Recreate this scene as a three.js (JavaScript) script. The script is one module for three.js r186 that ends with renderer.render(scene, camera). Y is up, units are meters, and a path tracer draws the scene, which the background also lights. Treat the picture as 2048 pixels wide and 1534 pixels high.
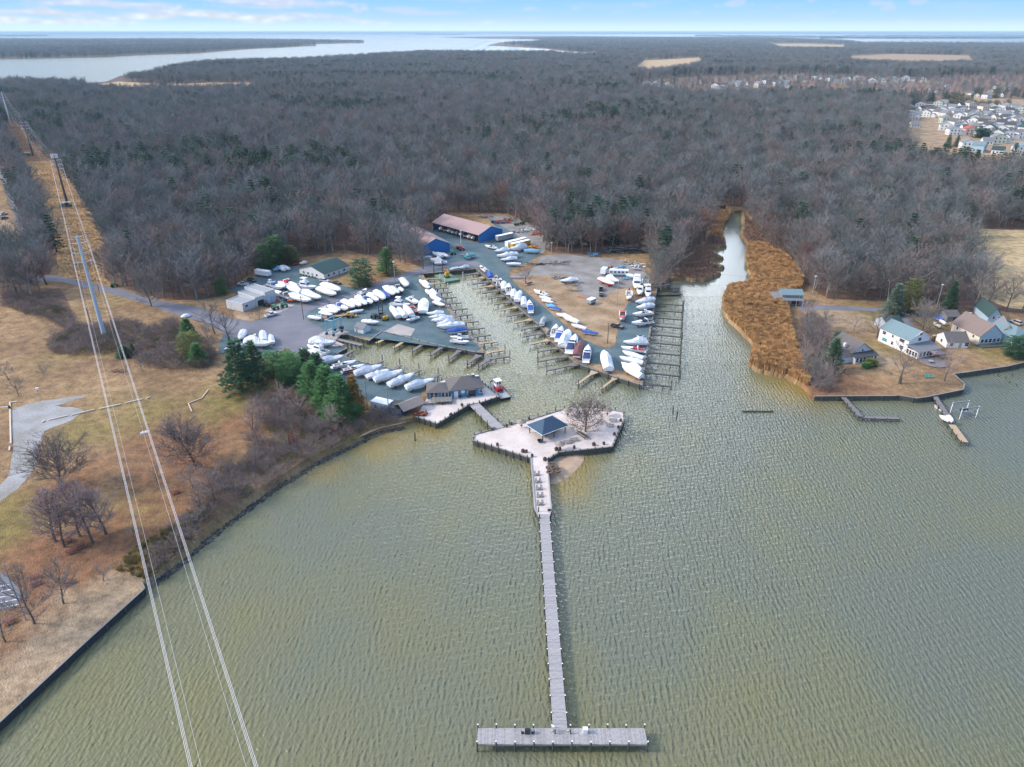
import * as THREE from 'three';
import { mergeGeometries } from 'three/addons/utils/BufferGeometryUtils.js';

// ---------- camera, exposure, sun, haze ----------
const scene = new THREE.Scene();
const renderer = new THREE.WebGLRenderer({ antialias: true });
renderer.setSize(1024, 767);
renderer.toneMapping = THREE.LinearToneMapping;
renderer.toneMappingExposure = 1.4;
renderer.shadowMap.enabled = true;
const EYE = 110, FL = 1422, HORIZON = 63, LY = 1.6, PITCH = Math.atan((767 - HORIZON) / FL);
const camera = new THREE.PerspectiveCamera(2 * Math.atan(767 / FL) * 180 / Math.PI, 1024 / 767, 1, 120000);
camera.position.set(0, EYE, 0);
camera.rotation.x = -PITCH;
const SUN_AZ = -90 * Math.PI / 180, SUN_EL = 34 * Math.PI / 180;
const sun = new THREE.DirectionalLight(0xfff2e4, 2.8);
const sunDir = new THREE.Vector3(Math.sin(SUN_AZ) * Math.cos(SUN_EL), Math.sin(SUN_EL), -Math.cos(SUN_AZ) * Math.cos(SUN_EL));
sun.position.copy(sunDir).multiplyScalar(900).add(new THREE.Vector3(0, 0, -350));
sun.target.position.set(0, 0, -350);
sun.castShadow = true;
sun.shadow.radius = 18;
Object.assign(sun.shadow.camera, { left: -600, right: 600, top: 600, bottom: -600, near: 1, far: 2500 });
scene.add(sun, sun.target);
scene.fog = new THREE.FogExp2(new THREE.Color().setRGB(0.58, 0.82, 1.0), 0.00005);

// ---------- random numbers and noise ----------
function rng(seed) { let s = seed >>> 0; return () => { s = (s + 0x6D2B79F5) | 0; let t = Math.imul(s ^ (s >>> 15), 1 | s); t = (t + Math.imul(t ^ (t >>> 7), 61 | t)) ^ t; return ((t ^ (t >>> 14)) >>> 0) / 4294967296; }; }
const PERM = new Uint8Array(512), GX = new Float32Array(256), GY = new Float32Array(256);
{ const r = rng(7), p = [...Array(256).keys()]; for (let i = 255; i > 0; i--) { const j = Math.floor(r() * (i + 1)); [p[i], p[j]] = [p[j], p[i]]; } for (let i = 0; i < 512; i++) PERM[i] = p[i & 255]; for (let i = 0; i < 256; i++) { const a = r() * 6.2832; GX[i] = Math.cos(a); GY[i] = Math.sin(a); } }
function noise(x, y, per = 256) {
  const xf = Math.floor(x), yf = Math.floor(y), u = x - xf, v = y - yf;
  const x0 = ((xf % per) + per) % per, y0 = ((yf % per) + per) % per, x1 = (x0 + 1) % per, y1 = (y0 + 1) % per;
  const a = PERM[PERM[x0 & 255] + (y0 & 255)], b = PERM[PERM[x1 & 255] + (y0 & 255)], c = PERM[PERM[x0 & 255] + (y1 & 255)], d = PERM[PERM[x1 & 255] + (y1 & 255)];
  const s = u * u * u * (u * (u * 6 - 15) + 10), t = v * v * v * (v * (v * 6 - 15) + 10);
  const n0 = GX[a] * u + GY[a] * v, n1 = GX[b] * (u - 1) + GY[b] * v, n2 = GX[c] * u + GY[c] * (v - 1), n3 = GX[d] * (u - 1) + GY[d] * (v - 1);
  return (n0 + (n1 - n0) * s + (n2 + (n3 - n2) * s - n0 - (n1 - n0) * s) * t) * 1.5;
}
function fbm(x, y, o = 4, per = 256) { let a = 0, w = 0.55; for (let i = 0; i < o; i++) { a += noise(x, y, per) * w; x *= 2; y *= 2; per *= 2; w *= 0.5; } return a; }
const sstep = (a, b, x) => { x = Math.min(1, Math.max(0, (x - a) / (b - a))); return x * x * (3 - 2 * x); };
const lerp = (a, b, t) => a + (b - a) * t, clamp = (x, a = 0, b = 1) => Math.min(b, Math.max(a, x));
const mix3 = (a, b, t) => [lerp(a[0], b[0], t), lerp(a[1], b[1], t), lerp(a[2], b[2], t)];
const S8 = new Uint8Array(4097); for (let i = 0; i <= 4096; i++) { const v = i / 4096; S8[i] = Math.round(255 * (v <= 0.0031308 ? v * 12.92 : 1.055 * Math.pow(v, 1 / 2.4) - 0.055)); }
const toS = (v) => S8[v <= 0 ? 0 : v >= 1 ? 4096 : (v * 4096) | 0];

// ---------- sky: computed air and clouds ----------
{
  const w = 3072, h = 1536, d = new Float32Array(w * h * 4);
  for (let j = 0; j < h; j++) {
    const el = ((j + 0.5) / h - 0.5) * Math.PI, e = Math.max(0, el) * 180 / Math.PI;
    const base = mix3(mix3([0.52, 0.69, 0.79], [0.025, 0.23, 0.62], sstep(0.0, 2.1, e)), [0.05, 0.21, 0.56], sstep(4, 55, e));
    for (let i = 0; i < w; i++) {
      const k = (j * w + i) * 4;
      if (el < -0.03) { d[k] = 0.45; d[k + 1] = 0.62; d[k + 2] = 0.75; d[k + 3] = 1; continue; }
      const th = ((i + 0.5) / w - 0.5) * 2 * Math.PI;           // direction: x = cos th, z = sin th
      let az = (th + Math.PI / 2) * 180 / Math.PI; if (az > 180) az -= 360;   // 0 straight ahead, positive to the right
      let c = base;
      const nearSun = Math.exp(-(((az + 90) / 60) ** 2) - ((e - 34) / 40) ** 2);
      // thin streaks and small cumulus low over the horizon
      if (e < 8) {
        const left = 1 - sstep(-24, 8, az);
        const st = fbm(az * 0.16 + 40, e * 2.1 + 10 + 0.02 * az, 5, 4096) + 0.12 * fbm(az * 1.7, e * 6, 3, 4096);
        let a = sstep(0.14 - 0.3 * left, 0.36, st + 0.05) * sstep(0.2, 0.7, e) * lerp(0.15, 0.95, left);
        const pf = fbm(az * 0.42 + 5, e * 1.5 + 3, 5, 4096);
        a = Math.max(a, sstep(0.20, 0.34, pf) * sstep(0.9, 1.5, e) * lerp(0.5, 0.95, left));
        a *= 1 - sstep(5, 8, e);
        const lit = clamp(0.78 + 0.5 * fbm(az * 0.9, e * 4 + 0.5, 3, 4096) + 0.1 * left, 0.6, 1.1);
        c = mix3(c, [0.72 * lit, 0.745 * lit, 0.78 * lit], a * 0.85);
      }
      // higher broken cloud deck, thickest towards the sun, opening to blue on the right
      if (e > 3) {
        const y = Math.sin(el) + 0.12, cx = Math.cos(th) * Math.cos(el) / y, cz = Math.sin(th) * Math.cos(el) / y;
        const f = fbm(cx * 0.55 + 3.1, cz * 0.55 + 8.7, 6, 256);
        const open = sstep(14, 44, az) * (1 - sstep(120, 175, az));
        const a = sstep(-0.28, 0.22, f + 0.16 - 0.42 * open - 0.24 * sstep(26, 52, e)) * sstep(3.2, 6.5, e);
        const g = 1.05 + 0.4 * f + 0.9 * nearSun + 3.0 * Math.exp(-(((az - 12) / 24) ** 2) - ((e - 17) / 11) ** 2);
        c = mix3(c, [g * 0.9, g * 0.97, g * 1.07], a * 0.92);
      }
      d[k] = c[0]; d[k + 1] = c[1]; d[k + 2] = c[2]; d[k + 3] = 1;
    }
  }
  const t = new THREE.DataTexture(d, w, h, THREE.RGBAFormat, THREE.FloatType);
  t.mapping = THREE.EquirectangularReflectionMapping; t.magFilter = t.minFilter = THREE.LinearFilter; t.needsUpdate = true;
  scene.background = t; scene.environment = t;
}

const nth = (i) => { const n = i + 1, t = n % 100; return n + (t > 10 && t < 14 ? 'th' : ['th', 'st', 'nd', 'rd'][n % 10] ?? 'th'); };
// ---------- helpers: naming, pixels of the survey photograph to points on the ground ----------
const taken = new Map();
function numbered(name) { const n = taken.get(name) ?? 0; taken.set(name, n + 1); return n ? name + '_' + String(n).padStart(3, '0') : name; }
function tag(o, label, category, group, kind) { if (label) o.userData.label = label; if (category) o.userData.category = category; if (group) o.userData.group = group; if (kind) o.userData.kind = kind; return o; }
function G(px, py, h = LY) {
  const a = (px - 1024) / FL, b = (py - 767) / FL, s = Math.sin(PITCH), c = Math.cos(PITCH);
  const dy = -s - b * c, dz = -c + b * s, t = (EYE - h) / -dy;
  return [a * t, dz * t];
}
function thing(name, label, category, x, y, z, turn = 0, group) {
  const o = new THREE.Group(); o.name = numbered(name); o.position.set(x, y, z); o.rotation.y = turn; scene.add(o); return tag(o, label, category, group);
}
function part(name, geo, mat, parent) { const m = new THREE.Mesh(geo, mat); m.name = name; m.castShadow = m.receiveShadow = true; parent.add(m); return m; }
function top(name, geo, mat) { const m = part(numbered(name), geo, mat, scene); return m; }
function tex(n, fn, srgb = true, rep = 1) {
  const d = new Uint8Array(n * n * 4);
  for (let j = 0; j < n; j++) for (let i = 0; i < n; i++) { const c = fn(i / n, j / n, i, j), k = (j * n + i) * 4; for (let q = 0; q < 3; q++) d[k + q] = srgb ? toS(c[q]) : clamp(c[q]) * 255; d[k + 3] = 255; }
  const t = new THREE.DataTexture(d, n, n); t.wrapS = t.wrapT = THREE.RepeatWrapping; t.magFilter = THREE.LinearFilter; t.minFilter = THREE.LinearMipmapLinearFilter; t.generateMipmaps = true; if (srgb) t.colorSpace = THREE.SRGBColorSpace; t.repeat.set(rep, rep); t.needsUpdate = true; return t;
}
function std(color, rough = 0.8, o = {}) { return new THREE.MeshStandardMaterial({ color: Array.isArray(color) ? new THREE.Color().setRGB(...color) : color, roughness: rough, metalness: 0, ...o }); }
// a patchy two-tone tile, `metres` across
function patchy(c1, c2, metres, seed, f1 = 4, f2 = 48, grain = 0.25, n = 512) {
  const r = rng(seed);
  return tex(n, (u, v) => { const t = clamp(0.5 + 0.9 * fbm(u * f1 + seed, v * f1, 4, f1) + 0.5 * fbm(u * f2, v * f2 + seed, 2, f2)), g = 1 + grain * (r() - 0.5) * 2; const c = mix3(c1, c2, t); return [c[0] * g, c[1] * g, c[2] * g]; }, true, 1 / metres);
}
// geometry helpers
function M4(x, y, z, ry = 0, rx = 0, rz = 0, sx = 1, sy = 1, sz = 1) { return new THREE.Matrix4().compose(new THREE.Vector3(x, y, z), new THREE.Quaternion().setFromEuler(new THREE.Euler(rx, ry, rz, 'YXZ')), new THREE.Vector3(sx, sy, sz)); }
function plain(g) { g = g.index ? g.toNonIndexed() : g; for (const k of Object.keys(g.attributes)) if (!['position', 'normal', 'uv'].includes(k)) g.deleteAttribute(k); return g; }
const merge = (list) => mergeGeometries(list.map(plain));
function box(w, h, d, x = 0, y = 0, z = 0, ry = 0, rx = 0, rz = 0) { const g = new THREE.BoxGeometry(w, h, d); g.applyMatrix4(M4(x, y + h / 2, z, ry, rx, rz)); return g; }
function cyl(r0, r1, h, x = 0, y = 0, z = 0, n = 8) { const g = new THREE.CylinderGeometry(r1, r0, h, n); g.translate(x, y + h / 2, z); return g; }
function rod(a, b, r, n = 6, r2 = r) { const A = new THREE.Vector3(...a), B = new THREE.Vector3(...b), L = A.distanceTo(B), g = new THREE.CylinderGeometry(r2, r, L, n); g.applyMatrix4(new THREE.Matrix4().compose(A.clone().add(B).multiplyScalar(0.5), new THREE.Quaternion().setFromUnitVectors(new THREE.Vector3(0, 1, 0), B.clone().sub(A).normalize()), new THREE.Vector3(1, 1, 1))); return g; }
function tris(pos, uv) { const g = new THREE.BufferGeometry(); g.setAttribute('position', new THREE.Float32BufferAttribute(pos, 3)); g.setAttribute('uv', new THREE.Float32BufferAttribute(uv ?? (() => { const u = new Float32Array(pos.length / 3 * 2); for (let i = 0, k = 0; i < pos.length; i += 3) { u[k++] = pos[i]; u[k++] = pos[i + 1] + pos[i + 2]; } return u; })(), 2)); g.computeVertexNormals(); return g; }
function quadsOf(quads) { const p = []; for (const [a, b, c, d] of quads) p.push(...a, ...b, ...c, ...a, ...c, ...d); return tris(p); }
// flat polygon on the ground; uv in metres
function polyGeo(pts, y) {
  const sh = pts.map(([x, z]) => new THREE.Vector2(x, -z)); if (THREE.ShapeUtils.isClockWise(sh)) sh.reverse();
  const f = THREE.ShapeUtils.triangulateShape(sh, []), p = [], uv = [];
  for (const t of f) for (const i of t) { p.push(sh[i].x, y, -sh[i].y); uv.push(sh[i].x, sh[i].y); }
  const g = tris(p, uv); return g;
}
function sheet(name, px, y, mat, label, cat) { if (['grass_bank', 'gravel_lot', 'gravel_clearing'].includes(name)) px = wavy(px, 2.6, px[0][0], 7); const m = top(name, polyGeo(px.map((q) => G(q[0], q[1], q[2] ?? LY)), y), mat); m.userData.kind = 'structure'; if (label) m.userData.label = label; if (cat) m.userData.category = cat; return m; }
function inside(poly, x, z) { let c = false; for (let i = 0, j = poly.length - 1; i < poly.length; j = i++) { const [xi, zi] = poly[i], [xj, zj] = poly[j]; if ((zi > z) !== (zj > z) && x < (xj - xi) * (z - zi) / (zj - zi) + xi) c = !c; } return c; }
function region(pts) { pts.box = [Math.min(...pts.map((p) => p[0])), Math.max(...pts.map((p) => p[0])), Math.min(...pts.map((p) => p[1])), Math.max(...pts.map((p) => p[1]))]; return pts; }
const inR = (p, x, z) => x >= p.box[0] && x <= p.box[1] && z >= p.box[2] && z <= p.box[3] && inside(p, x, z);
const R = (px) => region(px.map((q) => G(q[0], q[1], q[2] ?? LY)));
// smooth a rough outline (Chaikin) so natural edges are not straight
function wavy(px, amp, seed, step = 9, open = false) {
  const out = [], n = px.length;
  for (let i = 0; i < n - (open ? 1 : 0); i++) { const a = px[i], b = px[(i + 1) % n], L = Math.hypot(b[0] - a[0], b[1] - a[1]), k = Math.max(1, Math.min(40, Math.round(L / step))); for (let j = 0; j < k; j++) { const t = j / k, x = lerp(a[0], b[0], t), y = lerp(a[1], b[1], t), o = j ? 1 : 0.3; out.push([x + o * amp * 2 * fbm(x * 0.06 + seed, y * 0.06, 2), y + o * amp * 1.2 * fbm(x * 0.06, y * 0.06 + seed + 9, 2)]); } }
  if (open) out.push(px[n - 1]);
  return out;
}

// ---------- outlines of land and water ----------
// [px, py, height of the point, 1 = upright bulkhead]
const SEAWALL = [[-217, 1645], [0, 1445], [156, 1299], [289, 1178], [284, 1167]];
const PARK_SHORE = [[300, 1158], [330, 1136], [370, 1106], [400, 1076], [440, 1046], [480, 1016], [520, 986], [560, 961], [600, 936], [640, 913], [680, 894], [715, 878], [730, 868], [760, 858], [800, 849]];
const DECK_EDGE = [[832, 834], [874, 848], [937, 810], [960, 806], [999, 793], [963, 764], [890, 757], [872, 766]];
const WEST_EDGE = [[835, 752], [764, 733], [713, 722], [672, 708], [694, 697], [668, 688], [672, 680], [680, 671], [694, 669], [738, 682], [764, 663]];
const SPIT_EDGE = [[764, 663], [820, 676], [852, 685], [890, 693], [952, 705], [968, 706], [964, 698], [917, 643], [890, 613], [838.7, 551], [846, 548], [952, 538]];
const EAST_EDGE = [[952, 538], [987, 568], [1034, 613], [1085, 656], [1101, 681], [1132, 708], [1152, 727], [1190, 740], [1233, 755], [1283.5, 771], [1293, 706], [1305, 638], [1314, 572]];
const CREEK_L = [[1340, 559.5], [1409, 560.5], [1440, 549], [1422, 542], [1448, 536], [1411, 525], [1445, 517], [1411, 498], [1452, 494], [1450, 478], [1443, 459], [1456, 439], [1463, 427], [1440, 421], [1437, 416]];
const CREEK_R = [[1452, 414], [1466, 423], [1484, 426], [1486, 453], [1481, 470], [1495, 491], [1493, 518], [1503, 549], [1508, 567], [1456, 583], [1446, 603], [1450, 629], [1479, 660], [1505, 686], [1507, 716], [1500, 731], [1519, 743], [1562, 753], [1578, 756], [1605, 771]];
const YARD_WALL = [[1629, 793], [1790, 792], [1796, 791], [1833, 797], [1855, 794], [1926, 779.5], [1929, 768], [1906, 748], [1933, 745], [1965, 740], [2015, 733], [2048, 725], [2300, 690]];
const FAR_EDGE = [[2700, 90, 0], [2048, 89.5, 0], [1720, 88, 0], [1690, 83, 0], [1540, 77, 0], [1300, 73.5, 0], [1100, 71.5, 0], [875, 74.5, 0], [960, 77, 0], [1079, 79, 0], [1082, 83, 0], [1000, 85, 0], [975, 91, 0], [1030, 94, 0], [1094, 97.5, 0], [1131, 103, 0], [1194, 106, 0], [1197, 107, 20], [1130, 104, 20], [1090, 100, 20], [1024, 98.5, 20], [850, 98, 20], [700, 103, 20], [605, 115, 20], [450, 117, 20], [372, 120, 20], [360, 133, 0], [300, 145, 0], [240, 153, 0], [215, 164, 0], [170, 170, 0], [100, 168, 0], [20, 166, 0], [-200, 170, 0], [-900, 176, 0]];
const up = (l) => l.map((p) => [...G(p[0], p[1], p[2] ?? LY), 0]), nat = (l, h = 0.1, k = 0.5) => l.map((p) => [...G(p[0], p[1], p[2] ?? h), k]);
const creekL = wavy(CREEK_L, 4.5, 3, 5, true), creekR = wavy(CREEK_R, 4.5, 8, 5, true);
const mainland = [...up(SEAWALL), ...nat(PARK_SHORE), ...up(DECK_EDGE), ...up(WEST_EDGE), ...up(SPIT_EDGE.slice(1)), ...up(EAST_EDGE.slice(1)), ...nat(creekL, 0.5, 0.15), ...nat(creekR, 0.5, 0.15), ...up(YARD_WALL), [900, -150, 0], [6000, -900, 0], [24000, -7000, 0], ...FAR_EDGE.map((p) => [...G(p[0], p[1], p[2]), 1]), [-6000, -1200, 0], [-900, -400, 0], [-400, -80, 0], [-300, 0, 0]];
const LAND = region(mainland.map((p) => [p[0], p[1]]));

// large colour map of the near ground (what grows and lies where), 0.42 m a texel
const MAP = { x0: -430, z0: -880, s: 860 };
const forestMain = R([[207, 555], [230, 570], [330, 600], [400, 600], [440, 592], [459, 576], [512, 541], [590, 516], [640, 510], [690, 500], [752, 515], [800, 520], [845, 535], [852, 520], [835, 500], [815, 488], [860, 462], [872, 440], [900, 425], [956, 424], [1015, 428], [1054, 444], [1085, 474], [1097, 503], [1180, 511], [1217, 503], [1300, 500], [1312, 540], [1305, 570], [1344, 553], [1358, 500], [1403, 490], [1417, 440], [1432, 421], [1440, 413], [1452, 411], [1490, 415], [1512, 450], [1535, 485], [1556, 503], [1590, 530], [1612, 569], [1657, 598], [1759, 602], [1861, 612], [1904, 616], [1955, 622], [2006, 622], [2048, 628], [2400, 660], [6000, 300], [6000, 100], [2600, 110], [1850, 76], [1300, 72], [1000, 79], [1090, 84], [1000, 88], [1094, 97], [1200, 108], [1090, 109], [850, 108], [605, 125], [420, 130], [350, 140], [300, 155], [250, 163], [255, 178], [300, 190], [400, 188], [300, 195], [180, 185], [170, 176], [60, 172], [-200, 176], [-900, 190], [-900, 260], [0, 250], [16, 240], [33, 247], [80, 296], [139, 361], [184, 429], [198, 459], [222, 527]]);
const forestLeft = R([[10, 252, 17], [36, 302, 17], [61, 351, 17], [100, 425, 18], [106, 455, 18], [100, 540], [84, 556], [60, 600], [20, 590], [-60, 560], [-60, 520], [40, 520], [62, 500], [30, 400], [8, 330], [-400, 300], [-600, 240], [0, 245]]);
const forestBrush = R([[0, 560], [60, 575], [118, 575], [135, 600], [150, 640], [95, 615], [0, 592]]);
const CLEAR = {
  suburb: R([[1812, 222], [1850, 205], [1920, 192], [2060, 200], [2700, 205], [2700, 360], [2048, 345, 10], [1990, 335, 10], [1900, 318, 10], [1830, 314, 10], [1806, 290], [1808, 260]]),
  lawn: R([[1826, 312], [1880, 300], [2000, 318], [2048, 335], [2048, 345], [1900, 330], [1840, 328]]),
  field: R([[1945, 456], [2000, 459], [2500, 470], [2500, 590, 17], [2040, 548, 17], [1985, 530, 17], [1955, 498, 15], [1944, 476, 8]]),
  meadowA: R([[1262, 137, 16], [1290, 121], [1400, 115], [1408, 124, 14], [1370, 131, 16], [1300, 139, 16]]),
  meadowB: R([[1700, 112], [1780, 108], [1940, 111], [1950, 124, 14], [1830, 126, 14], [1700, 121, 14]]),
  marsh: R([[172, 171], [240, 163], [330, 168], [420, 165], [515, 165], [510, 177, 10], [390, 181, 8], [290, 181, 4], [180, 180]]),
  siteA: R([[1530, 88], [1600, 87], [1690, 90], [1690, 97, 12], [1560, 96, 12]]),
};
const VILLAGE = R([[1270, 160], [1400, 152], [1600, 146], [1850, 158], [1900, 150], [2200, 152], [2200, 200], [1850, 205], [1800, 215], [1760, 200], [1560, 196], [1400, 202], [1270, 186]]);
const ROW = R([[14, 250], [33, 249], [78, 296], [137, 361], [182, 429], [196, 459], [221, 527], [207, 556], [240, 577], [140, 560], [117, 552], [112, 500], [96, 439], [90, 425], [45, 351], [22, 302]]);
const inForest = (x, z) => { if (!inR(forestMain, x, z)) return inR(forestLeft, x, z); for (const k in CLEAR) if (inR(CLEAR[k], x, z)) return false; return true; };
const greenPatch = [[610, 870, 9], [505, 800, 12], [470, 790, 14], [680, 858, 10], [1725, 620, 9], [1735, 640, 8], [30, 1090, 12], [250, 1040, 14], [150, 870, 10], [300, 840, 12], [1780, 700, 8], [1980, 700, 10], [700, 560, 6], [20, 1020, 12], [430, 830, 10], [60, 470, 6], [1870, 650, 7], [250, 690, 8], [720, 545, 8], [1660, 760, 8]].map(([a, b, r]) => [...G(a, b), r]);
const russetPatch = [[390, 930, 9], [110, 1095, 9], [185, 1090, 9], [215, 1065, 8], [330, 880, 12], [480, 850, 9], [660, 845, 9], [150, 960, 10], [1700, 770, 12], [1640, 790, 9], [60, 1170, 9], [1290, 650, 6], [300, 960, 9], [560, 800, 8], [380, 1000, 10], [1640, 680, 6], [735, 560, 8], [250, 1120, 8], [60, 1120, 9], [290, 1080, 8], [20, 1180, 8], [130, 1150, 8], [200, 1130, 7], [40, 1290, 6], [110, 1230, 7]].map(([a, b, r]) => [...G(a, b), r]);
const dirtPatch = [[1210, 600, 14], [1235, 585, 10], [1190, 650, 9], [1150, 580, 8], [140, 1230, 7], [230, 1200, 9], [120, 1330, 8], [200, 1260, 8], [1690, 640, 12], [1770, 720, 6], [60, 1340, 9]].map(([a, b, r]) => [...G(a, b), r]);
let groundTex;
function raster(poly, out, n, val) {   // scanline fill of a ground polygon into an n x n grid over MAP
  for (let j = 0; j < n; j++) {
    const z = MAP.z0 + MAP.s - (j + 0.5) / n * MAP.s, xs = [];
    for (let i = 0, k = poly.length - 1; i < poly.length; k = i++) { const [xi, zi] = poly[i], [xj, zj] = poly[k]; if ((zi > z) !== (zj > z)) xs.push((xj - xi) * (z - zi) / (zj - zi) + xi); }
    xs.sort((p, q) => p - q);
    for (let e = 0; e + 1 < xs.length; e += 2) { const i0 = Math.max(0, Math.ceil((xs[e] - MAP.x0) / MAP.s * n - 0.5)), i1 = Math.min(n, Math.ceil((xs[e + 1] - MAP.x0) / MAP.s * n - 0.5)); if (i1 > i0) out.fill(val, j * n + i0, j * n + i1); }
  }
}
{
  const n = 2048, m = 512, d = new Uint8Array(n * n * 4), r = rng(11), kind = new Uint8Array(n * n), low = new Float32Array((m + 1) * (m + 1) * 4);
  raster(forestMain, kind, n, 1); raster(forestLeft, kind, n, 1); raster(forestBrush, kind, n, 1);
  for (const k in CLEAR) raster(CLEAR[k], kind, n, k === 'field' || k === 'lawn' ? 3 : 0);
  raster(ROW, kind, n, 2);
  for (let j = 0; j <= m; j++) for (let i = 0; i <= m; i++) {
    const x = MAP.x0 + i / m * MAP.s, z = MAP.z0 + MAP.s - j / m * MAP.s, k = (j * (m + 1) + i) * 4, f = fbm(x * 0.035, z * 0.035, 4), g = fbm(x * 0.21 + 7, z * 0.21, 2);
    let c = mix3([0.34, 0.215, 0.105], [0.20, 0.115, 0.055], clamp(0.5 + 1.2 * f + 0.6 * g));
    c = mix3(c, [0.20, 0.16, 0.045], 0.32 * sstep(0.12, 0.4, fbm(x * 0.02 + 31, z * 0.02 + 5, 3)));
    const patch = (L, col, w) => { for (const p of L) { const dd = Math.hypot(x - p[0], (z - p[1]) * 0.8) / p[2]; if (dd < 1.6) c = mix3(c, col, w * sstep(1.5, 0.25, dd + 0.9 * g)); } };
    patch(greenPatch, [0.20, 0.155, 0.04], 0.7); patch(russetPatch, [0.22, 0.105, 0.05], 0.85); patch(dirtPatch, [0.36, 0.26, 0.165], 0.8);
    low[k] = c[0]; low[k + 1] = c[1]; low[k + 2] = c[2]; low[k + 3] = f + 0.6 * g;
  }
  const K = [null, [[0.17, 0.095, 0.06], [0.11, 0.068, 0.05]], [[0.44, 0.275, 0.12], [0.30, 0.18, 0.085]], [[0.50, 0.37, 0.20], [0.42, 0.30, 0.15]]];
  for (let j = 0; j < n; j++) for (let i = 0; i < n; i++) {
    const u = (i + 0.5) / n * m, v = (j + 0.5) / n * m, i0 = Math.floor(u), j0 = Math.floor(v), s = u - i0, t = v - j0, a = (j0 * (m + 1) + i0) * 4, b = a + (m + 1) * 4, k = (j * n + i) * 4, L = (q) => lerp(lerp(low[a + q], low[a + 4 + q], s), lerp(low[b + q], low[b + 4 + q], s), t);
    const x = u * MAP.s / m, z = v * MAP.s / m, q = noise(x * 0.9, z * 0.9), kk = kind[j * n + i];
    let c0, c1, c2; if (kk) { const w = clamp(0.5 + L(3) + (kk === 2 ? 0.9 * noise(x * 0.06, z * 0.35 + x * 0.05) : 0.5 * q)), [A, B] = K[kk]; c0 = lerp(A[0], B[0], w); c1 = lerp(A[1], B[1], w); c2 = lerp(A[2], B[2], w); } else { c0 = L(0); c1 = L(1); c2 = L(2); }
    const e = 1 + 0.4 * (r() - 0.5) + 0.26 * q + 0.34 * noise(x * 0.31 + 9, z * 0.31); d[k] = toS(c0 * e); d[k + 1] = toS(c1 * e); d[k + 2] = toS(c2 * e); d[k + 3] = 255;
  }
  groundTex = new THREE.DataTexture(d, n, n); groundTex.colorSpace = THREE.SRGBColorSpace; groundTex.magFilter = THREE.LinearFilter; groundTex.needsUpdate = true;
}
const bumpTex = tex(256, (u, v) => { const t = 0.5 + 0.6 * fbm(u * 16, v * 16, 4, 16); return [t, t, t]; }, false, 1 / 6);
function landMesh(name, pts, mat, yTop = LY, yBot = -1.2, slope = 6) {
  const flat = pts.map((p) => new THREE.Vector2(p[0], -p[1])), cw = THREE.ShapeUtils.isClockWise(flat), q = cw ? [...pts].reverse() : pts, n = q.length, pos = [], uv = [];
  const g0 = polyGeo(pts.map((p) => [p[0], p[1]]), yTop); pos.push(...g0.attributes.position.array); uv.push(...g0.attributes.uv.array);
  const low = q.map((p, i) => { const a = q[(i + n - 1) % n], b = q[(i + 1) % n], L = Math.hypot(b[0] - a[0], b[1] - a[1]) || 1, nx = -(b[1] - a[1]) / L, nz = (b[0] - a[0]) / L; return [p[0] + nx * slope * p[2], p[1] + nz * slope * p[2]]; });
  for (let i = 0; i < n; i++) { const k = (i + 1) % n, a = q[i], b = q[k], c = low[k], e = low[i]; pos.push(a[0], yTop, a[1], e[0], yBot, e[1], c[0], yBot, c[1], a[0], yTop, a[1], c[0], yBot, c[1], b[0], yTop, b[1]); uv.push(a[0], -a[1], e[0], -e[1], c[0], -c[1], a[0], -a[1], c[0], -c[1], b[0], -b[1]); }
  return top(name, tris(pos, uv), mat);
}
{
  const m = std(0xffffff, 0.95, { map: groundTex, bumpMap: bumpTex, bumpScale: 0.25 });
  groundTex.channel = 1;
  const o = landMesh('ground', mainland, m), u = o.geometry.attributes.uv.array, v = new Float32Array(u.length);
  for (let i = 0; i < u.length; i += 2) { v[i] = (u[i] - MAP.x0) / MAP.s; v[i + 1] = (u[i + 1] + MAP.z0 + MAP.s) / MAP.s; }
  o.geometry.setAttribute('uv1', new THREE.BufferAttribute(v, 2));
  tag(o, 'dry winter grass and leaf litter covering the land around the marina', null, null, 'structure');
}

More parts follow.
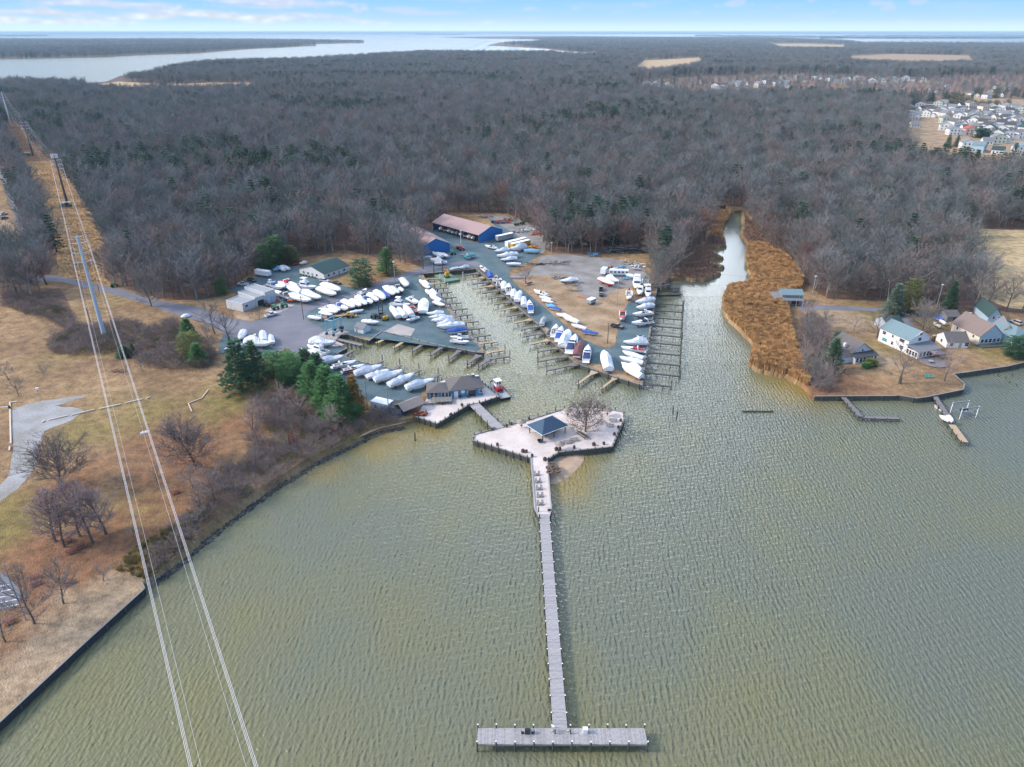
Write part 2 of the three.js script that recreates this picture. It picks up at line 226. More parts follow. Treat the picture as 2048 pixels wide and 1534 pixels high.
// ---------- lands across the water ----------
const ISLES = [[[-900, 121], [0, 117.5], [100, 116], [200, 114], [300, 109], [400, 106], [480, 99], [560, 95], [632, 91.5], [632, 89.5], [400, 92.5], [118, 95.5], [-900, 96.5]], [[-900, 92.5], [0, 92.5], [118, 91.5], [480, 90], [640, 88], [728, 86], [724, 84], [600, 81.5], [400, 80], [0, 80], [-900, 80]]].map((p, i) => { const w = wavy(p, 0.8, 5 + i, 40).map((q) => [...G(q[0], q[1], 0), 1]); tag(landMesh('peninsula', w, std([0.13, 0.085, 0.05], 0.95), LY, -1, 6), ['nearer low wooded peninsula across the left bay', 'farther low wooded peninsula across the left bay'][i], null, null, 'structure'); return region(w.map((q) => [q[0], q[1]])); });
[[[-900, 74.5], [60, 72.3], [95, 72], [95, 70.2], [-900, 69.5]], [[1640, 77], [1800, 77.2], [2048, 77], [2700, 77], [2700, 72], [2048, 71], [1640, 73]], [[1390, 72], [1560, 74.5], [1700, 76.5], [1690, 74], [1540, 72], [1390, 70.6]], [[830, 69], [930, 69.4], [925, 68.2], [835, 68]], [[60, 68], [500, 67.8], [840, 67], [840, 66.8], [60, 67.2]], [[1000, 67.2], [1400, 67.8], [2600, 68.4], [2600, 67], [1000, 66.8]]].forEach((p, i) => {
  const w = wavy(p, 0.15, 20 + i, 14).map((q) => G(q[0], q[1], 0)), pos = [], r = rng(60 + i), n = w.length, hh = w.map(() => 14 + 14 * r()), cx = w.reduce((a, q) => a + q[0], 0) / n, cz = w.reduce((a, q) => a + q[1], 0) / n;
  for (let k = 0; k < n; k++) { const a = w[k], b = w[(k + 1) % n], ha = hh[k], hb2 = hh[(k + 1) % n]; pos.push(a[0], 0, a[1], b[0], 0, b[1], b[0], hb2, b[1], a[0], 0, a[1], b[0], hb2, b[1], a[0], ha, a[1]); }
  const g = polyGeo(w, 14).attributes.position.array; pos.push(...g);
  tag(top('far_woods', tris(pos), std([0.09, 0.085, 0.075], 0.95)), ['long dark shore at the far left horizon', 'broad wooded shore beyond the far right water', 'low islets before the far right shore', 'small dark islet on the horizon left of centre', 'thin hazy coast on the left horizon', 'thin hazy coast on the right horizon'][i], null, null, 'stuff');
});

// ---------- water ----------
function waves(n, metres, seed, dir, spread, l0, l1, count) {
  const r = rng(seed), W = [], f = 2 * Math.PI / n, h = new Float32Array(n * n);
  while (W.length < count) { const L = l0 * Math.pow(l1 / l0, r()), a = dir + (r() + r() + r() - 1.5) * spread, kx = Math.round(metres / L * Math.cos(a)), ky = Math.round(metres / L * Math.sin(a)); if (kx || ky) W.push([kx, ky, r() * 6.283, Math.pow(metres / Math.hypot(kx, ky), 0.85) * (0.4 + r())]); }
  const tab = new Float32Array(4096); for (let i = 0; i < 4096; i++) { const s = Math.sin(i / 4096 * 6.28318); tab[i] = s + 0.25 * (1 - 2 * s * s) * -1; }
  for (const [kx, ky, p, a] of W) for (let j = 0; j < n; j++) { let ph = (p + ky * f * j) / 6.28318 * 4096; const st = kx / n * 4096; for (let i = 0; i < n; i++) { h[j * n + i] += a * tab[(ph + st * i) & 4095]; } }
  let s = 0; for (let i = 0; i < n * n; i++) s += h[i] * h[i]; s = Math.sqrt(s / n / n); for (let i = 0; i < n * n; i++) h[i] /= s; return h;
}
function normalTex(h, n, metres, rms) {   // slopes scaled to a given rms
  let s = 0; const gx = (i, j) => h[j * n + (i + 1) % n] - h[j * n + (i + n - 1) % n], gy = (i, j) => h[((j + 1) % n) * n + i] - h[((j + n - 1) % n) * n + i];
  for (let j = 0; j < n; j += 3) for (let i = 0; i < n; i += 3) s += gx(i, j) ** 2 + gy(i, j) ** 2; s = Math.sqrt(s / (n * n / 9)); const k = rms / s;
  return tex(n, (u, v, i, j) => { const a = -gx(i, j) * k, b = -gy(i, j) * k, L = Math.hypot(a, b, 1); return [0.5 + 0.5 * a / L, 0.5 + 0.5 * b / L, 0.5 + 0.5 / L]; }, false, 1 / metres);
}
const shallow = [[1130, 925, 10], [1120, 950, 9], [1115, 985, 6], [800, 868, 12], [740, 890, 8], [1600, 790, 16], [1580, 775, 12], [640, 945, 7], [860, 860, 8]].map(([a, b, r]) => [...G(a, b, 0), r]);
{
  const wmap = tex(1024, (u, v) => {
    const x = -512 + u * 1024, z = -v * 1024, f = fbm(x * 0.012, z * 0.012, 4), g = fbm(x * 0.06 + 3, z * 0.03, 3);
    let c = mix3([0.172, 0.16, 0.068], [0.132, 0.144, 0.104], clamp(0.5 + 1.2 * f + 0.4 * g + sstep(-40, 140, x) * 0.4));  // greyer, bluer mix to the right paints reflected sky into the colour
    for (const p of shallow) { const dd = Math.hypot(x - p[0], z - p[1]) / p[2]; if (dd < 2) c = mix3(c, [0.25, 0.17, 0.035], 0.42 * sstep(1.5, 0.3, dd + 0.7 * g)); }
    return c;
  });
  wmap.wrapS = wmap.wrapT = THREE.ClampToEdgeWrapping; wmap.channel = 1;
  const h1 = waves(1024, 64, 5, 0.12, 0.7, 0.5, 1.75, 80), h2 = waves(512, 46, 9, 0.9, 1.3, 0.5, 2.2, 40);
  const bump = tex(512, (u, v, i, j) => { const t = 0.5 + h2[j * 512 + i] * 0.14; return [t, t, t]; }, false, 1 / 46); bump.rotation = 0.5;
  const gusts = tex(512, (u, v) => { const t = fbm(u * 9, v * 14 + 3, 4), s = 0.12 + 0.16 * sstep(-0.3, 0.45, t); return [s, s, s]; }, false); gusts.channel = 1; gusts.wrapS = gusts.wrapT = THREE.ClampToEdgeWrapping;
  const mat = new THREE.MeshPhysicalMaterial({ map: wmap, roughness: 1, roughnessMap: gusts, ior: 1.333, normalMap: normalTex(h1, 1024, 64, 0.2), bumpMap: bump, bumpScale: 0.16 });
  const P = [], U = [], U1 = [], S = [[-60000, -150], [-150, 150], [150, 60000]], add = (x0, x1, z0, z1) => { for (const [x, z] of [[x0, z1], [x1, z1], [x1, z0], [x0, z1], [x1, z0], [x0, z0]]) { P.push(x, 0, z); U.push(x, -z); U1.push((x + 512) / 1024, -z / 1024); } };
  add(-45000, 45000, -48000, 300);
  const g = tris(P, U); g.setAttribute('uv1', new THREE.Float32BufferAttribute(U1, 2));
  const calm = (px, y, k, rough, label) => { const pts = px.map((q) => G(q[0], q[1], 0)), gg = polyGeo(pts, y), P2 = gg.attributes.position, u2 = new Float32Array(P2.count * 2); for (let i = 0; i < P2.count; i++) { u2[i * 2] = (P2.getX(i) + 512) / 1024; u2[i * 2 + 1] = -P2.getZ(i) / 1024; } gg.setAttribute('uv1', new THREE.BufferAttribute(u2, 2)); const m2 = mat.clone(); m2.roughnessMap = null; m2.roughness = rough; m2.normalScale = new THREE.Vector2(k, k); m2.bumpScale = 0.16 * k; tag(top('water', gg, m2), label, null, null, 'structure'); };
  [[410, 568, 0.1, 0.03], [568, 592, 0.22, 0.04], [592, 618, 0.36, 0.06], [618, 648, 0.52, 0.08], [648, 684, 0.68, 0.1], [684, 724, 0.84, 0.12]].forEach(([y0, y1, k, rg], i) => calm(i ? [[1310 - i * 4, y0], [1500, y0], [1560, y1], [1306 - i * 4, y1]] : [[1330, 568], [1330, 540], [1400, 480], [1420, 410], [1500, 410], [1520, 500], [1520, 568]], 0.004, k, rg, ['smooth sheltered water of the narrow creek', 'barely rippled water at the creek mouth', 'faintly rippled water beside the creek piers', 'gently rippled water below the reed point', 'rippled water off the reed bed', 'rippled water merging into the open bay'][i]));
  calm([[800, 520], [960, 520], [1150, 740], [1140, 760], [960, 735], [700, 740], [640, 690], [660, 660], [800, 640]], 0.004, 0.65, 0.1, 'gently rippled water inside the boat basin');
  tag(top('water', g, mat), 'rippled olive green tidal water around the docks', null, null, 'structure');
}

// ---------- trees ----------
function growTree(seed, o) {   // returns { trunk, crown } of a bare tree of height o.h and crown radius o.r
  const r = rng(seed), T = [], C = [], V = (x, y, z) => new THREE.Vector3(x, y, z);
  const tube = (A, pts, rad, sides) => { for (let i = 0; i + 1 < pts.length; i++) { const a = pts[i], b = pts[i + 1], d = b.clone().sub(a).normalize(), u = V(d.y, -d.x + 0.3, 0.2).cross(d).normalize(), w = d.clone().cross(u), r0 = rad(i / (pts.length - 1)), r1 = rad((i + 1) / (pts.length - 1)); for (let s = 0; s < sides; s++) { const a0 = s / sides * 6.2832, a1 = (s + 1) / sides * 6.2832, P = (c, rr, an) => c.clone().addScaledVector(u, Math.cos(an) * rr).addScaledVector(w, Math.sin(an) * rr); const p = P(a, r0, a0), q = P(a, r0, a1), m = P(b, r1, a1), n = P(b, r1, a0); A.push(...p, ...q, ...m, ...p, ...m, ...n); } } };
  const blade = (a, b, w) => { const d = b.clone().sub(a), s = V(r() - 0.5, r() - 0.5, r() - 0.5).cross(d).normalize().multiplyScalar(w / 2); C.push(a.x - s.x, a.y - s.y, a.z - s.z, a.x + s.x, a.y + s.y, a.z + s.z, b.x, b.y, b.z); };
  const line = (a, d, L, n, wob, lift) => { const p = [a.clone()], c = a.clone(), e = d.clone(); for (let i = 0; i < n; i++) { e.add(V((r() - 0.5) * wob, (r() - 0.5) * wob + lift, (r() - 0.5) * wob)).normalize(); c.addScaledVector(e, L / n); p.push(c.clone()); } return p; };
  const at = (p, t) => { const k = t * (p.length - 1), i = Math.min(p.length - 2, Math.floor(k)); return p[i].clone().lerp(p[i + 1], k - i); };
  const H = o.h, lead = line(V(0, 0, 0), V((r() - 0.5) * 0.12, 1, (r() - 0.5) * 0.12), H * (o.leader ?? 0.82), 6, 0.16, 0.03);
  tube(T, lead, (t) => H * (o.girth ?? 0.018) * (1 - 0.86 * t) + 0.03, 7);
  const tw = o.tw ?? 1, nl = o.limbs ?? 13, low = o.low ?? 0.28;
  for (let i = 0; i < nl; i++) {
    const t = low + (0.98 - low) * Math.pow((i + 0.3 * r()) / nl, 0.85), base = at(lead, Math.min(0.99, t / (o.leader ?? 0.82) * 0.82)), a = i * 2.4 + r(), u = clamp((t - low) / (1 - low));
    const reach = o.r * (o.cone ? (1 - u) * 1.05 + 0.1 : Math.sqrt(Math.max(0.05, 1 - Math.pow((u - 0.3) / 0.78, 2)))) * (0.8 + 0.4 * r()), el = o.cone ? 0.35 : lerp(0.25, 1.25, u) + (r() - 0.5) * 0.3;
    const L = reach / Math.max(0.45, Math.cos(el)) * 0.95, d = V(Math.cos(a) * Math.cos(el), Math.sin(el), Math.sin(a) * Math.cos(el));
    const limb = line(base, d, L, 3, 0.35, o.lift ?? 0.1); tube(C, limb, (s) => H * 0.0065 * (1 - 0.8 * s) + 0.02, 3);
    const nb = o.branches ?? 6;
    for (let j = 0; j < nb; j++) {
      const s = 0.3 + 0.7 * (j + r()) / nb, b0 = at(limb, Math.min(0.999, s)), bd = d.clone().add(V((r() - 0.5) * 2, (r() - 0.2) * 1.3, (r() - 0.5) * 2)).normalize(), bl = L * (0.28 + 0.3 * r());
      const br = line(b0, bd, bl, 2, 0.5, 0.08); tube(C, br, (q) => H * 0.003 * (1 - 0.8 * q) + 0.012, 3);
      const nt = o.twigs ?? 5;
      for (let k = 0; k < nt; k++) {
        const c0 = at(br, Math.min(0.999, 0.25 + 0.75 * (k + r()) / nt)), cd = bd.clone().add(V((r() - 0.5) * 2.2, (r() - 0.25) * 1.6, (r() - 0.5) * 2.2)).normalize(), cl = H * 0.075 * (0.6 + 0.8 * r()), c1 = c0.clone().addScaledVector(cd, cl);
        blade(c0, c1, 0.085 * tw);
        for (let q = 0; q < (o.fine ?? 3); q++) { const e0 = c0.clone().lerp(c1, 0.25 + 0.7 * r()); blade(e0, e0.clone().addScaledVector(cd.clone().add(V((r() - 0.5) * 2, (r() - 0.3) * 1.5, (r() - 0.5) * 2)).normalize(), H * 0.05 * (0.5 + r())), 0.06 * tw); }
      }
    }
  }
  let my = 0; for (let i = 1; i < C.length; i += 3) my = Math.max(my, C[i]); const rad = []; for (let i = 0; i < C.length; i += 9) rad.push(Math.hypot(C[i], C[i + 2])); rad.sort((p, q) => p - q);
  const sy = H / my, sr = o.r / rad[Math.floor(rad.length * 0.96)]; for (const A of [T, C]) for (let i = 0; i < A.length; i += 3) { A[i] *= sr; A[i + 1] *= sy; A[i + 2] *= sr; }
  return { trunk: tris(T), crown: tris(C) };
}
function growPine(seed, o) {   // layered evergreen: boughs of many short needle sprays
  const r = rng(seed), T = [], C = [], H = o.h;
  const trunk = cyl(H * 0.02, 0.03, H * 0.97, 0, 0, 0, 6), p = plain(trunk).attributes.position.array; T.push(...p);
  const tiers = o.tiers ?? 13;
  for (let i = 0; i < tiers; i++) {
    const u = (i + 0.2 * r()) / tiers, y = H * ((o.low ?? 0.12) + (1 - (o.low ?? 0.12)) * u), reach = o.r * (o.round ? Math.sqrt(Math.max(0.06, 1 - Math.pow((u - 0.3) / 0.75, 2))) : Math.pow(1 - u, 0.8) + 0.07), nb = Math.max(4, Math.round(9 * (1 - 0.5 * u)));
    for (let b = 0; b < nb; b++) {
      const a = (b + r() * 0.7) / nb * 6.2832 + i, L = reach * (0.72 + 0.45 * r()), rise = (o.rise ?? 0.12) + 0.2 * (r() - 0.5), sw = 0.32 * L;
      const nn = o.needles ?? 26;
      for (let k = 0; k < nn; k++) {
        const s = Math.pow(r(), 0.6), w = (r() - 0.5) * 2 * sw * Math.sin(Math.PI * Math.min(1, s * 0.75 + 0.2)), cx = Math.cos(a) * L * s - Math.sin(a) * w, cz = Math.sin(a) * L * s + Math.cos(a) * w, cy = y + L * s * rise - 0.12 * L * s * s + (r() - 0.5) * 0.35;
        const q = 0.34 * (o.leaf ?? 1) * (0.6 + 0.8 * r()), an = a + (r() - 0.5) * 1.8, t = (r() - 0.2) * 0.9, dx = Math.cos(an) * Math.cos(t), dz = Math.sin(an) * Math.cos(t), dy = Math.sin(t), nx = -Math.sin(an) * q * 0.42, nz = Math.cos(an) * q * 0.42, ny = (r() - 0.5) * q * 0.4;
        C.push(cx - nx, cy - ny, cz - nz, cx + nx, cy + ny, cz + nz, cx + dx * q * 2.1, cy + dy * q * 2.1, cz + dz * q * 2.1);
      }
    }
  }
  return { trunk: tris(T), crown: tris(C) };
}
const BARK = std([0.115, 0.095, 0.08], 0.95), BARK_PALE = std([0.27, 0.25, 0.22], 0.95), TWIG = std([0.19, 0.15, 0.135], 0.95), TWIG_RED = std([0.20, 0.105, 0.075], 0.95), TWIG_PINK = std([0.30, 0.225, 0.21], 0.95), TWIG_GREY = std([0.19, 0.172, 0.158], 0.95), LEAF_RUSSET = std([0.20, 0.075, 0.03], 0.9), NEEDLE = std([0.065, 0.185, 0.05], 0.85), NEEDLE_DARK = std([0.036, 0.11, 0.046], 0.85), NEEDLE_OLIVE = std([0.13, 0.15, 0.035], 0.85), NEEDLE_BLUE = std([0.13, 0.20, 0.15], 0.85), NEEDLE_RUST = std([0.26, 0.15, 0.03], 0.85);
const WHITE_TINT = std(0xffffff, 0.95);
const bare = []; for (let i = 0; i < 7; i++) bare.push(growTree(100 + i, { h: 17 + (i * 3) % 5, r: 5.2 + (i % 3) * 0.8, limbs: 14, branches: 7, twigs: 5, fine: 3, tw: 1.45, low: 0.36 }));
const pineF = [0, 1].map((i) => growPine(300 + i, { h: 18, r: 3.9, needles: 38, tiers: 12, leaf: 1.2, round: i === 0 }));
{
  const r = rng(21), lists = bare.map(() => []), pines = pineF.map(() => []);
  const put = (x, z, sc) => {
    const pineHere = fbm(x * 0.004 + 50, z * 0.004, 3) > 0.2 ? 0.42 : 0.035;
    if (r() < pineHere) { const k = Math.floor(r() * 2); pines[k].push([x, z, sc * (0.7 + 0.5 * r()), r() * 6.28, 0]); return; }
    const k = Math.floor(r() * bare.length); lists[k].push([x, z, sc * (0.66 + 0.56 * r()), r() * 6.28, Math.floor(r() * 5)]);
  };
  // bands by distance: spacing widens with range, crowns widen with it
  for (const [z0, z1, step, sc] of [[-300, -760, 7.6, 1.13], [-760, -1500, 9.4, 1.22], [-1500, -3000, 13, 1.35], [-3000, -6500, 24, 1.9], [-6500, -15000, 55, 2.6]])
    for (let z = z0; z > z1; z -= step) { const half = -z * 0.78 + 60; for (let x = -half; x < half; x += step) { const X = x + (r() - 0.5) * step * 0.95, Z = z - r() * step; if (inR(LAND, X, Z) ? inForest(X, Z) : z1 < -1500 && (inR(ISLES[0], X, Z) || inR(ISLES[1], X, Z))) { if (inR(VILLAGE, X, Z)) { if (r() < 0.3) put(X, Z, sc * 0.6); } else put(X, Z, sc); } } }
  const woods = new THREE.Group(); woods.name = 'forest'; scene.add(woods);
  tag(woods, 'grey-brown leafless winter forest reaching from the marina to the far bays', null, null, 'stuff');
  const m = new THREE.Matrix4(), col = new THREE.Color();
  const inst = (name, geo, mat, list, colour) => { const I = new THREE.InstancedMesh(geo, mat, list.length); I.name = name; list.forEach(([x, z, s, a, c], i) => { const flat = s > 1.25 ? 1.25 / s * (1 + (s - 1.25) * 0.12) : 1; I.setMatrixAt(i, m.copy(M4(x, LY - 0.1, z, a, 0, 0, s, s * flat, s))); I.setColorAt(i, colour(col, c, i)); }); I.castShadow = I.receiveShadow = true; I.userData.kind = 'stuff'; woods.add(I); };
  const SPECIES = [[0.225, 0.227, 0.225], [0.125, 0.15, 0.136], [0.145, 0.139, 0.131], [0.23, 0.182, 0.166], [0.175, 0.185, 0.186]];   // bark and twig colours of the kinds of tree in the wood
  bare.forEach((b, k) => { const both = merge([b.trunk, b.crown]); inst('bare_trees', both, WHITE_TINT, lists[k], (c, kind) => c.setRGB(...SPECIES[kind])); });
  pineF.forEach((b, k) => inst('pine_trees', merge([b.trunk, b.crown]), WHITE_TINT, pines[k], (c) => c.setRGB(0.038, 0.082, 0.048)));
}

// ---------- yards, roads, sand: sheets over the ground ----------
const GRAVEL = std(0xffffff, 0.95, { map: patchy([0.055, 0.11, 0.13], [0.12, 0.165, 0.18], 40, 3, 5, 60, 0.35), bumpMap: bumpTex, bumpScale: 0.1 });
const ASPHALT = std(0xffffff, 0.92, { map: patchy([0.20, 0.195, 0.225], [0.145, 0.145, 0.175], 45, 4, 5, 60, 0.16) });
const PATHGRAVEL = std(0xffffff, 0.95, { map: patchy([0.30, 0.285, 0.27], [0.19, 0.17, 0.155], 36, 5, 5, 60, 0.3) });
const SAND = std(0xffffff, 0.95, { map: patchy([0.70, 0.61, 0.565], [0.54, 0.46, 0.42], 26, 6, 5, 34, 0.14), bumpMap: bumpTex, bumpScale: 0.08 });
const BEACH = std(0xffffff, 0.95, { map: patchy([0.50, 0.36, 0.25], [0.36, 0.24, 0.16], 14, 8, 5, 50, 0.2) });
const CONCRETE = std(0xffffff, 0.9, { map: patchy([0.44, 0.39, 0.36], [0.33, 0.29, 0.28], 22, 9, 5, 40, 0.15) });
const DRYGRASS = std(0xffffff, 0.95, { map: patchy([0.45, 0.32, 0.20], [0.23, 0.14, 0.07], 38, 12, 4, 40, 0.3), bumpMap: bumpTex, bumpScale: 0.25 });
const PALEGRAVEL = std(0xffffff, 0.95, { map: patchy([0.36, 0.36, 0.37], [0.24, 0.225, 0.20], 30, 14, 4, 50, 0.25) });
const yardPx = [[440, 633], [500, 643], [553, 628], [590, 612], [560, 604], [520, 600], [470, 586], [461, 577], [490, 562], [512, 555], [545, 536], [600, 532], [600, 549], [649, 559], [665, 569], [682, 571], [725, 577], [772, 559], [820, 543], [845, 535], [850, 522], [845, 510], [838, 490], [848, 465], [866, 457], [956, 486], [985, 482], [1000, 462], [976, 437], [964, 431], [1011, 437], [1054, 451], [1101, 474], [1062, 480], [1062, 492], [1081, 510], [1054, 525], [1018, 540], [1022, 555], [1029, 566], [1062, 592], [1101, 625], [1142, 660], [1166, 679], [1207, 696], [1224, 696], [1232, 690], [1237, 657], [1246, 624], [1256, 606], [1276, 599], [1306, 600], [1303, 640], [1291, 706], [1281, 768], [1233, 753], [1190, 738], [1152, 725], [1134, 706], [1102, 679], [1087, 655], [1035, 611], [988, 566], [953, 535], [846, 546], [836, 551], [887, 613], [914, 643], [961, 698], [953, 703], [890, 691], [820, 674], [764, 661], [738, 680], [696, 668], [680, 669], [640, 662], [560, 712], [620, 720], [735, 800], [760, 824], [800, 834], [836, 800], [850, 765], [764, 732], [713, 720], [674, 707], [692, 696], [664, 684], [632, 668], [560, 690], [540, 712], [500, 704], [440, 706], [436, 690], [452, 662]];
// the yard is laid as two sheets that meet along the road, so that each outline stays simple
sheet('gravel_yard', yardPx.slice(0, 70).concat([[640, 662], [520, 668]]), LY + 0.02, GRAVEL, 'blue-grey gravel of the boat storage yard on both sides of the basin');
sheet('gravel_yard', [[640, 666], [662, 685], [690, 697], [674, 707], [713, 720.5], [764, 731.5], [834, 750.5], [868, 764.5], [850, 772], [838, 800], [800, 836], [760, 824], [735, 800], [700, 785], [620, 735], [540, 722], [500, 706], [440, 708], [436, 690], [452, 660], [520, 662]], LY + 0.024, GRAVEL, 'blue-grey gravel under the shrink-wrapped boats beside the restaurant');
sheet('road', [[-60, 548], [117, 551], [162, 562], [196, 570], [241, 577], [305, 598], [400, 616], [436, 628], [477, 640], [504, 643], [530, 637], [553, 627], [588, 611], [630, 606], [665, 596], [706, 584], [737, 572], [772, 558.5], [820, 543], [839, 536.5], [878, 528.5], [905, 525], [936, 521], [956, 523], [968, 531], [956, 535], [940, 529], [905, 531], [878, 536], [842, 547], [820, 554], [762, 575], [713, 594], [655, 608], [618, 622], [609, 634], [620, 645], [642, 656], [650, 664], [620, 690], [585, 712], [555, 700], [500, 680], [450, 670], [425, 655], [400, 643], [333, 623], [278, 604], [205, 583], [125, 564], [-60, 556]], LY + 0.045, ASPHALT, 'grey asphalt lane and turning area of the marina');
sheet('grass_bank', [[1029, 566], [1040, 560], [1062, 552], [1110, 540], [1140, 545], [1190, 560], [1230, 578], [1270, 575], [1290, 570], [1300, 585], [1290, 597], [1274, 597], [1253, 606], [1245, 624], [1236, 657], [1231, 688], [1222, 695], [1207, 695], [1166, 678], [1142, 659], [1101, 624], [1062, 591]], LY + 0.05, DRYGRASS, 'dry brown grass of the wedge between the two yard lanes');
sheet('gravel_clearing', [[1081, 512], [1120, 508], [1180, 513], [1240, 520], [1290, 540], [1300, 560], [1285, 572], [1240, 575], [1215, 590], [1195, 600], [1165, 596], [1150, 578], [1160, 560], [1120, 548], [1060, 552], [1030, 560], [1022, 552], [1050, 542], [1075, 532]], LY + 0.06, PATHGRAVEL, 'worn tan gravel clearing at the head of the yard');
sheet('grass_bank', [[478, 640], [466, 628], [470, 616], [500, 622], [530, 632], [524, 637], [504, 642]], LY + 0.06, DRYGRASS, 'small tan grass island before the block shed');
sheet('concrete_pad', [[528, 622], [560, 606], [590, 610], [553, 628]], LY + 0.06, CONCRETE, 'pale concrete apron before the block shed');
sheet('concrete_pad', [[640, 668], [662, 657], [700, 664], [676, 671], [672, 682], [690, 690], [668, 694], [628, 684]], LY + 0.065, CONCRETE, 'pale concrete landing of the boat lift');
sheet('concrete_pad', [[768, 663], [796, 648], [830, 658], [822, 672], [800, 670]], LY + 0.06, CONCRETE, 'old grey concrete ramp beside the spit bulkhead');
sheet('grass_bank', [[838.7, 552.5], [846, 549], [858, 566], [900, 618], [960, 694], [961, 698], [914, 643]], LY + 0.05, DRYGRASS, 'narrow grass strip along the west bank of the basin');
sheet('grass_bank', [[1283, 769], [1240, 756], [1190, 738], [1165, 728], [1190, 727], [1240, 741], [1280, 752], [1296, 680], [1300, 640], [1303, 640], [1292, 706]], LY + 0.055, DRYGRASS, 'brown grass verge along the corner of the east bulkhead');
sheet('grass_bank', [[1085, 655], [1092, 652], [1120, 676], [1150, 703], [1170, 722], [1152, 725], [1134, 706], [1102, 679]], LY + 0.055, DRYGRASS, 'brown grass verge below the blue and maroon boats');
const STRAW = std(0xffffff, 0.95, { map: patchy([0.50, 0.36, 0.20], [0.38, 0.25, 0.12], 60, 15, 4, 30, 0.15, 256) });
for (const [k, l] of [['marsh', 'tan marsh clearing before the left bay'], ['meadowA', 'tan meadow in the distant woods right of centre'], ['meadowB', 'tan clear-cut in the distant woods on the right'], ['siteA', 'pale cleared site far off on the right'], ['suburb', 'straw-coloured ground of the far suburb']]) { const m = top('meadow', polyGeo(wavy(CLEAR[k], k === 'suburb' ? 3 : 25, 3, k === 'suburb' ? 12 : 60), LY + 0.05), k === 'suburb' || k === 'meadowB' ? DRYGRASS : STRAW); tag(m, l, null, null, 'structure'); }
sheet('pond', [[288, 181], [320, 178], [352, 180], [388, 186], [340, 188], [300, 186]], LY + 0.3, new THREE.MeshPhysicalMaterial({ color: 0x5a5a40, roughness: 0.05, ior: 1.333 }), 'small pale pond in the tan marsh');
sheet('gravel_clearing', [[962, 432], [1012, 432], [1056, 446], [1096, 470], [1100, 492], [1084, 508], [1062, 492], [1056, 482], [1020, 462], [985, 440]], LY + 0.055, PATHGRAVEL, 'cluttered gravel equipment lot behind the right blue shed');
// the park: pale gravel lot with its path
sheet('gravel_lot', [[22, 820], [60, 806], [120, 797], [180, 790], [110, 812], [150, 815], [170, 822], [140, 842], [90, 862], [76, 900], [72, 935], [40, 975], [0, 1003], [-40, 1012], [-40, 975], [0, 970], [20, 948], [26, 900]], LY + 0.03, PALEGRAVEL, 'pale grey gravel lot in the park');
sheet('parking_lot', [[-60, 1135], [0, 1143], [26, 1163], [45, 1190], [30, 1214], [0, 1221], [-60, 1240]], LY + 0.03, ASPHALT, 'corner of the asphalt car park at the left edge');
for (let i = 0; i < 5; i++) { const a = 1176 + i * 11; sheet('parking_line', [[-40, a + 4], [18 + i * 5, a - 8 - i * 1], [19 + i * 5, a - 6.6 - i * 1], [-40, a + 5.6]], LY + 0.036, std([0.75, 0.75, 0.75], 0.8)).userData.label = 'white painted bay line on the car park'; }
sheet('road', [[-30, 310], [0, 330], [22, 370], [40, 410], [52, 450], [60, 480], [74, 512], [60, 512], [42, 470], [28, 430], [14, 390], [0, 352], [-30, 330]], LY + 0.03, ASPHALT, 'grey lane between the woods at the far left');
sheet('grass_bank', [[-40, 440], [28, 436], [46, 470], [48, 484], [50, 500], [20, 505], [-40, 510]], LY + 0.025, DRYGRASS, 'yellowed lawn at the far left of the woods');
sheet('road', [[1600, 612], [1640, 610], [1760, 616], [1800, 620], [1900, 632], [1960, 634], [2060, 643], [2300, 660], [2300, 672], [2060, 652], [1960, 642], [1880, 640], [1800, 629], [1740, 622], [1640, 620], [1602, 622]], LY + 0.04, ASPHALT, 'lane past the waterfront houses');
sheet('driveway', [[1797, 627], [1812, 628], [1826, 650], [1848, 672], [1834, 668], [1812, 650]], LY + 0.05, ASPHALT, 'dark driveway beside the white two-storey house');
sheet('beach', [[716, 880, 0.3], [760, 861, 0.3], [800, 852, 0.3], [836, 838, 0.3], [828, 834], [800, 843], [750, 852], [716, 866]], 1.05, BEACH, 'strip of tan sand beside the restaurant platform');

// ---------- timber: bulkheads, platforms, piers ----------
const woodTex = (c1, c2, seed) => tex(256, (u, v) => { const t = clamp(0.5 + 0.9 * fbm(u * 4 + seed, v * 40, 3, 40) + 0.3 * noise(u * 3, v * 3 + seed, 3)); return mix3(c1, c2, t); }, true, 0.5);
const T_DARK = std(0xffffff, 0.9, { map: woodTex([0.055, 0.06, 0.055], [0.10, 0.10, 0.085], 1) }), T_GREY = std(0xffffff, 0.9, { map: woodTex([0.24, 0.215, 0.215], [0.155, 0.14, 0.14], 2) }), T_NEW = std(0xffffff, 0.9, { map: woodTex([0.52, 0.40, 0.26], [0.40, 0.29, 0.18], 3) }), T_CAP = std(0xffffff, 0.9, { map: woodTex([0.30, 0.28, 0.255], [0.20, 0.18, 0.165], 4) }), T_BLACK = std([0.045, 0.045, 0.045], 0.9), T_PALE = std(0xffffff, 0.9, { map: woodTex([0.48, 0.455, 0.455], [0.25, 0.24, 0.245], 5) }), WHITE = std([0.78, 0.78, 0.77], 0.6);
const T_PALE_B = T_PALE.clone(), T_PALE_C = T_PALE.clone(); T_PALE_B.color.setRGB(0.87, 0.86, 0.86); T_PALE_C.color.setRGB(1.07, 1.05, 1.03);
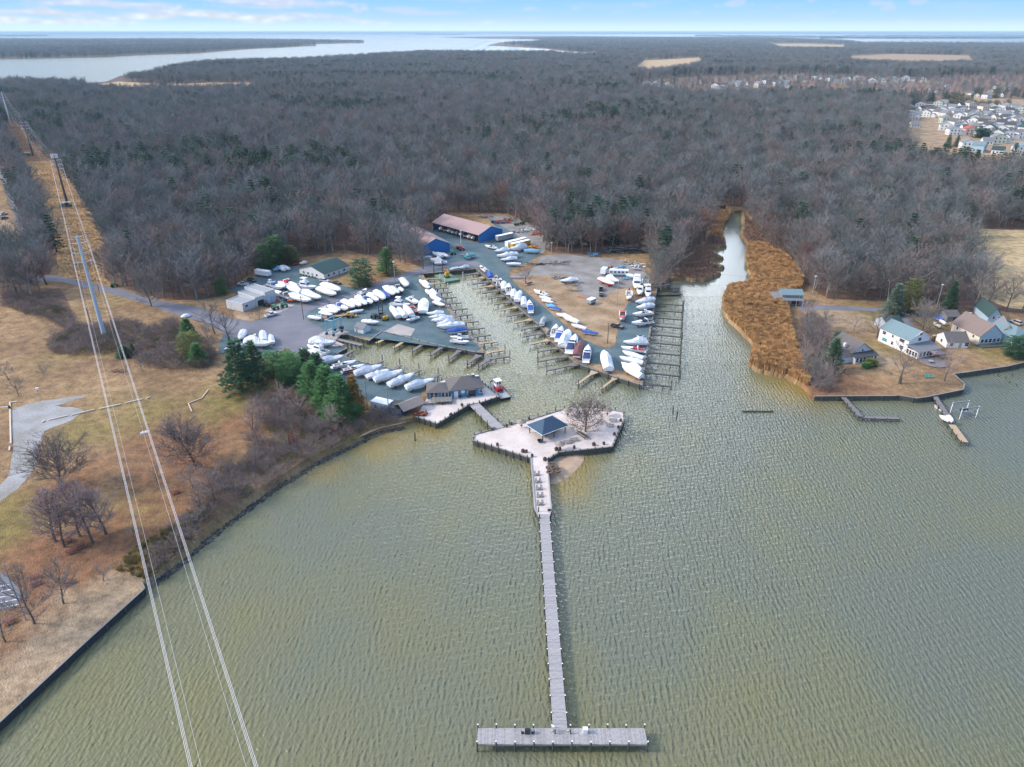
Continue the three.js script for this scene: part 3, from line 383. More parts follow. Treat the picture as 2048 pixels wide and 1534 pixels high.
function plankRun(a, b, w, y, thick = 0.05, board = 0.19, r = rng(5), tone = -1) {   // boards laid across the line a-b
  const L = Math.hypot(b[0] - a[0], b[1] - a[1]), n = Math.max(1, Math.round(L / board)), ang = Math.atan2(-(b[1] - a[1]), b[0] - a[0]), list = [];
  const q = rng(n); for (let i = 0; i < n; i++) { const t = (i + 0.5) / n, k = Math.floor(q() * 3); if (tone < 0 || k === tone) list.push(box(L / n * 0.9, thick, w * (1 + 0.012 * (r() - 0.5)), lerp(a[0], b[0], t), y - thick + 0.012 * (r() - 0.5), lerp(a[1], b[1], t), ang)); }
  const g = merge(list), p = g.attributes.position, uv = g.attributes.uv; for (let i = 0; i < p.count; i++) uv.setXY(i, p.getX(i) * 0.9 + p.getZ(i) * 1.7, p.getZ(i) * 0.9 - p.getX(i) * 1.3); return g;
}
function alongLine(pts, step, fn) { let left = step / 2; for (let i = 0; i + 1 < pts.length; i++) { const a = pts[i], b = pts[i + 1], L = Math.hypot(b[0] - a[0], b[1] - a[1]); while (left < L) { fn(lerp(a[0], b[0], left / L), lerp(a[1], b[1], left / L)); left += step; } left -= L; } }
const pileGeo = new Map(); const pile = (r, h) => { const k = r + '_' + h.toFixed(1); if (!pileGeo.has(k)) pileGeo.set(k, cyl(r, r * 0.9, h + 1, 0, -1, 0, 7)); return pileGeo.get(k); };
function bulkhead(name, label, px, o = {}) {   // sheet-pile timber wall with cap and piles
  const P = px.map((q) => (q.length === 2 ? G(q[0], q[1]) : q)), c = P[0], g = thing(name, label, o.cat ?? 'bulkhead', c[0], 0, c[1]), L = P.map((p) => [p[0] - c[0], p[1] - c[1]]), wall = [], cap = [], topY = LY + (o.rise ?? 0.12), r = rng(Math.round(px[0][0] * 13));
  for (let i = 0; i + 1 < L.length; i++) {
    const a = L[i], b = L[i + 1], len = Math.hypot(b[0] - a[0], b[1] - a[1]), ang = Math.atan2(-(b[1] - a[1]), b[0] - a[0]), mx = (a[0] + b[0]) / 2, mz = (a[1] + b[1]) / 2;
    const n = Math.max(1, Math.round(len / 0.6));
    for (let k = 0; k < n; k++) { const t = (k + 0.5) / n; wall.push(box(len / n * 0.95, topY + 1.2, 0.16 + 0.05 * (k % 2), lerp(a[0], b[0], t), -1.2, lerp(a[1], b[1], t), ang)); }
    wall.push(box(len + 0.2, 0.24, 0.42, mx, topY - 0.75, mz, ang));
    cap.push(box(len + 0.3, 0.12, o.cap ?? 0.5, mx, topY, mz, ang));
  }
  part('wall_boards', merge(wall), o.wall ?? T_DARK, g).userData.kind = 'stuff'; part('cap', merge(cap), o.capMat ?? T_CAP, g);
  const side = o.side ?? 0.3;
  if (o.step !== 0) alongLine(L, o.step ?? 2.6, (x, z) => { const h = topY + (o.pileUp ?? 0.45) * (0.7 + 0.6 * r()), m = part('pile', pile(0.17, h), o.pileMat ?? T_DARK, g); m.position.set(x + (r() - 0.5) * 0.1, 0, z + side); });
  return g;
}
bulkhead('seawall', 'dark timber seawall along the park lawn at lower left', SEAWALL, { pileUp: 0.1, step: 5, wall: T_BLACK, cap: 0.4, capMat: T_CAP });
bulkhead('bulkhead', 'dark timber bulkhead with short posts around the restaurant platform', DECK_EDGE, { pileUp: 0.8, step: 2.2 });
bulkhead('bulkhead', 'low timber bulkhead along the shore of the shrink-wrapped boats', WEST_EDGE.slice(0, 5), { pileUp: 0.3, step: 4 });
bulkhead('bulkhead', 'timber bulkhead lining the boat lift slip', WEST_EDGE.slice(4), { pileUp: 0.2, step: 2.6 });
bulkhead('bulkhead', 'timber bulkhead around the pointed gravel spit', SPIT_EDGE.slice(0, 10), { pileUp: 0.35, step: 4.2 });
bulkhead('bulkhead', 'short timber bulkhead across the head of the basin', SPIT_EDGE.slice(9), { pileUp: 0.35, step: 4.2 });
bulkhead('bulkhead', 'long timber bulkhead of the east bank from basin head to outer corner', EAST_EDGE.slice(0, 10), { pileUp: 0.35, step: 4.2 });
bulkhead('bulkhead', 'dark timber bulkhead facing the creek behind the white cruisers', EAST_EDGE.slice(9), { pileUp: 0.5, step: 3.4 });
bulkhead('bulkhead', 'low timber bulkhead before the waterfront house lawns', YARD_WALL, { pileUp: 0.1, step: 5, wall: T_DARK });

// sand island with its ring wall and the wide sand walkway
const ISLE = [[946, 881], [949, 869.5], [985, 861], [993, 856.7], [1008.5, 852], [1039, 846], [1058, 840], [1112, 822], [1142, 813.5], [1198, 815.7], [1224, 820], [1246.7, 824], [1248, 840], [1224, 894], [1118, 905], [1094, 919], [1102.5, 1021], [1098, 1034], [1079, 1036], [1069.6, 1019], [1061.8, 917]];
tag(landMesh('sand_island', up(ISLE), SAND, LY - 0.02, -1.2, 0), 'pale sand deck of the island and the walkway leading from it', null, null, 'structure');
tag(landMesh('restaurant_terrace', up(DECK_EDGE), SAND, LY + 0.03, -1, 0), 'pale sand terrace around the blue restaurant', null, null, 'structure');
{ const a = wavy([[1094, 921], [1118, 906], [1158, 904], [1155, 917], [1148, 928], [1138, 938], [1127, 947], [1114, 955], [1100, 962]], 0.5, 4, 9).map((p) => [...G(p[0], p[1], 0.2), 0]); const o = landMesh('beach', a.map((p) => [p[0], p[1], 1]), BEACH, 0.28, -0.5, 5); tag(o, 'small curved sand beach in the nook of the island walkway', null, null, 'structure'); }
bulkhead('bulkhead', 'dark ring wall of the sand island facing the open water', [[1061.8, 917], [946, 881], [949, 869.5], [993, 856.7]], { pileUp: 0.75, step: 2.4, side: 0.25 });
bulkhead('bulkhead', 'post-topped wall on the far side of the sand island', [[1008.5, 852], [1058, 840], [1142, 813.5], [1198, 815.7], [1246.7, 824]], { pileUp: 1.0, step: 3.4, side: -0.25 });
bulkhead('bulkhead', 'dark wall on the right side of the sand island above the beach', [[1246.7, 824], [1248, 840], [1224, 894], [1118, 905], [1094, 919]], { pileUp: 0.55, step: 2.2 });
bulkhead('bulkhead', 'timber side wall left of the sand walkway', [[1061.8, 917], [1069.6, 1019], [1079, 1036]], { pileUp: 0.05, step: 2.6, cap: 0.35, capMat: T_PALE });
bulkhead('bulkhead', 'timber side wall right of the sand walkway', [[1094, 919], [1102.5, 1021], [1098, 1034]], { pileUp: 0.05, step: 2.6, cap: 0.35, capMat: T_PALE });

function pier(name, label, aPx, bPx, w, o = {}) {   // plank walkway on piles between two points of the water
  const y = o.y ?? 1.5, A = G(aPx[0], aPx[1], y), B = G(bPx[0], bPx[1], y), g = thing(name, label, o.cat ?? 'pier', A[0], 0, A[1], 0, o.group), a = [0, 0], b = [B[0] - A[0], B[1] - A[1]], L = Math.hypot(...b), ang = Math.atan2(-b[1], b[0]), nx = -b[1] / L, nz = b[0] / L, r = rng(Math.round(aPx[0] * 7 + bPx[1]));
  if (o.mat === T_PALE) [T_PALE, T_PALE_B, T_PALE_C].forEach((m, k) => { part('planks', plankRun(a, b, w, y, 0.06, 0.24, r, k), m, g).userData.kind = 'stuff'; }); else part('planks', plankRun(a, b, w, y, 0.06, o.board ?? 0.2, r), o.mat ?? T_GREY, g).userData.kind = 'stuff';
  part('stringers', merge([-0.42, 0, 0.42].map((s) => box(L, 0.26, 0.12, b[0] / 2 + nx * w * s, y - 0.34, b[1] / 2 + nz * w * s, ang))), o.under ?? T_DARK, g);
  const n = Math.max(2, Math.round(L / (o.step ?? 4.5)) + 1), cap = o.capGeo && new THREE.CylinderGeometry(0.14, 0.14, 0.07, 8);
  for (let i = 0; i < n; i++) for (const s of o.sides ?? [-1, 1]) { const t = (i + (o.off ?? 0)) / (n - 1 + 2 * (o.off ?? 0)), h = y + (o.up ?? 0.3) * (0.8 + 0.4 * r()), m = part('pile', pile(o.pr ?? 0.15, h), o.pileMat ?? T_DARK, g); m.position.set(b[0] * t + nx * s * (w / 2 + 0.1), 0, b[1] * t + nz * s * (w / 2 + 0.1)); if (o.capGeo) { const q = part('pile_cap', cap, WHITE, m); q.position.y = h + 0.04; } }
  return g;
}
const longPier = pier('pier', 'long narrow grey plank pier running out from the sand walkway', [1088.5, 1028], [1120.5, 1462], 2.5, { y: 1.7, up: 0.12, mat: T_PALE, step: 3.6, capGeo: 1, pr: 0.14 });
{
  const g = pier('pier', 'crosswise grey plank platform at the outer end of the long pier', [955, 1472], [1292, 1472], 3.1, { y: 1.72, up: 0.75, mat: T_PALE, step: 3.2, capGeo: 1, pr: 0.15 });
  const fj = part('fascia', box(Math.abs(G(1292, 1472, 1.72)[0] - G(955, 1472, 1.72)[0]), 0.3, 0.08, (G(1292, 1472, 1.72)[0] - G(955, 1472, 1.72)[0]) / 2, 1.36, 1.6), T_CAP, g);
}
pier('footbridge', 'sloping plank footbridge joining restaurant terrace and sand island', [948.5, 808.5], [998, 857], 3.4, { y: 1.75, up: 0.9, mat: T_PALE, step: 5, pr: 0.16 });
pier('pier', 'low concrete-topped lift pier on the near side of the travel lift slip', [640, 670], [724, 690], 1.8, { y: 1.6, up: 0.2, mat: T_CAP, step: 2.2 });

const ORD = ['first', 'second', 'third', 'fourth', 'fifth', 'sixth', 'seventh', 'eighth', 'ninth', 'tenth', 'eleventh', 'twelfth', 'thirteenth', 'fourteenth', 'fifteenth', 'sixteenth', 'seventeenth', 'eighteenth', 'nineteenth', 'twentieth', 'twenty-first', 'twenty-second'];
function finger(label, root, end, o = {}) {   // finger pier: flared root, plank deck, tall mooring pile at the end
  const y = 1.35, A = G(root[0], root[1], y), B = G(end[0], end[1], y), g = thing('finger_pier', label, 'finger pier', A[0], 0, A[1], 0, o.group), b = [B[0] - A[0], B[1] - A[1]], L = Math.hypot(...b), w = o.w ?? 1.0, ang = Math.atan2(-b[1], b[0]), u = [b[0] / L, b[1] / L], nx = -u[1], nz = u[0], r = rng(Math.round(root[0] * 31 + root[1]));
  part('planks', plankRun([0, 0], b, w, y, 0.06, 0.24, r), o.mat ?? T_GREY, g).userData.kind = 'stuff';
  part('stringers', merge([box(L, 0.24, 0.1, b[0] / 2 + nx * w * 0.4, y - 0.32, b[1] / 2 + nz * w * 0.4, ang), box(L, 0.24, 0.1, b[0] / 2 - nx * w * 0.4, y - 0.32, b[1] / 2 - nz * w * 0.4, ang)]), T_DARK, g);
  const f = w * (o.flare ?? 1.6), e = Math.min(3.2, L * 0.35), tri = (s) => { const p = [[nx * s * w / 2, nz * s * w / 2], [nx * s * f, nz * s * f], [u[0] * e + nx * s * w / 2, u[1] * e + nz * s * w / 2]], m = [], yy = y + 0.01; m.push(p[0][0], yy, p[0][1], p[1][0], yy, p[1][1], p[2][0], yy, p[2][1], p[1][0], yy, p[1][1], p[1][0], yy - 0.3, p[1][1], p[2][0], yy - 0.3, p[2][1], p[1][0], yy, p[1][1], p[2][0], yy - 0.3, p[2][1], p[2][0], yy, p[2][1]); return tris(m); };
  part('gusset', merge([tri(1), tri(-1)]), o.mat ?? T_GREY, g);
  for (const [t, s, h] of [[0.35, 1, y], [0.35, -1, y], [0.72, 1, y], [0.72, -1, y]]) part('pile', pile(0.12, h), T_DARK, g).position.set(b[0] * t + nx * s * w * 0.55, 0, b[1] * t + nz * s * w * 0.55);
  const tall = part('mooring_pile', pile(0.16, 3.4), o.tall ?? T_DARK, g); tall.position.set(b[0] + u[0] * 0.2 - nx * w * 0.55, 0, b[1] + u[1] * 0.2 - nz * w * 0.55);
  return g;
}
const conv = (o, s) => (x, y) => [o[0] + x / s, o[1] + y / s];
const k1 = conv([420, 420], 5.1125), k2 = conv([780, 400], 5.1125), k3 = conv([1080, 400], 5.1125), k4 = conv([420, 600], 5.1125), k5 = conv([780, 620], 5.1125), k6 = conv([1080, 540], 5.1125), k7 = conv([930, 760], 5.479), k8 = conv([1480, 520], 5.1125), k9 = conv([1700, 560], 5.876);
[[k2, 330, 810, 510, 800, 1], [k2, 400, 860, 560, 845, 1], [k2, 430, 910, 590, 895], [k2, 470, 955, 630, 940], [k2, 510, 1010, 680, 990], [k2, 555, 1062, 730, 1048], [k2, 605, 1125, 790, 1108], [k2, 655, 1188, 842, 1168], [k2, 710, 1258, 903, 1238], [k2, 765, 1328, 967, 1305], [k2, 825, 1400, 1030, 1378], [k2, 888, 1468, 1100, 1445, 1], [k5, 960, 440, 1175, 408, 1], [k5, 1005, 500, 1225, 470]].forEach(([k, a, b, c, d, n], i) => finger((n ? 'new tan' : 'weathered grey') + ' finger pier off the gravel spit, ' + ORD[i] + ' from the basin head', k(a, b), k(c, d), { mat: n ? T_NEW : T_GREY, group: 'finger piers of the spit', tall: i < 12 ? WHITE : T_DARK }));
[[k2, 905, 745, 745, 770], [k2, 960, 790, 790, 815, 1], [k2, 1010, 832, 840, 860], [k2, 1055, 873, 885, 905, 1], [k2, 1105, 922, 935, 955], [k2, 1165, 978, 995, 1010], [k2, 1230, 1038, 1058, 1070], [k2, 1305, 1092, 1125, 1130, 1], [k2, 1375, 1153, 1185, 1190], [k2, 1445, 1218, 1258, 1260, 1], [k2, 1515, 1285, 1330, 1328], [k2, 1550, 1358, 1350, 1398], [k2, 1625, 1428, 1430, 1475, 1], [k5, 1722, 385, 1510, 425], [k5, 1810, 468, 1510, 525], [k5, 1900, 550, 1600, 618], [k6, 562, 1035, 380, 1168, 1], [k6, 782, 1092, 622, 1213, 1]].forEach(([k, a, b, c, d, n], i) => finger((n ? 'new tan' : 'weathered grey') + ' finger pier off the east bank, ' + ORD[i] + ' from the basin head', k(a, b), k(c, d), { mat: n ? T_NEW : T_GREY, group: 'finger piers of the east bank', tall: i < 13 ? WHITE : T_DARK }));
[[k4, 1845, 370, 1700, 440, 1], [k5, 187, 293, 35, 385, 1], [k5, 370, 325, 215, 425], [k5, 550, 365, 400, 465], [k5, 725, 400, 585, 510], [k5, 912, 458, 775, 555], [k5, 1012, 498, 890, 580]].forEach(([k, a, b, c, d, n], i) => finger((n ? 'new tan' : 'weathered grey') + ' slanting finger pier on the south side of the spit, ' + ORD[i] + ' from the lift', k(a, b), k(c, d), { mat: n ? T_NEW : T_GREY, w: 1.4, flare: 1.1, group: 'finger piers south of the spit' }));
[[k4, 1355, 575, 1462, 513], [k4, 1660, 662, 1772, 618], [k4, 1840, 735, 1955, 660], [k5, 195, 665, 310, 605], [k5, 380, 718, 505, 657]].forEach(([k, a, b, c, d], i) => finger('grey finger pier behind the white shrink-wrapped boats, ' + ORD[i] + ' from the lift', k(a, b), k(c, d), { w: 1.4, flare: 0.9, group: 'finger piers of the west shore' }));
[[1185, 340, 1465, 360], [1180, 410, 1460, 430], [1165, 483, 1455, 508], [1150, 568, 1450, 594], [1140, 655, 1450, 684], [1130, 740, 1440, 768], [1110, 840, 1435, 870], [1092, 940, 1430, 975], [1075, 1045, 1430, 1085], [1058, 1158, 1335, 1190]].forEach(([a, b, c, d], i) => finger('narrow dark finger pier on the creek side, ' + ORD[i] + ' from the woods', k6(a, b), k6(c, d), { w: 0.85, mat: T_DARK, flare: 1.7, group: 'creek-side finger piers' }));
{ const a = k6(1466, 310), b = k6(1430, 1090); pier('catwalk', 'thin dark beam linking the outer ends of the creek-side finger piers', a, b, 0.22, { y: 1.4, board: 0.8, mat: T_DARK, step: 5, up: 0.6, sides: [1], pr: 0.11 }); }
pier('pier', 'crooked grey pier from the cottage lawn', [1686, 793], [1722, 833], 1.6, { y: 1.4, up: 0.5, mat: T_GREY, step: 3 });
pier('pier', 'low crosswise grey pier end off the cottage lawn', [1722, 834], [1797, 836], 1.4, { y: 1.1, up: 0.3, mat: T_GREY, step: 4 });
pier('pier', 'grey pier leading to the boat lift off the white house lawn', [1864, 783], [1904, 845], 1.6, { y: 1.4, up: 0.4, mat: T_GREY, step: 3.5 });
pier('pier', 'pale outer end of the boat lift pier', [1904, 849], [1930, 884], 2.0, { y: 1.45, up: 0.5, mat: T_NEW, step: 3.5 });
pier('breakwater', 'low dark timber breakwater awash in the creek mouth', [1486, 822], [1546, 822], 0.5, { y: 0.35, up: 0.1, mat: T_BLACK, step: 3 });
for (const [x, y, l] of [[1346, 828, 'left one of two leaning dark pilings in the creek mouth'], [1353, 838, 'right one of two leaning dark pilings in the creek mouth'], [830, 882, 'single dark piling standing in the water below the restaurant']]) { const p = G(x, y, 0), t = tag(top('piling', cyl(0.2, 0.17, 4, 0, -1, 0, 8), T_BLACK), l, 'piling'); t.position.set(p[0], 0, p[1]); t.rotation.z = x === 1346 ? 0.08 : -0.04; }
[[1988, 745], [1996, 752], [2003, 742], [2011, 757], [2018, 766], [2024, 752], [2032, 772]].forEach(([x, y], i) => { const p = G(x, y, 0), t = tag(top('piling', cyl(0.14, 0.12, 1.9, 0, -1, 0, 6), T_BLACK), 'short old piling stub off the right shore, ' + ORD[[0, 1, 2, 3, 4, 5, 6][i]] + ' counted outward from the bank', 'piling', 'old piling stubs off the right shore'); t.position.set(p[0], 0, p[1]); });

// ---------- boats ----------
function loft(secs, capA = true, capB = false) {
  const p = [], q = (a, b, c, d) => p.push(...a, ...b, ...c, ...a, ...c, ...d);
  for (let i = 0; i + 1 < secs.length; i++) for (let j = 0; j + 1 < secs[i].length; j++) q(secs[i][j], secs[i][j + 1], secs[i + 1][j + 1], secs[i + 1][j]);
  const cap = (s, f) => { for (let j = 1; j + 1 < s.length; j++) f ? p.push(...s[0], ...s[j], ...s[j + 1]) : p.push(...s[0], ...s[j + 1], ...s[j]); };
  if (capA) cap(secs[0], false); if (capB) cap(secs[secs.length - 1], true);
  return tris(p);
}
const BL = 10, BW = 3.3, TS = [0, 0.12, 0.25, 0.38, 0.5, 0.62, 0.74, 0.84, 0.92, 0.97, 1];   // boats are modelled 10 m long, bow at +x
const hb = (t) => BW / 2 * (t < 0.5 ? 0.92 + 0.16 * t : Math.pow(Math.max(0, 1 - Math.pow((t - 0.5) / 0.5, 2.1)), 0.62)) + 0.015, sheer = (t) => 1.95 + 0.5 * t * t, keel = (t) => 0.55 + (t > 0.72 ? Math.pow((t - 0.72) / 0.28, 2.2) * 1.5 : 0), X = (t) => (t - 0.5) * BL;
const chin = (t) => { const k = keel(t), s = sheer(t); return [hb(t) * (0.86 - 0.25 * t * t), k + (s - k) * 0.36]; };
const hullGeo = loft(TS.map((t) => { const [c, y] = chin(t), s = sheer(t), b = hb(t); return [[X(t), y, -c], [X(t), s, -b], [X(t), s, -b * 0.9], [X(t), s, b * 0.9], [X(t), s, b], [X(t), y, c]]; }).map((s) => [s[0], s[1]])).clone();
const hullSides = (() => { const side = (k) => loft(TS.map((t) => { const [c, y] = chin(t); return k > 0 ? [[X(t), sheer(t), hb(t)], [X(t), y, c]] : [[X(t), y, -c], [X(t), sheer(t), -hb(t)]]; }), false); const [c, y] = chin(0), b = hb(0), s = sheer(0); return merge([side(1), side(-1), quadsOf([[[X(0), y, -c], [X(0), y, c], [X(0), s, b], [X(0), s, -b]]])]); })();
const hullBottom = (() => { const side = (k) => loft(TS.map((t) => { const [c, y] = chin(t); return k > 0 ? [[X(t), y, c], [X(t), keel(t), 0]] : [[X(t), keel(t), 0], [X(t), y, -c]]; }), false); const [c, y] = chin(0); return merge([side(1), side(-1), tris([X(0), y, -c, X(0), keel(0), 0, X(0), y, c])]); })();
const deckLoft = (t0, t1, dy, crown, inset = 0.96) => loft(TS.filter((t) => t >= t0 && t <= t1).map((t) => [[X(t), sheer(t) + dy, -hb(t) * inset], [X(t), sheer(t) + dy + crown, -hb(t) * 0.45], [X(t), sheer(t) + dy + crown, hb(t) * 0.45], [X(t), sheer(t) + dy, hb(t) * inset]]), true, true);
function coverGeo(seed, prof, shoulder = 0.62, drop = 0.35) {
  const r = rng(seed), j = (a) => (r() - 0.5) * a, ts = [-0.012, ...TS.slice(1), 1.012], P = (t) => { for (let i = 0; i + 1 < prof.length; i++) if (t <= prof[i + 1][0]) return lerp(prof[i][1], prof[i + 1][1], clamp((t - prof[i][0]) / (prof[i + 1][0] - prof[i][0]))); return prof[prof.length - 1][1]; };
  return loft(ts.map((t) => { const u = clamp(t), b = hb(u) * 1.05 + 0.03, s = sheer(u), h = P(u), x = X(t); return [[x, s - drop + j(0.1), -b], [x, s + 0.08, -b], [x + j(0.2), s + 0.1 + h * 0.55 + j(0.14), -b * shoulder], [x + j(0.2), s + 0.12 + h + j(0.16), j(0.1)], [x + j(0.2), s + 0.1 + h * 0.55 + j(0.14), b * shoulder], [x, s + 0.08, b], [x, s - drop + j(0.1), b]]; }), true);
}
const PROF = [[[0, 0.85], [0.2, 1.35], [0.42, 1.75], [0.6, 0.75], [0.85, 0.35], [1, 0.08]], [[0, 0.35], [0.3, 0.8], [0.5, 0.95], [0.7, 0.5], [1, 0.05]], [[0, 1.1], [0.18, 2.3], [0.42, 2.55], [0.58, 1.2], [0.8, 0.5], [1, 0.1]], [[0, 0.7], [0.1, 1.15], [0.5, 1.2], [0.8, 0.9], [1, 0.1]], [[0, 0.5], [0.25, 1.15], [0.36, 0.8], [0.5, 1.4], [0.66, 0.55], [0.9, 0.3], [1, 0.05]]];
const covers = []; PROF.forEach((p, i) => { covers.push(coverGeo(40 + i, p, i === 3 ? 0.82 : 0.62), coverGeo(60 + i, p, i === 3 ? 0.8 : 0.56)); });
const C = { white: std([0.80, 0.81, 0.83], 0.42), wrap: std(0xffffff, 0.5, { map: patchy([0.84, 0.845, 0.86], [0.66, 0.675, 0.70], 4, 41, 3, 12, 0.03, 128), bumpMap: tex(128, (u, v) => { const t = 0.5 + 0.5 * Math.sin((u * 5 + 0.6 * noise(u * 4, v * 4, 4)) * 6.283) * (0.5 + 0.5 * noise(u * 3, v * 3 + 7, 3)) + 0.3 * noise(u * 12, v * 5, 12); return [t, t, t]; }, false, 1 / 4), bumpScale: 0.12 }), blue: std([0.02, 0.085, 0.36], 0.65), navy: std([0.018, 0.04, 0.12], 0.6), teal: std([0.02, 0.27, 0.27], 0.6), maroon: std([0.16, 0.055, 0.05], 0.75), red: std([0.42, 0.02, 0.03], 0.5), dark: std([0.03, 0.035, 0.04], 0.5), grey: std([0.30, 0.32, 0.34], 0.6), lightblue: std([0.10, 0.33, 0.52], 0.55), green: std([0.03, 0.20, 0.10], 0.6), tan: std([0.42, 0.34, 0.24], 0.8), black: std([0.02, 0.02, 0.022], 0.6), glass: std([0.015, 0.02, 0.025], 0.08), metal: std([0.45, 0.46, 0.48], 0.35, { metalness: 0.8 }), bluehull: std([0.05, 0.14, 0.28], 0.4), yellow: std([0.56, 0.32, 0.02], 0.55), orange: std([0.55, 0.13, 0.02], 0.6), brown: std([0.14, 0.075, 0.045], 0.8), rust: std([0.23, 0.07, 0.035], 0.85), tyre: std([0.02, 0.02, 0.02], 0.9) };
const standGeo = (() => { const one = (x, z) => [rod([x, 0, z * 1.25], [x, 1.25, z * 0.9], 0.05, 4), rod([x - 0.35, 0, z * 1.4], [x, 0.8, z], 0.035, 3), rod([x + 0.35, 0, z * 1.4], [x, 0.8, z], 0.035, 3)]; return [...one(-3, 1.3), ...one(-3, -1.3), ...one(1.6, 1.25), ...one(1.6, -1.25)]; })();
const standMerged = merge(standGeo), blockGeo = merge([box(0.4, 0.6, 1.1, -2.6, 0, 0), box(0.4, 0.6, 1.1, 1.8, 0, 0)]), trailerGeo = merge([box(7.4, 0.14, 0.12, 0, 0.45, 0.7), box(7.4, 0.14, 0.12, 0, 0.45, -0.7), box(3.2, 0.14, 0.14, 4.9, 0.42, 0), box(0.14, 0.14, 1.5, -2, 0.44, 0), box(0.14, 0.14, 1.5, 2, 0.44, 0)]);
const boatProto = new Map();
function boatOf(type) {
  if (boatProto.has(type)) return boatProto.get(type);
  const g = new THREE.Group(), [kind, colour = 'white', variant = '0'] = type.split('/'), v = +variant, hullCol = { redhull: C.red, bluehull: C.bluehull }[colour] ?? (colour === 'navyhull' ? C.navy : C.white);
  part('hull', hullSides, hullCol, g); part('bottom', hullBottom, [C.navy, C.dark, C.bluehull, C.maroon][v % 4], g); part('jack_stands', standMerged, C.orange, g).userData.kind = 'stuff'; part('keel_blocks', blockGeo, C.brown, g);
  const winds = (h = 0.75, t0 = 0.44, t1 = 0.6) => { const s = (t, y, k) => [[X(t), sheer(t) + 0.2, -hb(t) * 0.78], [X(t) - k, sheer(t) + y, -hb(t) * 0.66], [X(t) - k, sheer(t) + y, hb(t) * 0.66], [X(t), sheer(t) + 0.2, hb(t) * 0.78]]; part('windshield', loft([s(t0, h, 0.2), s(t1, h * 0.55, 0.3), s(t1 + 0.03, 0.05, 0)], true), C.glass, g); };
  if (kind === 'wrap') part('shrink_wrap', covers[v % 10], C[colour] && colour !== 'white' && colour !== 'redhull' && colour !== 'bluehull' ? C[colour] : C.wrap, g);
  if (kind === 'tarp') part('tarpaulin', covers[(v + 2) % 4], C[colour], g);
  if (['express', 'fly', 'open', 'work', 'bow'].includes(kind)) {
    part('gunwale', merge([1, -1].map((k) => loft(TS.slice(0, 6).map((t) => k > 0 ? [[X(t), sheer(t), hb(t) * 0.8], [X(t), sheer(t), hb(t)]] : [[X(t), sheer(t), -hb(t)], [X(t), sheer(t), -hb(t) * 0.8]]), false))), C.white, g);
    part('cockpit_floor', quadsOf([[[X(0.02), 1.35, -1.3], [X(0.02), 1.35, 1.3], [X(0.6), 1.35, 1.25], [X(0.6), 1.35, -1.25]]]), C.tan, g);
    part('cockpit_lining', merge([1, -1].map((k) => quadsOf([[[X(0.02), 1.35, 1.25 * k], [X(0.02), 1.96, 1.25 * k], [X(0.6), 2.1, 1.28 * k], [X(0.6), 1.35, 1.28 * k]]])).concat([quadsOf([[[X(0.03), 1.35, -1.25], [X(0.03), 1.97, -1.25], [X(0.03), 1.97, 1.25], [X(0.03), 1.35, 1.25]]])])), C.white, g);
  }
  if (kind === 'express') { part('foredeck', deckLoft(0.5, 1, 0.01, 0.28), C.white, g); part('cabin_trunk', loft([0.5, 0.62, 0.74, 0.84].map((t) => [[X(t), sheer(t) + 0.2, -hb(t) * 0.62], [X(t), sheer(t) + 0.58 - 0.25 * (t - 0.5) / 0.34, -hb(t) * 0.46], [X(t), sheer(t) + 0.58 - 0.25 * (t - 0.5) / 0.34, hb(t) * 0.46], [X(t), sheer(t) + 0.2, hb(t) * 0.62]]), true, true), C.white, g); winds(); part('radar_arch', merge([box(0.35, 1.15, 0.12, X(0.27), 1.95, -1.35, 0, 0, -0.2), box(0.35, 1.15, 0.12, X(0.27), 1.95, 1.35, 0, 0, -0.2), box(0.4, 0.12, 2.7, X(0.27) + 0.24, 3.05, 0)]), C.white, g); part('swim_platform', box(0.9, 0.1, 2.8, X(0) - 0.4, 1.0, 0), C.white, g); part('helm_seats', merge([box(0.6, 0.7, 0.7, X(0.38), 1.35, 0.6), box(0.6, 0.7, 0.7, X(0.38), 1.35, -0.6), box(0.5, 0.5, 2.2, X(0.06), 1.35, 0)]), C.white, g); if (C[colour] && colour !== 'white') part('cockpit_cover', loft([0.03, 0.12, 0.25, 0.38, 0.47].map((t, i) => [[X(t), sheer(t) + 0.02, -1.45], [X(t), sheer(t) + 0.15 + 0.2 * i, -0.9], [X(t), sheer(t) + 0.2 + 0.22 * i, 0], [X(t), sheer(t) + 0.15 + 0.2 * i, 0.9], [X(t), sheer(t) + 0.02, 1.45]]), true, true), C[colour], g); }
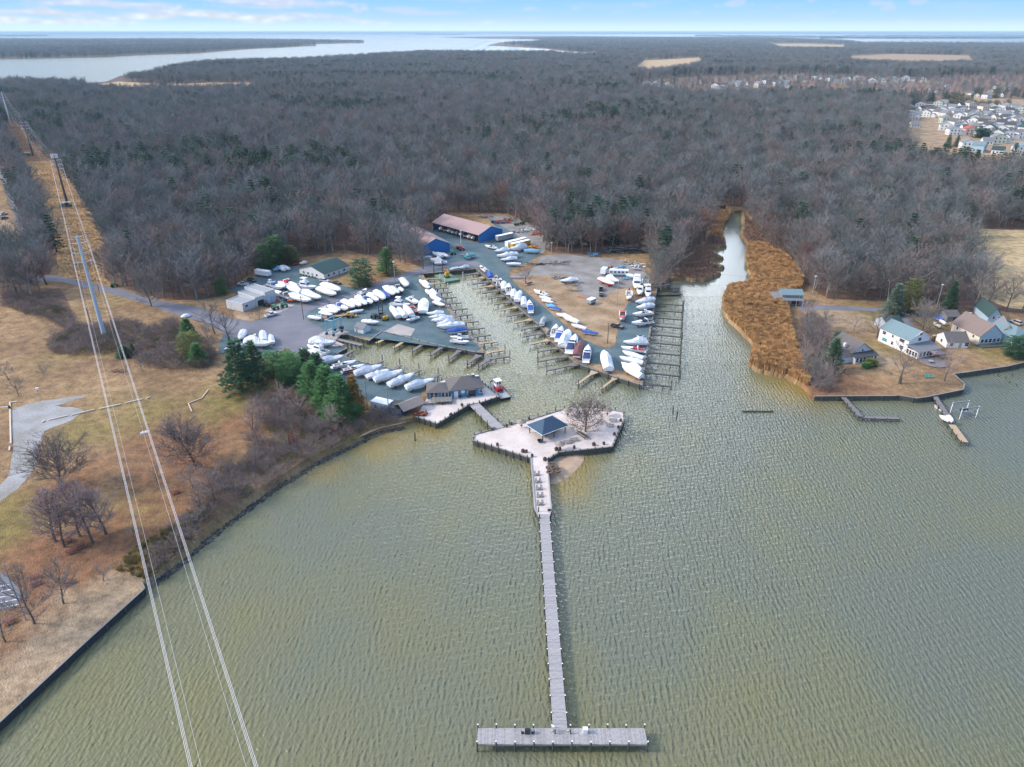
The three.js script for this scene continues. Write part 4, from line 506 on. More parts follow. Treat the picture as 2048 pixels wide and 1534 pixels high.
  if (kind === 'fly' || kind === 'work') { part('foredeck', deckLoft(0.5, 1, 0.01, 0.2), C.white, g); const w = kind === 'fly' ? 1.25 : 1.05, x0 = kind === 'fly' ? 0.28 : 0.4, x1 = kind === 'fly' ? 0.62 : 0.62; part('cabin', loft([[x0, 0], [x0 + 0.005, 1.6], [x1 - 0.05, 1.6], [x1, 0.7], [x1 + 0.03, 0]].map(([t, h]) => [[X(t), 1.9 + h, -w], [X(t), 1.9 + h, w]]), false), C.white, g); part('cabin_sides', merge([1, -1].map((k) => { const q = [[x0, 0], [x0, 1.6], [x1 - 0.05, 1.6], [x1 + 0.03, 0]].map(([t, h]) => [X(t), 1.9 + h, w * k]); return quadsOf([q]); })), C.white, g); part('cabin_windows', merge([1, -1].map((k) => quadsOf([[[X(x0 + 0.04), 2.75, (w + 0.02) * k], [X(x0 + 0.04), 3.3, (w + 0.02) * k], [X(x1 - 0.07), 3.3, (w + 0.02) * k], [X(x1 - 0.03), 2.75, (w + 0.02) * k]]])).concat([quadsOf([[[X(x1 - 0.035) + 0.06, 3.2, -w * 0.9], [X(x1 - 0.035) + 0.06, 3.2, w * 0.9], [X(x1) + 0.05, 2.62, w * 0.9], [X(x1) + 0.05, 2.62, -w * 0.9]]])])), C.glass, g); part('cabin_roof', box((x1 - x0) * BL - 0.1, 0.1, w * 2 + 0.3, X((x0 + x1) / 2 - 0.02), 3.5, 0), colour === 'grey' ? C.grey : C.white, g); if (kind === 'fly') { part('flybridge', merge([box(2.2, 0.6, 0.1, X(0.42), 3.6, 1.1), box(2.2, 0.6, 0.1, X(0.42), 3.6, -1.1), box(0.1, 0.75, 2.2, X(0.53), 3.6, 0, 0, 0, 0.3)]), C.white, g); part('hardtop', merge([box(2.4, 0.08, 2.3, X(0.42), 5.1, 0), ...[[0.34, 1], [0.34, -1], [0.5, 1], [0.5, -1]].map(([t, k]) => rod([X(t), 3.6, k], [X(t), 5.1, k], 0.035, 4))]), C.white, g); } else part('mast', rod([X(0.45), 3.5, 0], [X(0.44), 5.4, 0], 0.05, 5), C.metal, g); }
  if (kind === 'open') { part('foredeck', deckLoft(0.74, 1, 0.01, 0.06), C.white, g); part('console', merge([box(0.8, 1.1, 0.9, X(0.48), 1.35, 0), box(0.5, 0.7, 0.9, X(0.34), 1.35, 0)]), C.white, g); part('windshield', box(0.06, 0.5, 0.8, X(0.5), 2.45, 0, 0, 0, 0.3), C.glass, g); part('outboard_motor', merge([box(0.7, 0.75, 0.55, X(0) - 0.35, 2.0, 0), box(0.3, 1.3, 0.25, X(0) - 0.35, 0.8, 0)]), C.black, g); if (colour !== 'white') part('canopy', merge([box(2.6, 0.08, 2.3, X(0.42), 3.45, 0), ...[[0.32, 1], [0.32, -1], [0.54, 1], [0.54, -1]].map(([t, k]) => rod([X(t), 1.9, k], [X(t), 3.45, k], 0.035, 4))]), C[colour], g); }
  if (kind === 'bow') { part('foredeck', deckLoft(0.62, 1, 0.01, 0.1), C[colour], g); winds(0.55, 0.5, 0.58); part('stern_seat', box(0.8, 0.5, 2.4, X(0.1), 1.35, 0), C[colour], g); part('cockpit_seats', merge([box(0.7, 0.8, 0.7, X(0.4), 1.35, 0.6), box(0.7, 0.8, 0.7, X(0.4), 1.35, -0.6)]), C.white, g); part('stern_cover', loft([0.03, 0.12, 0.25].map((t) => [[X(t), sheer(t) + 0.03, -1.4], [X(t), sheer(t) + 0.22, 0], [X(t), sheer(t) + 0.03, 1.4]]), true, true), C[colour], g); }
  boatProto.set(type, g); return g;
}
const LOOK = { wrap: 'white shrink-wrapped boat', tarp: 'tarpaulin-covered boat', express: 'white cabin cruiser', fly: 'white flybridge cruiser', open: 'open white centre-console boat', work: 'workboat with a wheelhouse', bow: 'open runabout' }, CAT = { wrap: 'boat', tarp: 'boat', express: 'boat', fly: 'boat', open: 'boat', work: 'boat', bow: 'boat' };
const usedLabel = new Set();
function boat(type, bow, stern, label, group, y = LY, wide = 1) {
  const h = y + 1.3, A = G(bow[0], bow[1], h), B = G(stern[0], stern[1], h), L = clamp(Math.hypot(A[0] - B[0], A[1] - B[1]), 4.2, 15), s = L / BL, o = boatOf(type).clone(); o.name = numbered({ wrap: 'shrink_wrapped_boat', tarp: 'covered_boat', express: 'cabin_cruiser', fly: 'flybridge_cruiser', open: 'open_boat', work: 'workboat', bow: 'runabout' }[type.split('/')[0]]);
  o.position.set((A[0] + B[0]) / 2, y, (A[1] + B[1]) / 2); o.rotation.y = Math.atan2(-(A[1] - B[1]), A[0] - B[0]); const v = Math.min(1.15, Math.max(s, 0.62)); o.scale.set(s, v, Math.max(s, 0.5) * wide * (L > 10 ? 0.78 : 0.86)); scene.add(o); return tag(o, label, 'boat', group);
}
function colourWord(type) { const [k, c] = type.split('/'); if (k === 'wrap') return { redhull: 'shrink-wrapped boat on a red hull', bluehull: 'white-covered boat with blue hull', lightblue: 'light blue covered boat', grey: 'grey-covered boat', dark: 'black-covered boat' }[c] ?? LOOK.wrap; if (k === 'tarp') return { blue: 'bright blue covered boat', teal: 'teal covered boat', maroon: 'faded maroon covered boat', lightblue: 'boat under a light blue cover', grey: 'boat under a grey cover', dark: 'boat under a black cover', green: 'boat under a green cover', navy: 'boat under a dark navy cover' }[c]; if (k === 'express') return { blue: 'white cruiser with blue cover', navy: 'white cruiser with navy cover', red: 'white cruiser with crimson cover', redhull: 'white and maroon-hulled cruiser with arch', dark: 'white cruiser with black cover', lightblue: 'white cruiser with light blue cover' }[c] ?? LOOK.express; if (k === 'bow') return c + ' and white open runabout'; return LOOK[k]; }
function rowOf(k, place, group, list) { list.forEach(([type, bx, by, sx, sy, wide], i) => boat(type, k(bx, by), k(sx, sy), colourWord(type) + ', ' + ORD[i] + ' ' + place, group, LY, wide ?? 1)); }
rowOf(k4, 'from the lift in the row beside the restaurant', 'boats of the row beside the restaurant', [['wrap/white/4', 1285, 455, 1020, 445], ['fly/white/1', 1000, 488, 1205, 548], ['wrap/white/0', 940, 532, 1140, 598], ['wrap/white/1', 1370, 590, 1108, 640], ['express/white/1', 1500, 640, 1252, 680], ['express/redhull/3', 1580, 675, 1355, 722], ['wrap/white/0', 1760, 692, 1480, 762], ['wrap/white/9', 1832, 728, 1600, 790], ['wrap/white/1', 1972, 748, 1682, 828], ['wrap/white/8', 2085, 782, 1828, 878]]);
boat('wrap/white/0', k5(452, 732), k5(165, 806), 'white shrink-wrapped boat nearest the restaurant building', 'boats of the row beside the restaurant');
rowOf(k1, 'from the junction in the row below the lane', 'boats of the row below the lane', [['open/white/0', 1105, 1020, 1218, 970], ['wrap/white/3', 1330, 1045, 1225, 985], ['express/blue/0', 1415, 1035, 1285, 970], ['wrap/white/2', 1480, 1018, 1368, 940], ['wrap/white/6', 1545, 1000, 1445, 935], ['wrap/white/1', 1602, 990, 1512, 908], ['express/blue/1', 1665, 975, 1572, 900], ['wrap/white/0', 1722, 948, 1628, 878], ['wrap/white/7', 1792, 932, 1698, 852], ['tarp/blue/1', 1836, 912, 1758, 845], ['wrap/white/3', 1886, 888, 1800, 798], ['wrap/white/8', 1932, 868, 1852, 802], ['express/dark/1', 1978, 848, 1898, 783], ['wrap/white/2', 2022, 800, 1962, 718]]);
rowOf(k1, 'from the left in front by the brown pole', 'low boats by the brown pole', [['wrap/white/3', 1142, 1115, 1012, 1085], ['bow/green/1', 1200, 1090, 1098, 1062], ['wrap/white/2', 1252, 1080, 1128, 1042], ['wrap/white/3', 1306, 1058, 1155, 1018], ['wrap/white/2', 1572, 1022, 1432, 1040]]);
rowOf(k2, 'from the left in the spit yard', 'boats in the middle of the spit yard', [['fly/white/2', 210, 1085, 0, 1065], ['wrap/white/3', 10, 1115, 88, 1205], ['wrap/white/7', 80, 1122, 155, 1200], ['wrap/white/6', 145, 1105, 222, 1188], ['express/white/0', 292, 1070, 188, 1005], ['bow/red/0', 278, 1155, 212, 1090], ['open/lightblue/2', 165, 1235, 292, 1190], ['wrap/white/3', 352, 1035, 335, 1155, 1.15]]);
rowOf(k2, 'from the basin head along the west bank', 'boats along the west basin bank', [['wrap/white/0', 302, 832, 400, 882], ['wrap/white/1', 405, 905, 345, 860], ['wrap/white/4', 362, 935, 482, 985], ['wrap/white/8', 408, 985, 522, 1035], ['wrap/white/3', 558, 1085, 450, 1040], ['wrap/white/1', 372, 1165, 545, 1150], ['wrap/white/9', 395, 1205, 560, 1180], ['wrap/white/0', 422, 1250, 632, 1210], ['wrap/white/4', 478, 1275, 660, 1245], ['wrap/white/8', 480, 1318, 752, 1282], ['tarp/blue/0', 562, 1365, 772, 1320], ['work/grey/0', 615, 1405, 805, 1398], ['work/white/2', 812, 1460, 622, 1432]]);
rowOf(k2, 'from the basin head along the east bulkhead', 'boats along the east bulkhead', [['open/white/1', 922, 682, 990, 728], ['tarp/blue/3', 1010, 740, 1030, 800], ['bow/tan/0', 1090, 775, 1065, 825], ['open/grey/1', 1130, 815, 1105, 875], ['wrap/white/3', 1165, 850, 1166, 920], ['express/white/1', 1214, 880, 1212, 958], ['wrap/white/7', 1268, 932, 1264, 1005], ['wrap/white/2', 1332, 955, 1298, 1040], ['wrap/white/6', 1370, 1012, 1368, 1092], ['express/blue/2', 1424, 1055, 1438, 1145], ['tarp/grey/1', 1578, 1205, 1552, 1275]]);
rowOf(k6, 'from the top of the lower east bank row', 'boats of the lower east bank row', [['express/white/1', 168, 580, 135, 672], ['express/blue/0', 222, 612, 180, 722], ['wrap/white/1', 290, 642, 232, 790], ['express/navy/0', 362, 695, 298, 840], ['tarp/maroon/0', 422, 755, 375, 892], ['express/navy/2', 492, 805, 470, 935], ['wrap/white/0', 652, 858, 702, 1032]]);
boat('tarp/dark/1', k6(112, 605), k6(85, 655), 'small black-covered boat beside the first lower east bank cruiser', 'boats of the lower east bank row');
rowOf(k2, 'from the top along the grass wedge', 'boats along the grass wedge', [['express/white/2', 1472, 930, 1605, 970], ['wrap/white/2', 1525, 985, 1650, 1012], ['wrap/white/3', 1672, 1048, 1562, 1015], ['wrap/lightblue/1', 1588, 1065, 1695, 1092], ['tarp/blue/1', 1758, 1120, 1640, 1092], ['wrap/white/0', 1702, 1165, 1842, 1195], ['wrap/white/8', 1772, 1200, 1930, 1252], ['wrap/white/2', 1855, 1275, 2008, 1310]]);
boat('tarp/blue/0', k6(596, 650), k6(438, 622), 'boat under a bright blue cover at the foot of the grass wedge', 'boats along the grass wedge');
rowOf(k6, 'from the woods facing the creek piers', 'boats facing the creek piers', [['wrap/white/9', 975, 350, 1158, 305], ['wrap/white/8', 982, 408, 1152, 362], ['express/white/0', 945, 472, 1135, 435], ['express/dark/2', 935, 562, 1142, 525], ['wrap/white/4', 852, 752, 1092, 745], ['express/red/1', 830, 802, 1065, 825], ['wrap/white/3', 845, 845, 1058, 905], ['wrap/white/8', 815, 905, 1052, 955], ['wrap/white/5', 832, 965, 1035, 1040], ['wrap/white/0', 842, 1000, 1040, 1100]]);
boat('bow/navy/0', k6(1005, 668), k6(1075, 680), 'small navy inflatable-like runabout between the two groups by the creek', 'boats facing the creek piers');
rowOf(k6, 'from the left by the creek-side trees', 'boats by the creek-side trees', [['open/white/2', 908, 318, 910, 228], ['fly/white/0', 985, 215, 992, 100], ['work/white/1', 1020, 270, 1020, 185], ['open/green/0', 1080, 190, 1076, 108], ['fly/white/1', 1108, 292, 1098, 210], ['bow/red/2', 838, 530, 846, 432]]);
rowOf(k3, 'from the left in the worn clearing', 'boats in the worn clearing', [['wrap/bluehull/0', 205, 840, 380, 818, 1.1], ['wrap/redhull/3', 755, 885, 612, 815], ['wrap/white/1', 802, 845, 695, 790], ['wrap/white/2', 722, 712, 790, 690], ['wrap/lightblue/3', 795, 695, 872, 678], ['wrap/white/6', 985, 785, 890, 762], ['bow/lightblue/1', 940, 690, 1030, 695]]);
rowOf(k1, 'from the left between block shed and office', 'boats between block shed and office', [['fly/white/0', 562, 772, 655, 735], ['express/blue/1', 752, 820, 610, 765], ['wrap/white/0', 700, 745, 780, 790], ['express/dark/0', 660, 850, 825, 905], ['express/red/2', 892, 800, 745, 735], ['wrap/white/4', 790, 805, 935, 860], ['wrap/white/8', 1035, 950, 815, 880], ['fly/white/3', 1092, 812, 880, 775], ['wrap/white/1', 1135, 925, 948, 848], ['wrap/white/9', 1292, 888, 1115, 815], ['wrap/white/6', 1338, 848, 1158, 775]]);
boat('open/white/3', k1(1602, 818), k1(1498, 882), 'open white skiff on the shoulder of the asphalt lane', 'boats between block shed and office');
rowOf(k1, 'from the left before the pines at the woods', 'boats before the pines', [['wrap/lightblue/4', 640, 610, 730, 592], ['wrap/white/5', 690, 580, 760, 612], ['wrap/white/2', 742, 568, 805, 600], ['wrap/white/1', 920, 545, 978, 530]]);
rowOf(k4, 'from the left on the asphalt behind the dark pines', 'boats on the asphalt behind the pines', [['wrap/white/8', 145, 515, 318, 452], ['wrap/white/7', 315, 415, 345, 325, 1.1], ['open/dark/0', 468, 348, 402, 392], ['wrap/white/4', 635, 470, 362, 445], ['wrap/white/6', 538, 335, 548, 425, 1.1], ['wrap/white/3', 615, 365, 635, 442], ['wrap/white/0', 592, 600, 705, 560], ['wrap/white/5', 890, 700, 985, 775]]);
rowOf(k4, 'from the left beside the little gable shed', 'boats beside the gable shed', [['wrap/white/8', 1728, 235, 1558, 215], ['wrap/white/2', 1642, 275, 1530, 265]]);
rowOf(k2, 'from the left before the left blue shed', 'boats before the left blue shed', [['wrap/grey/4', 268, 600, 360, 590], ['wrap/white/3', 348, 590, 420, 575], ['wrap/white/0', 438, 545, 535, 580], ['wrap/white/9', 510, 545, 592, 575], ['wrap/white/4', 412, 612, 540, 645], ['wrap/white/8', 450, 650, 578, 632], ['bow/dark/1', 720, 560, 830, 545], ['tarp/teal/0', 752, 600, 858, 560], ['wrap/white/3', 605, 712, 692, 685], ['wrap/white/1', 698, 695, 800, 672]]);
rowOf(k2, 'from the top among the trailers by the blue shed', 'boats among the trailers', [['express/white/1', 972, 470, 1092, 488], ['wrap/white/0', 1070, 535, 1215, 510], ['wrap/white/4', 1222, 520, 1390, 488], ['wrap/white/8', 1092, 595, 1295, 560], ['wrap/lightblue/3', 1545, 530, 1375, 520], ['wrap/bluehull/1', 1130, 625, 1290, 602], ['wrap/white/2', 1188, 655, 1335, 652]]);
for (let i = 0; i < 9; i++) { const t = (i + 0.6) / 9.3, p = [lerp(876, 950, t), lerp(458, 479, t)]; boat(['wrap/white/1', 'bow/navy/1', 'wrap/white/3', 'express/navy/0', 'wrap/grey/2'][i % 5], [p[0] - 1, p[1] + 2], [p[0] + 7, p[1] - 6], 'boat stored bow outward under the right blue shed roof, ' + ORD[i] + ' bay', 'boats under the open shed'); }
boat('wrap/white/4', [1880, 832], [1905, 842], 'white covered boat beside the outer pier of the right shore', 'boats of the right shore', 0.3);
boat('bow/tan/1', [1872, 812], [1886, 820], 'small cream dinghy tied beside the pier of the white house', 'boats of the right shore', -0.9);
boat('tarp/blue/3', [1868, 632], [1886, 640], 'boat under a bright blue cover behind the small white house', 'boats of the house yards');
boat('open/white/1', [1868, 645], [1882, 652], 'open white boat on the grass behind the small white house', 'boats of the house yards');
boat('wrap/white/2', [1880, 640], [1891, 646], 'white covered boat beside the grey garden shed', 'boats of the house yards');

// ---------- buildings ----------
const shingle = (c1, c2, seed, m = 2.4) => std(0xffffff, 0.85, { map: tex(128, (u, v) => { const row = Math.floor(v * 12), s = noise(Math.floor(u * 16 + (row % 2) * 0.5) * 3.7, row * 5.1 + seed) * 0.5 + 0.5; return mix3(c1, c2, clamp(s + 0.25 * noise(u * 8, v * 8, 8))); }, true, 1 / m) });
const ROOF = { grey: shingle([0.16, 0.165, 0.18], [0.23, 0.235, 0.25], 1), dark: shingle([0.05, 0.052, 0.056], [0.085, 0.085, 0.09], 2), brown: shingle([0.17, 0.125, 0.11], [0.23, 0.175, 0.16], 3), green: shingle([0.015, 0.055, 0.056], [0.025, 0.075, 0.072], 4), pink: shingle([0.33, 0.22, 0.215], [0.41, 0.28, 0.27], 5), slate: shingle([0.035, 0.075, 0.125], [0.05, 0.095, 0.15], 6), dgreen: shingle([0.02, 0.05, 0.05], [0.035, 0.075, 0.075], 7), bluegrey: shingle([0.14, 0.215, 0.24], [0.19, 0.265, 0.29], 8), taupe: shingle([0.10, 0.09, 0.09], [0.15, 0.135, 0.13], 9), red: shingle([0.36, 0.06, 0.035], [0.45, 0.09, 0.05], 10), thatch: shingle([0.34, 0.28, 0.245], [0.24, 0.19, 0.165], 11) };
const siding = (c, seed) => std(0xffffff, 0.75, { map: tex(64, (u, v) => { const e = 0.95 + 0.1 * noise(u * 2 + seed, v * 16, 16); return [c[0] * e, c[1] * e, c[2] * e]; }, true, 1 / 3) });
const WALL = { white: siding([0.74, 0.74, 0.74], 1), cream: siding([0.72, 0.66, 0.55], 2), blue: siding([0.055, 0.2, 0.34], 3), royal: siding([0.02, 0.165, 0.44], 4), pale: siding([0.50, 0.56, 0.62], 5), grey: siding([0.20, 0.22, 0.24], 6), block: siding([0.56, 0.57, 0.58], 7), lightblue: siding([0.36, 0.50, 0.60], 8), tan: siding([0.55, 0.45, 0.36], 9), sage: siding([0.50, 0.55, 0.48], 10), pinkish: siding([0.62, 0.48, 0.42], 11) };
function metreUV(g) { const p = g.attributes.position, n = g.attributes.normal, uv = g.attributes.uv; for (let i = 0; i < p.count; i++) { const nx = Math.abs(n.getX(i)), nz = Math.abs(n.getZ(i)); uv.setXY(i, nx > nz ? p.getZ(i) : p.getX(i), nx < 0.5 && nz < 0.5 ? p.getZ(i) : p.getY(i)); } return g; }
function wallsGeo(w, d, h, rh, ridge, skip = '') {   // front on z = 0, back at z = -d
  const q = []; if (!skip.includes('f')) q.push([[0, 0, 0], [w, 0, 0], [w, h, 0], [0, h, 0]]); if (!skip.includes('b')) q.push([[w, 0, -d], [0, 0, -d], [0, h, -d], [w, h, -d]]); if (!skip.includes('l')) q.push([[0, 0, -d], [0, 0, 0], [0, h, 0], [0, h, -d]]); if (!skip.includes('r')) q.push([[w, 0, 0], [w, 0, -d], [w, h, -d], [w, h, 0]]);
  const L = [quadsOf(q)]; if (ridge === 'd') L.push(tris([0, h, 0, w, h, 0, w / 2, h + rh, 0, w, h, -d, 0, h, -d, w / 2, h + rh, -d])); if (ridge === 'w') L.push(tris([0, h, -d, 0, h, 0, 0, h + rh, -d / 2, w, h, 0, w, h, -d, w, h + rh, -d / 2]));
  return metreUV(merge(L));
}
function roofGeo(w, d, h, rh, ridge, o = 0.4) {
  const t = 0.16, out = [], slab = (a, b, c, e) => { const up = (p) => [p[0], p[1] + t, p[2]]; out.push([up(a), up(b), up(c), up(e)], [b, a, e, c], [a, b, up(b), up(a)], [b, c, up(c), up(b)], [c, e, up(e), up(c)], [e, a, up(a), up(e)]); };
  if (ridge === 'w') { const k = o * rh / (d / 2), y = h - k, r = h + rh; slab([-o, y, o], [w + o, y, o], [w + o, r, -d / 2], [-o, r, -d / 2]); slab([w + o, y, -d - o], [-o, y, -d - o], [-o, r, -d / 2], [w + o, r, -d / 2]); }
  else if (ridge === 'd') { const k = o * rh / (w / 2), y = h - k, r = h + rh; slab([-o, y, -d - o], [-o, y, o], [w / 2, r, o], [w / 2, r, -d - o]); slab([w + o, y, o], [w + o, y, -d - o], [w / 2, r, -d - o], [w / 2, r, o]); }
  else if (ridge === 'flat') slab([-o, h, o], [w + o, h, o], [w + o, h, -d - o], [-o, h, -d - o]);
  else if (ridge === 'shed') slab([-o, h - 0.1, o], [w + o, h - 0.1, o], [w + o, h + rh, -d - o], [-o, h + rh, -d - o]);
  else { const m = Math.min(w, d) / 2, y = h - 0.05, r = h + rh, A = [-o, y, o], B = [w + o, y, o], C2 = [w + o, y, -d - o], D = [-o, y, -d - o], P = w > d ? [m, r, -d / 2] : [w / 2, r, -m], Q = w > d ? [w - m, r, -d / 2] : [w / 2, r, -d + m], p = []; if (w > d) p.push(...A, ...B, ...Q, ...A, ...Q, ...P, ...C2, ...D, ...P, ...C2, ...P, ...Q, ...D, ...A, ...P, ...B, ...C2, ...Q); else p.push(...A, ...B, ...P, ...C2, ...D, ...Q, ...D, ...A, ...P, ...D, ...P, ...Q, ...B, ...C2, ...Q, ...B, ...Q, ...P); const g = tris(p); return metreUV(merge([g, quadsOf([[D, C2, B, A].map((v) => [v[0], v[1] - 0.12, v[2]])]), quadsOf([[A, B].concat([[B[0], B[1] - 0.15, B[2]], [A[0], A[1] - 0.15, A[2]]]), [B, C2, [C2[0], y - 0.15, C2[2]], [B[0], y - 0.15, B[2]]]])])); }
  return metreUV(quadsOf(out));
}
function opening(g, w, d, side, u, y, ww, hh, kind = 'window', frame = C.white, pane = C.glass) {   // u is metres along the wall from its left end
  const f = new THREE.Group(), at = { f: [u, 0.03, 0], r: [w + 0.03, -u, Math.PI / 2], l: [-0.03, -d + u, -Math.PI / 2], b: [w - u, -d - 0.03, Math.PI] }[side];
  const m = part(kind, merge([box(ww + 0.2, 0.1, 0.1, 0, hh, 0), box(ww + 0.2, 0.1, 0.1, 0, -0.1, 0), box(0.1, hh, 0.1, ww / 2 + 0.05, 0, 0), box(0.1, hh, 0.1, -ww / 2 - 0.05, 0, 0), ...(kind === 'window' && ww < 2.5 ? [box(ww, 0.05, 0.06, 0, hh / 2, 0)] : [])]), frame, g);
  m.position.set(at[0], y, at[1]); m.rotation.y = at[2]; part(kind === 'window' ? 'pane' : 'leaf', box(ww, hh, 0.04), pane, m); return m;
}
function building(name, label, cat, A, B, d, h, rh, ridge, wall, roof, o = {}) {
  const a = G(A[0], A[1]), b = G(B[0], B[1]), w = Math.hypot(b[0] - a[0], b[1] - a[1]), g = thing(name, label, cat, a[0], LY, a[1], Math.atan2(-(b[1] - a[1]), b[0] - a[0]), o.group);
  g.userData.w = undefined; part('wall', wallsGeo(w, d, h, rh, ridge, o.skip), wall, g); part('roof', roofGeo(w, d, h, rh, ridge, o.over ?? 0.4), roof, g);
  for (const q of o.open ?? []) opening(g, w, d, ...q); return { g, w, d, h };
}
// marina office
{ const { g, w } = building('office_building', 'white long office building with a dark green gable roof', 'building', [600, 548], [649, 559.5], 17, 2.9, 2.6, 'd', WALL.white, ROOF.green, { open: [['f', 3, 0.9, 1.2, 1.1], ['f', 6, 0.9, 1.2, 1.1], ['f', 9, 0, 1.1, 2.1, 'door', C.white, C.grey], ['f', 12, 0.9, 1.2, 1.1], ['r', 3, 0.9, 1.4, 1.1], ['r', 6.5, 0.9, 1.4, 1.1], ['r', 10, 0, 1.1, 2.1, 'door', C.white, C.grey], ['r', 13.5, 0.9, 1.4, 1.1]] }); for (let i = 0; i < 6; i++) { const s = part('shrub', new THREE.IcosahedronGeometry(0.55, 1), NEEDLE_DARK, g); s.position.set(1.5 + i * 2, 0.35, 0.9); s.scale.y = 0.8; } }
// block shed: three flat-roofed bays stepping up to the right
[[[487, 624], [512, 614], 10, 3.3, 'low left'], [[513, 614], [532, 608], 13, 3.9, 'middle'], [[533, 609], [553, 602], 14, 5.2, 'tall right']].forEach(([a, b, d, h, w], i) => {
  const { g, w: W } = building('workshop', w + ' flat-roofed bay of the grey block workshop', 'workshop', a, b, d, h, 0, 'flat', WALL.block, C.grey, { over: -0.25, open: i === 0 ? [['f', 2.2, 1.6, 1.6, 1]] : i === 1 ? [['f', W2(a, b) / 2, 0, 3.2, 2.7, 'door', C.white, C.black]] : [['f', W2(a, b) * 0.3, 0, 2.6, 3.6, 'door', C.lightblue, WALL.pale], ['f', W2(a, b) * 0.72, 0, 1.4, 2.6, 'door', C.lightblue, WALL.pale]] });  // black leaf of the middle bay paints the dark inside its open doorway
  part('parapet', merge([box(W + 0.1, 0.45, 0.3, W / 2, h, -0.15), box(W + 0.1, 0.45, 0.3, W / 2, h, -d + 0.15), box(0.3, 0.45, d - 0.6, 0.15, h, -d / 2), box(0.3, 0.45, d - 0.6, W - 0.15, h, -d / 2)]), WALL.block, g); });
function W2(a, b) { const p = G(...a), q = G(...b); return Math.hypot(p[0] - q[0], p[1] - q[1]); }
// boat sheds
{ const { g, w, d } = building('boat_shed', 'long open-fronted boat shed with pinkish roof and royal blue end, the right one', 'boat shed', [866, 460], [957, 486], 19, 4.8, 3.4, 'w', WALL.royal, ROOF.pink, { skip: 'f', over: 0.5, open: [['r', 9, 0, 3, 3, 'door', C.blue, WALL.royal]] }); for (let i = 0; i <= 9; i++) part('post', box(0.3, 4.8, 0.3, 0, 0, 0), T_DARK, g).position.set(i / 9 * (w - 0.4) + 0.2, 0, -0.2); part('header', box(w, 0.5, 0.2, w / 2, 4.2, -0.2), C.blue, g); part('gable_trim', merge([rod([w + 0.5, 4.6, 0.5], [w + 0.5, 8.3, -d / 2], 0.12, 4), rod([w + 0.5, 8.3, -d / 2], [w + 0.5, 4.6, -d - 0.5], 0.12, 4)]), C.white, g); }
{ const { g, w } = building('boat_shed', 'long boat shed with pinkish roof and royal blue gable, the left one behind bare trees', 'boat shed', [843, 511], [900, 502], 44, 4.6, 3.6, 'd', WALL.royal, ROOF.pink, { over: 0.5 }); part('gable_trim', merge([rod([-0.5, 4.4, 0.5], [w / 2, 8.3, 0.5], 0.12, 4), rod([w / 2, 8.3, 0.5], [w + 0.5, 4.4, 0.5], 0.12, 4)]), C.white, g); }
// restaurant on the platform
{ const { g, w } = building('restaurant', 'blue clapboard waterside restaurant with dark hip roof and white doors', 'restaurant', [901, 797], [966, 790], 9, 3.0, 2.5, 'hip', WALL.blue, ROOF.taupe, { over: 0.5, open: [['f', 1.9, 0, 1.1, 2.3, 'door', C.white, WALL.white], ['f', 7.0, 0, 2.3, 2.4, 'door', C.white, C.glass], ['f', 10.2, 1.1, 1.1, 1.1], ['r', 3, 1.0, 1.2, 1.2]] });
  const sign = part('round_sign', new THREE.CylinderGeometry(0.62, 0.62, 0.1, 18), C.white, g); sign.rotation.x = Math.PI / 2; sign.position.set(4.2, 2.1, 0.08); part('emblem', new THREE.TorusGeometry(0.36, 0.08, 6, 16), C.navy, sign).rotation.x = Math.PI / 2;
  part('roof_vent', merge([box(0.9, 0.9, 0.9, w * 0.8, 4.3, -6), cyl(0.3, 0.3, 0.8, w * 0.62, 4.8, -5), box(1.2, 0.6, 1, w * 0.94, 3.4, -7)]), C.metal, g);
  const wing = building('restaurant_wing', 'lower blue west wing of the restaurant with white windows and a wooden deck', 'restaurant', [855, 799], [899, 797.5], 7, 2.6, 1.4, 'hip', WALL.blue, ROOF.taupe, { over: 0.4, open: [['f', 1.5, 0.5, 1.1, 1.9], ['f', 2.9, 0.5, 1.1, 1.9], ['f', 5.2, 0.8, 0.9, 1.4], ['f', 6.4, 0.8, 0.9, 1.4], ['l', 3, 0.8, 1.2, 1.2]] });
  part('deck', plankRun([1.5, 2.2], [8, 2.2], 3.6, 1.1, 0.12, 0.3), T_CAP, wing.g); part('deck_railing', merge([...[0, 1.3, 2.6, 3.9, 5.2, 6.5].map((x) => box(0.1, 1, 0.1, 1.5 + x, 1.1, 3.9)), box(6.6, 0.1, 0.12, 4.75, 2.05, 3.9), box(6.6, 0.06, 0.06, 4.75, 1.6, 3.9), box(0.1, 0.1, 3.4, 8, 2.05, 2.2), box(0.1, 1, 0.1, 8, 1.1, 0.8)]), T_CAP, wing.g); part('deck_posts', merge([1.6, 3.7, 5.8, 7.9].map((x) => box(0.2, 1.1, 0.2, x, 0, 3.8))), T_DARK, wing.g); part('ramp', quadsOf([[[1.4, 1.1, 3.9], [1.4, 1.1, 2.4], [-2.4, 0, 2.4], [-2.4, 0, 3.9]]]), T_CAP, wing.g); }
for (const [x, y, l] of [[920, 795.5, 'orange-brown flower tub by the restaurant wall, left of the double doors'], [937, 795, 'orange-brown flower tub by the restaurant wall, right of the double doors'], [884, 851 - 42, 'brown planter tub on the left terrace near its edge'], [924, 812, 'brown planter tub on the terrace by the bridge corner'], [902, 831, 'dark round planter on the terrace edge posts']]) tub(x, y, l);
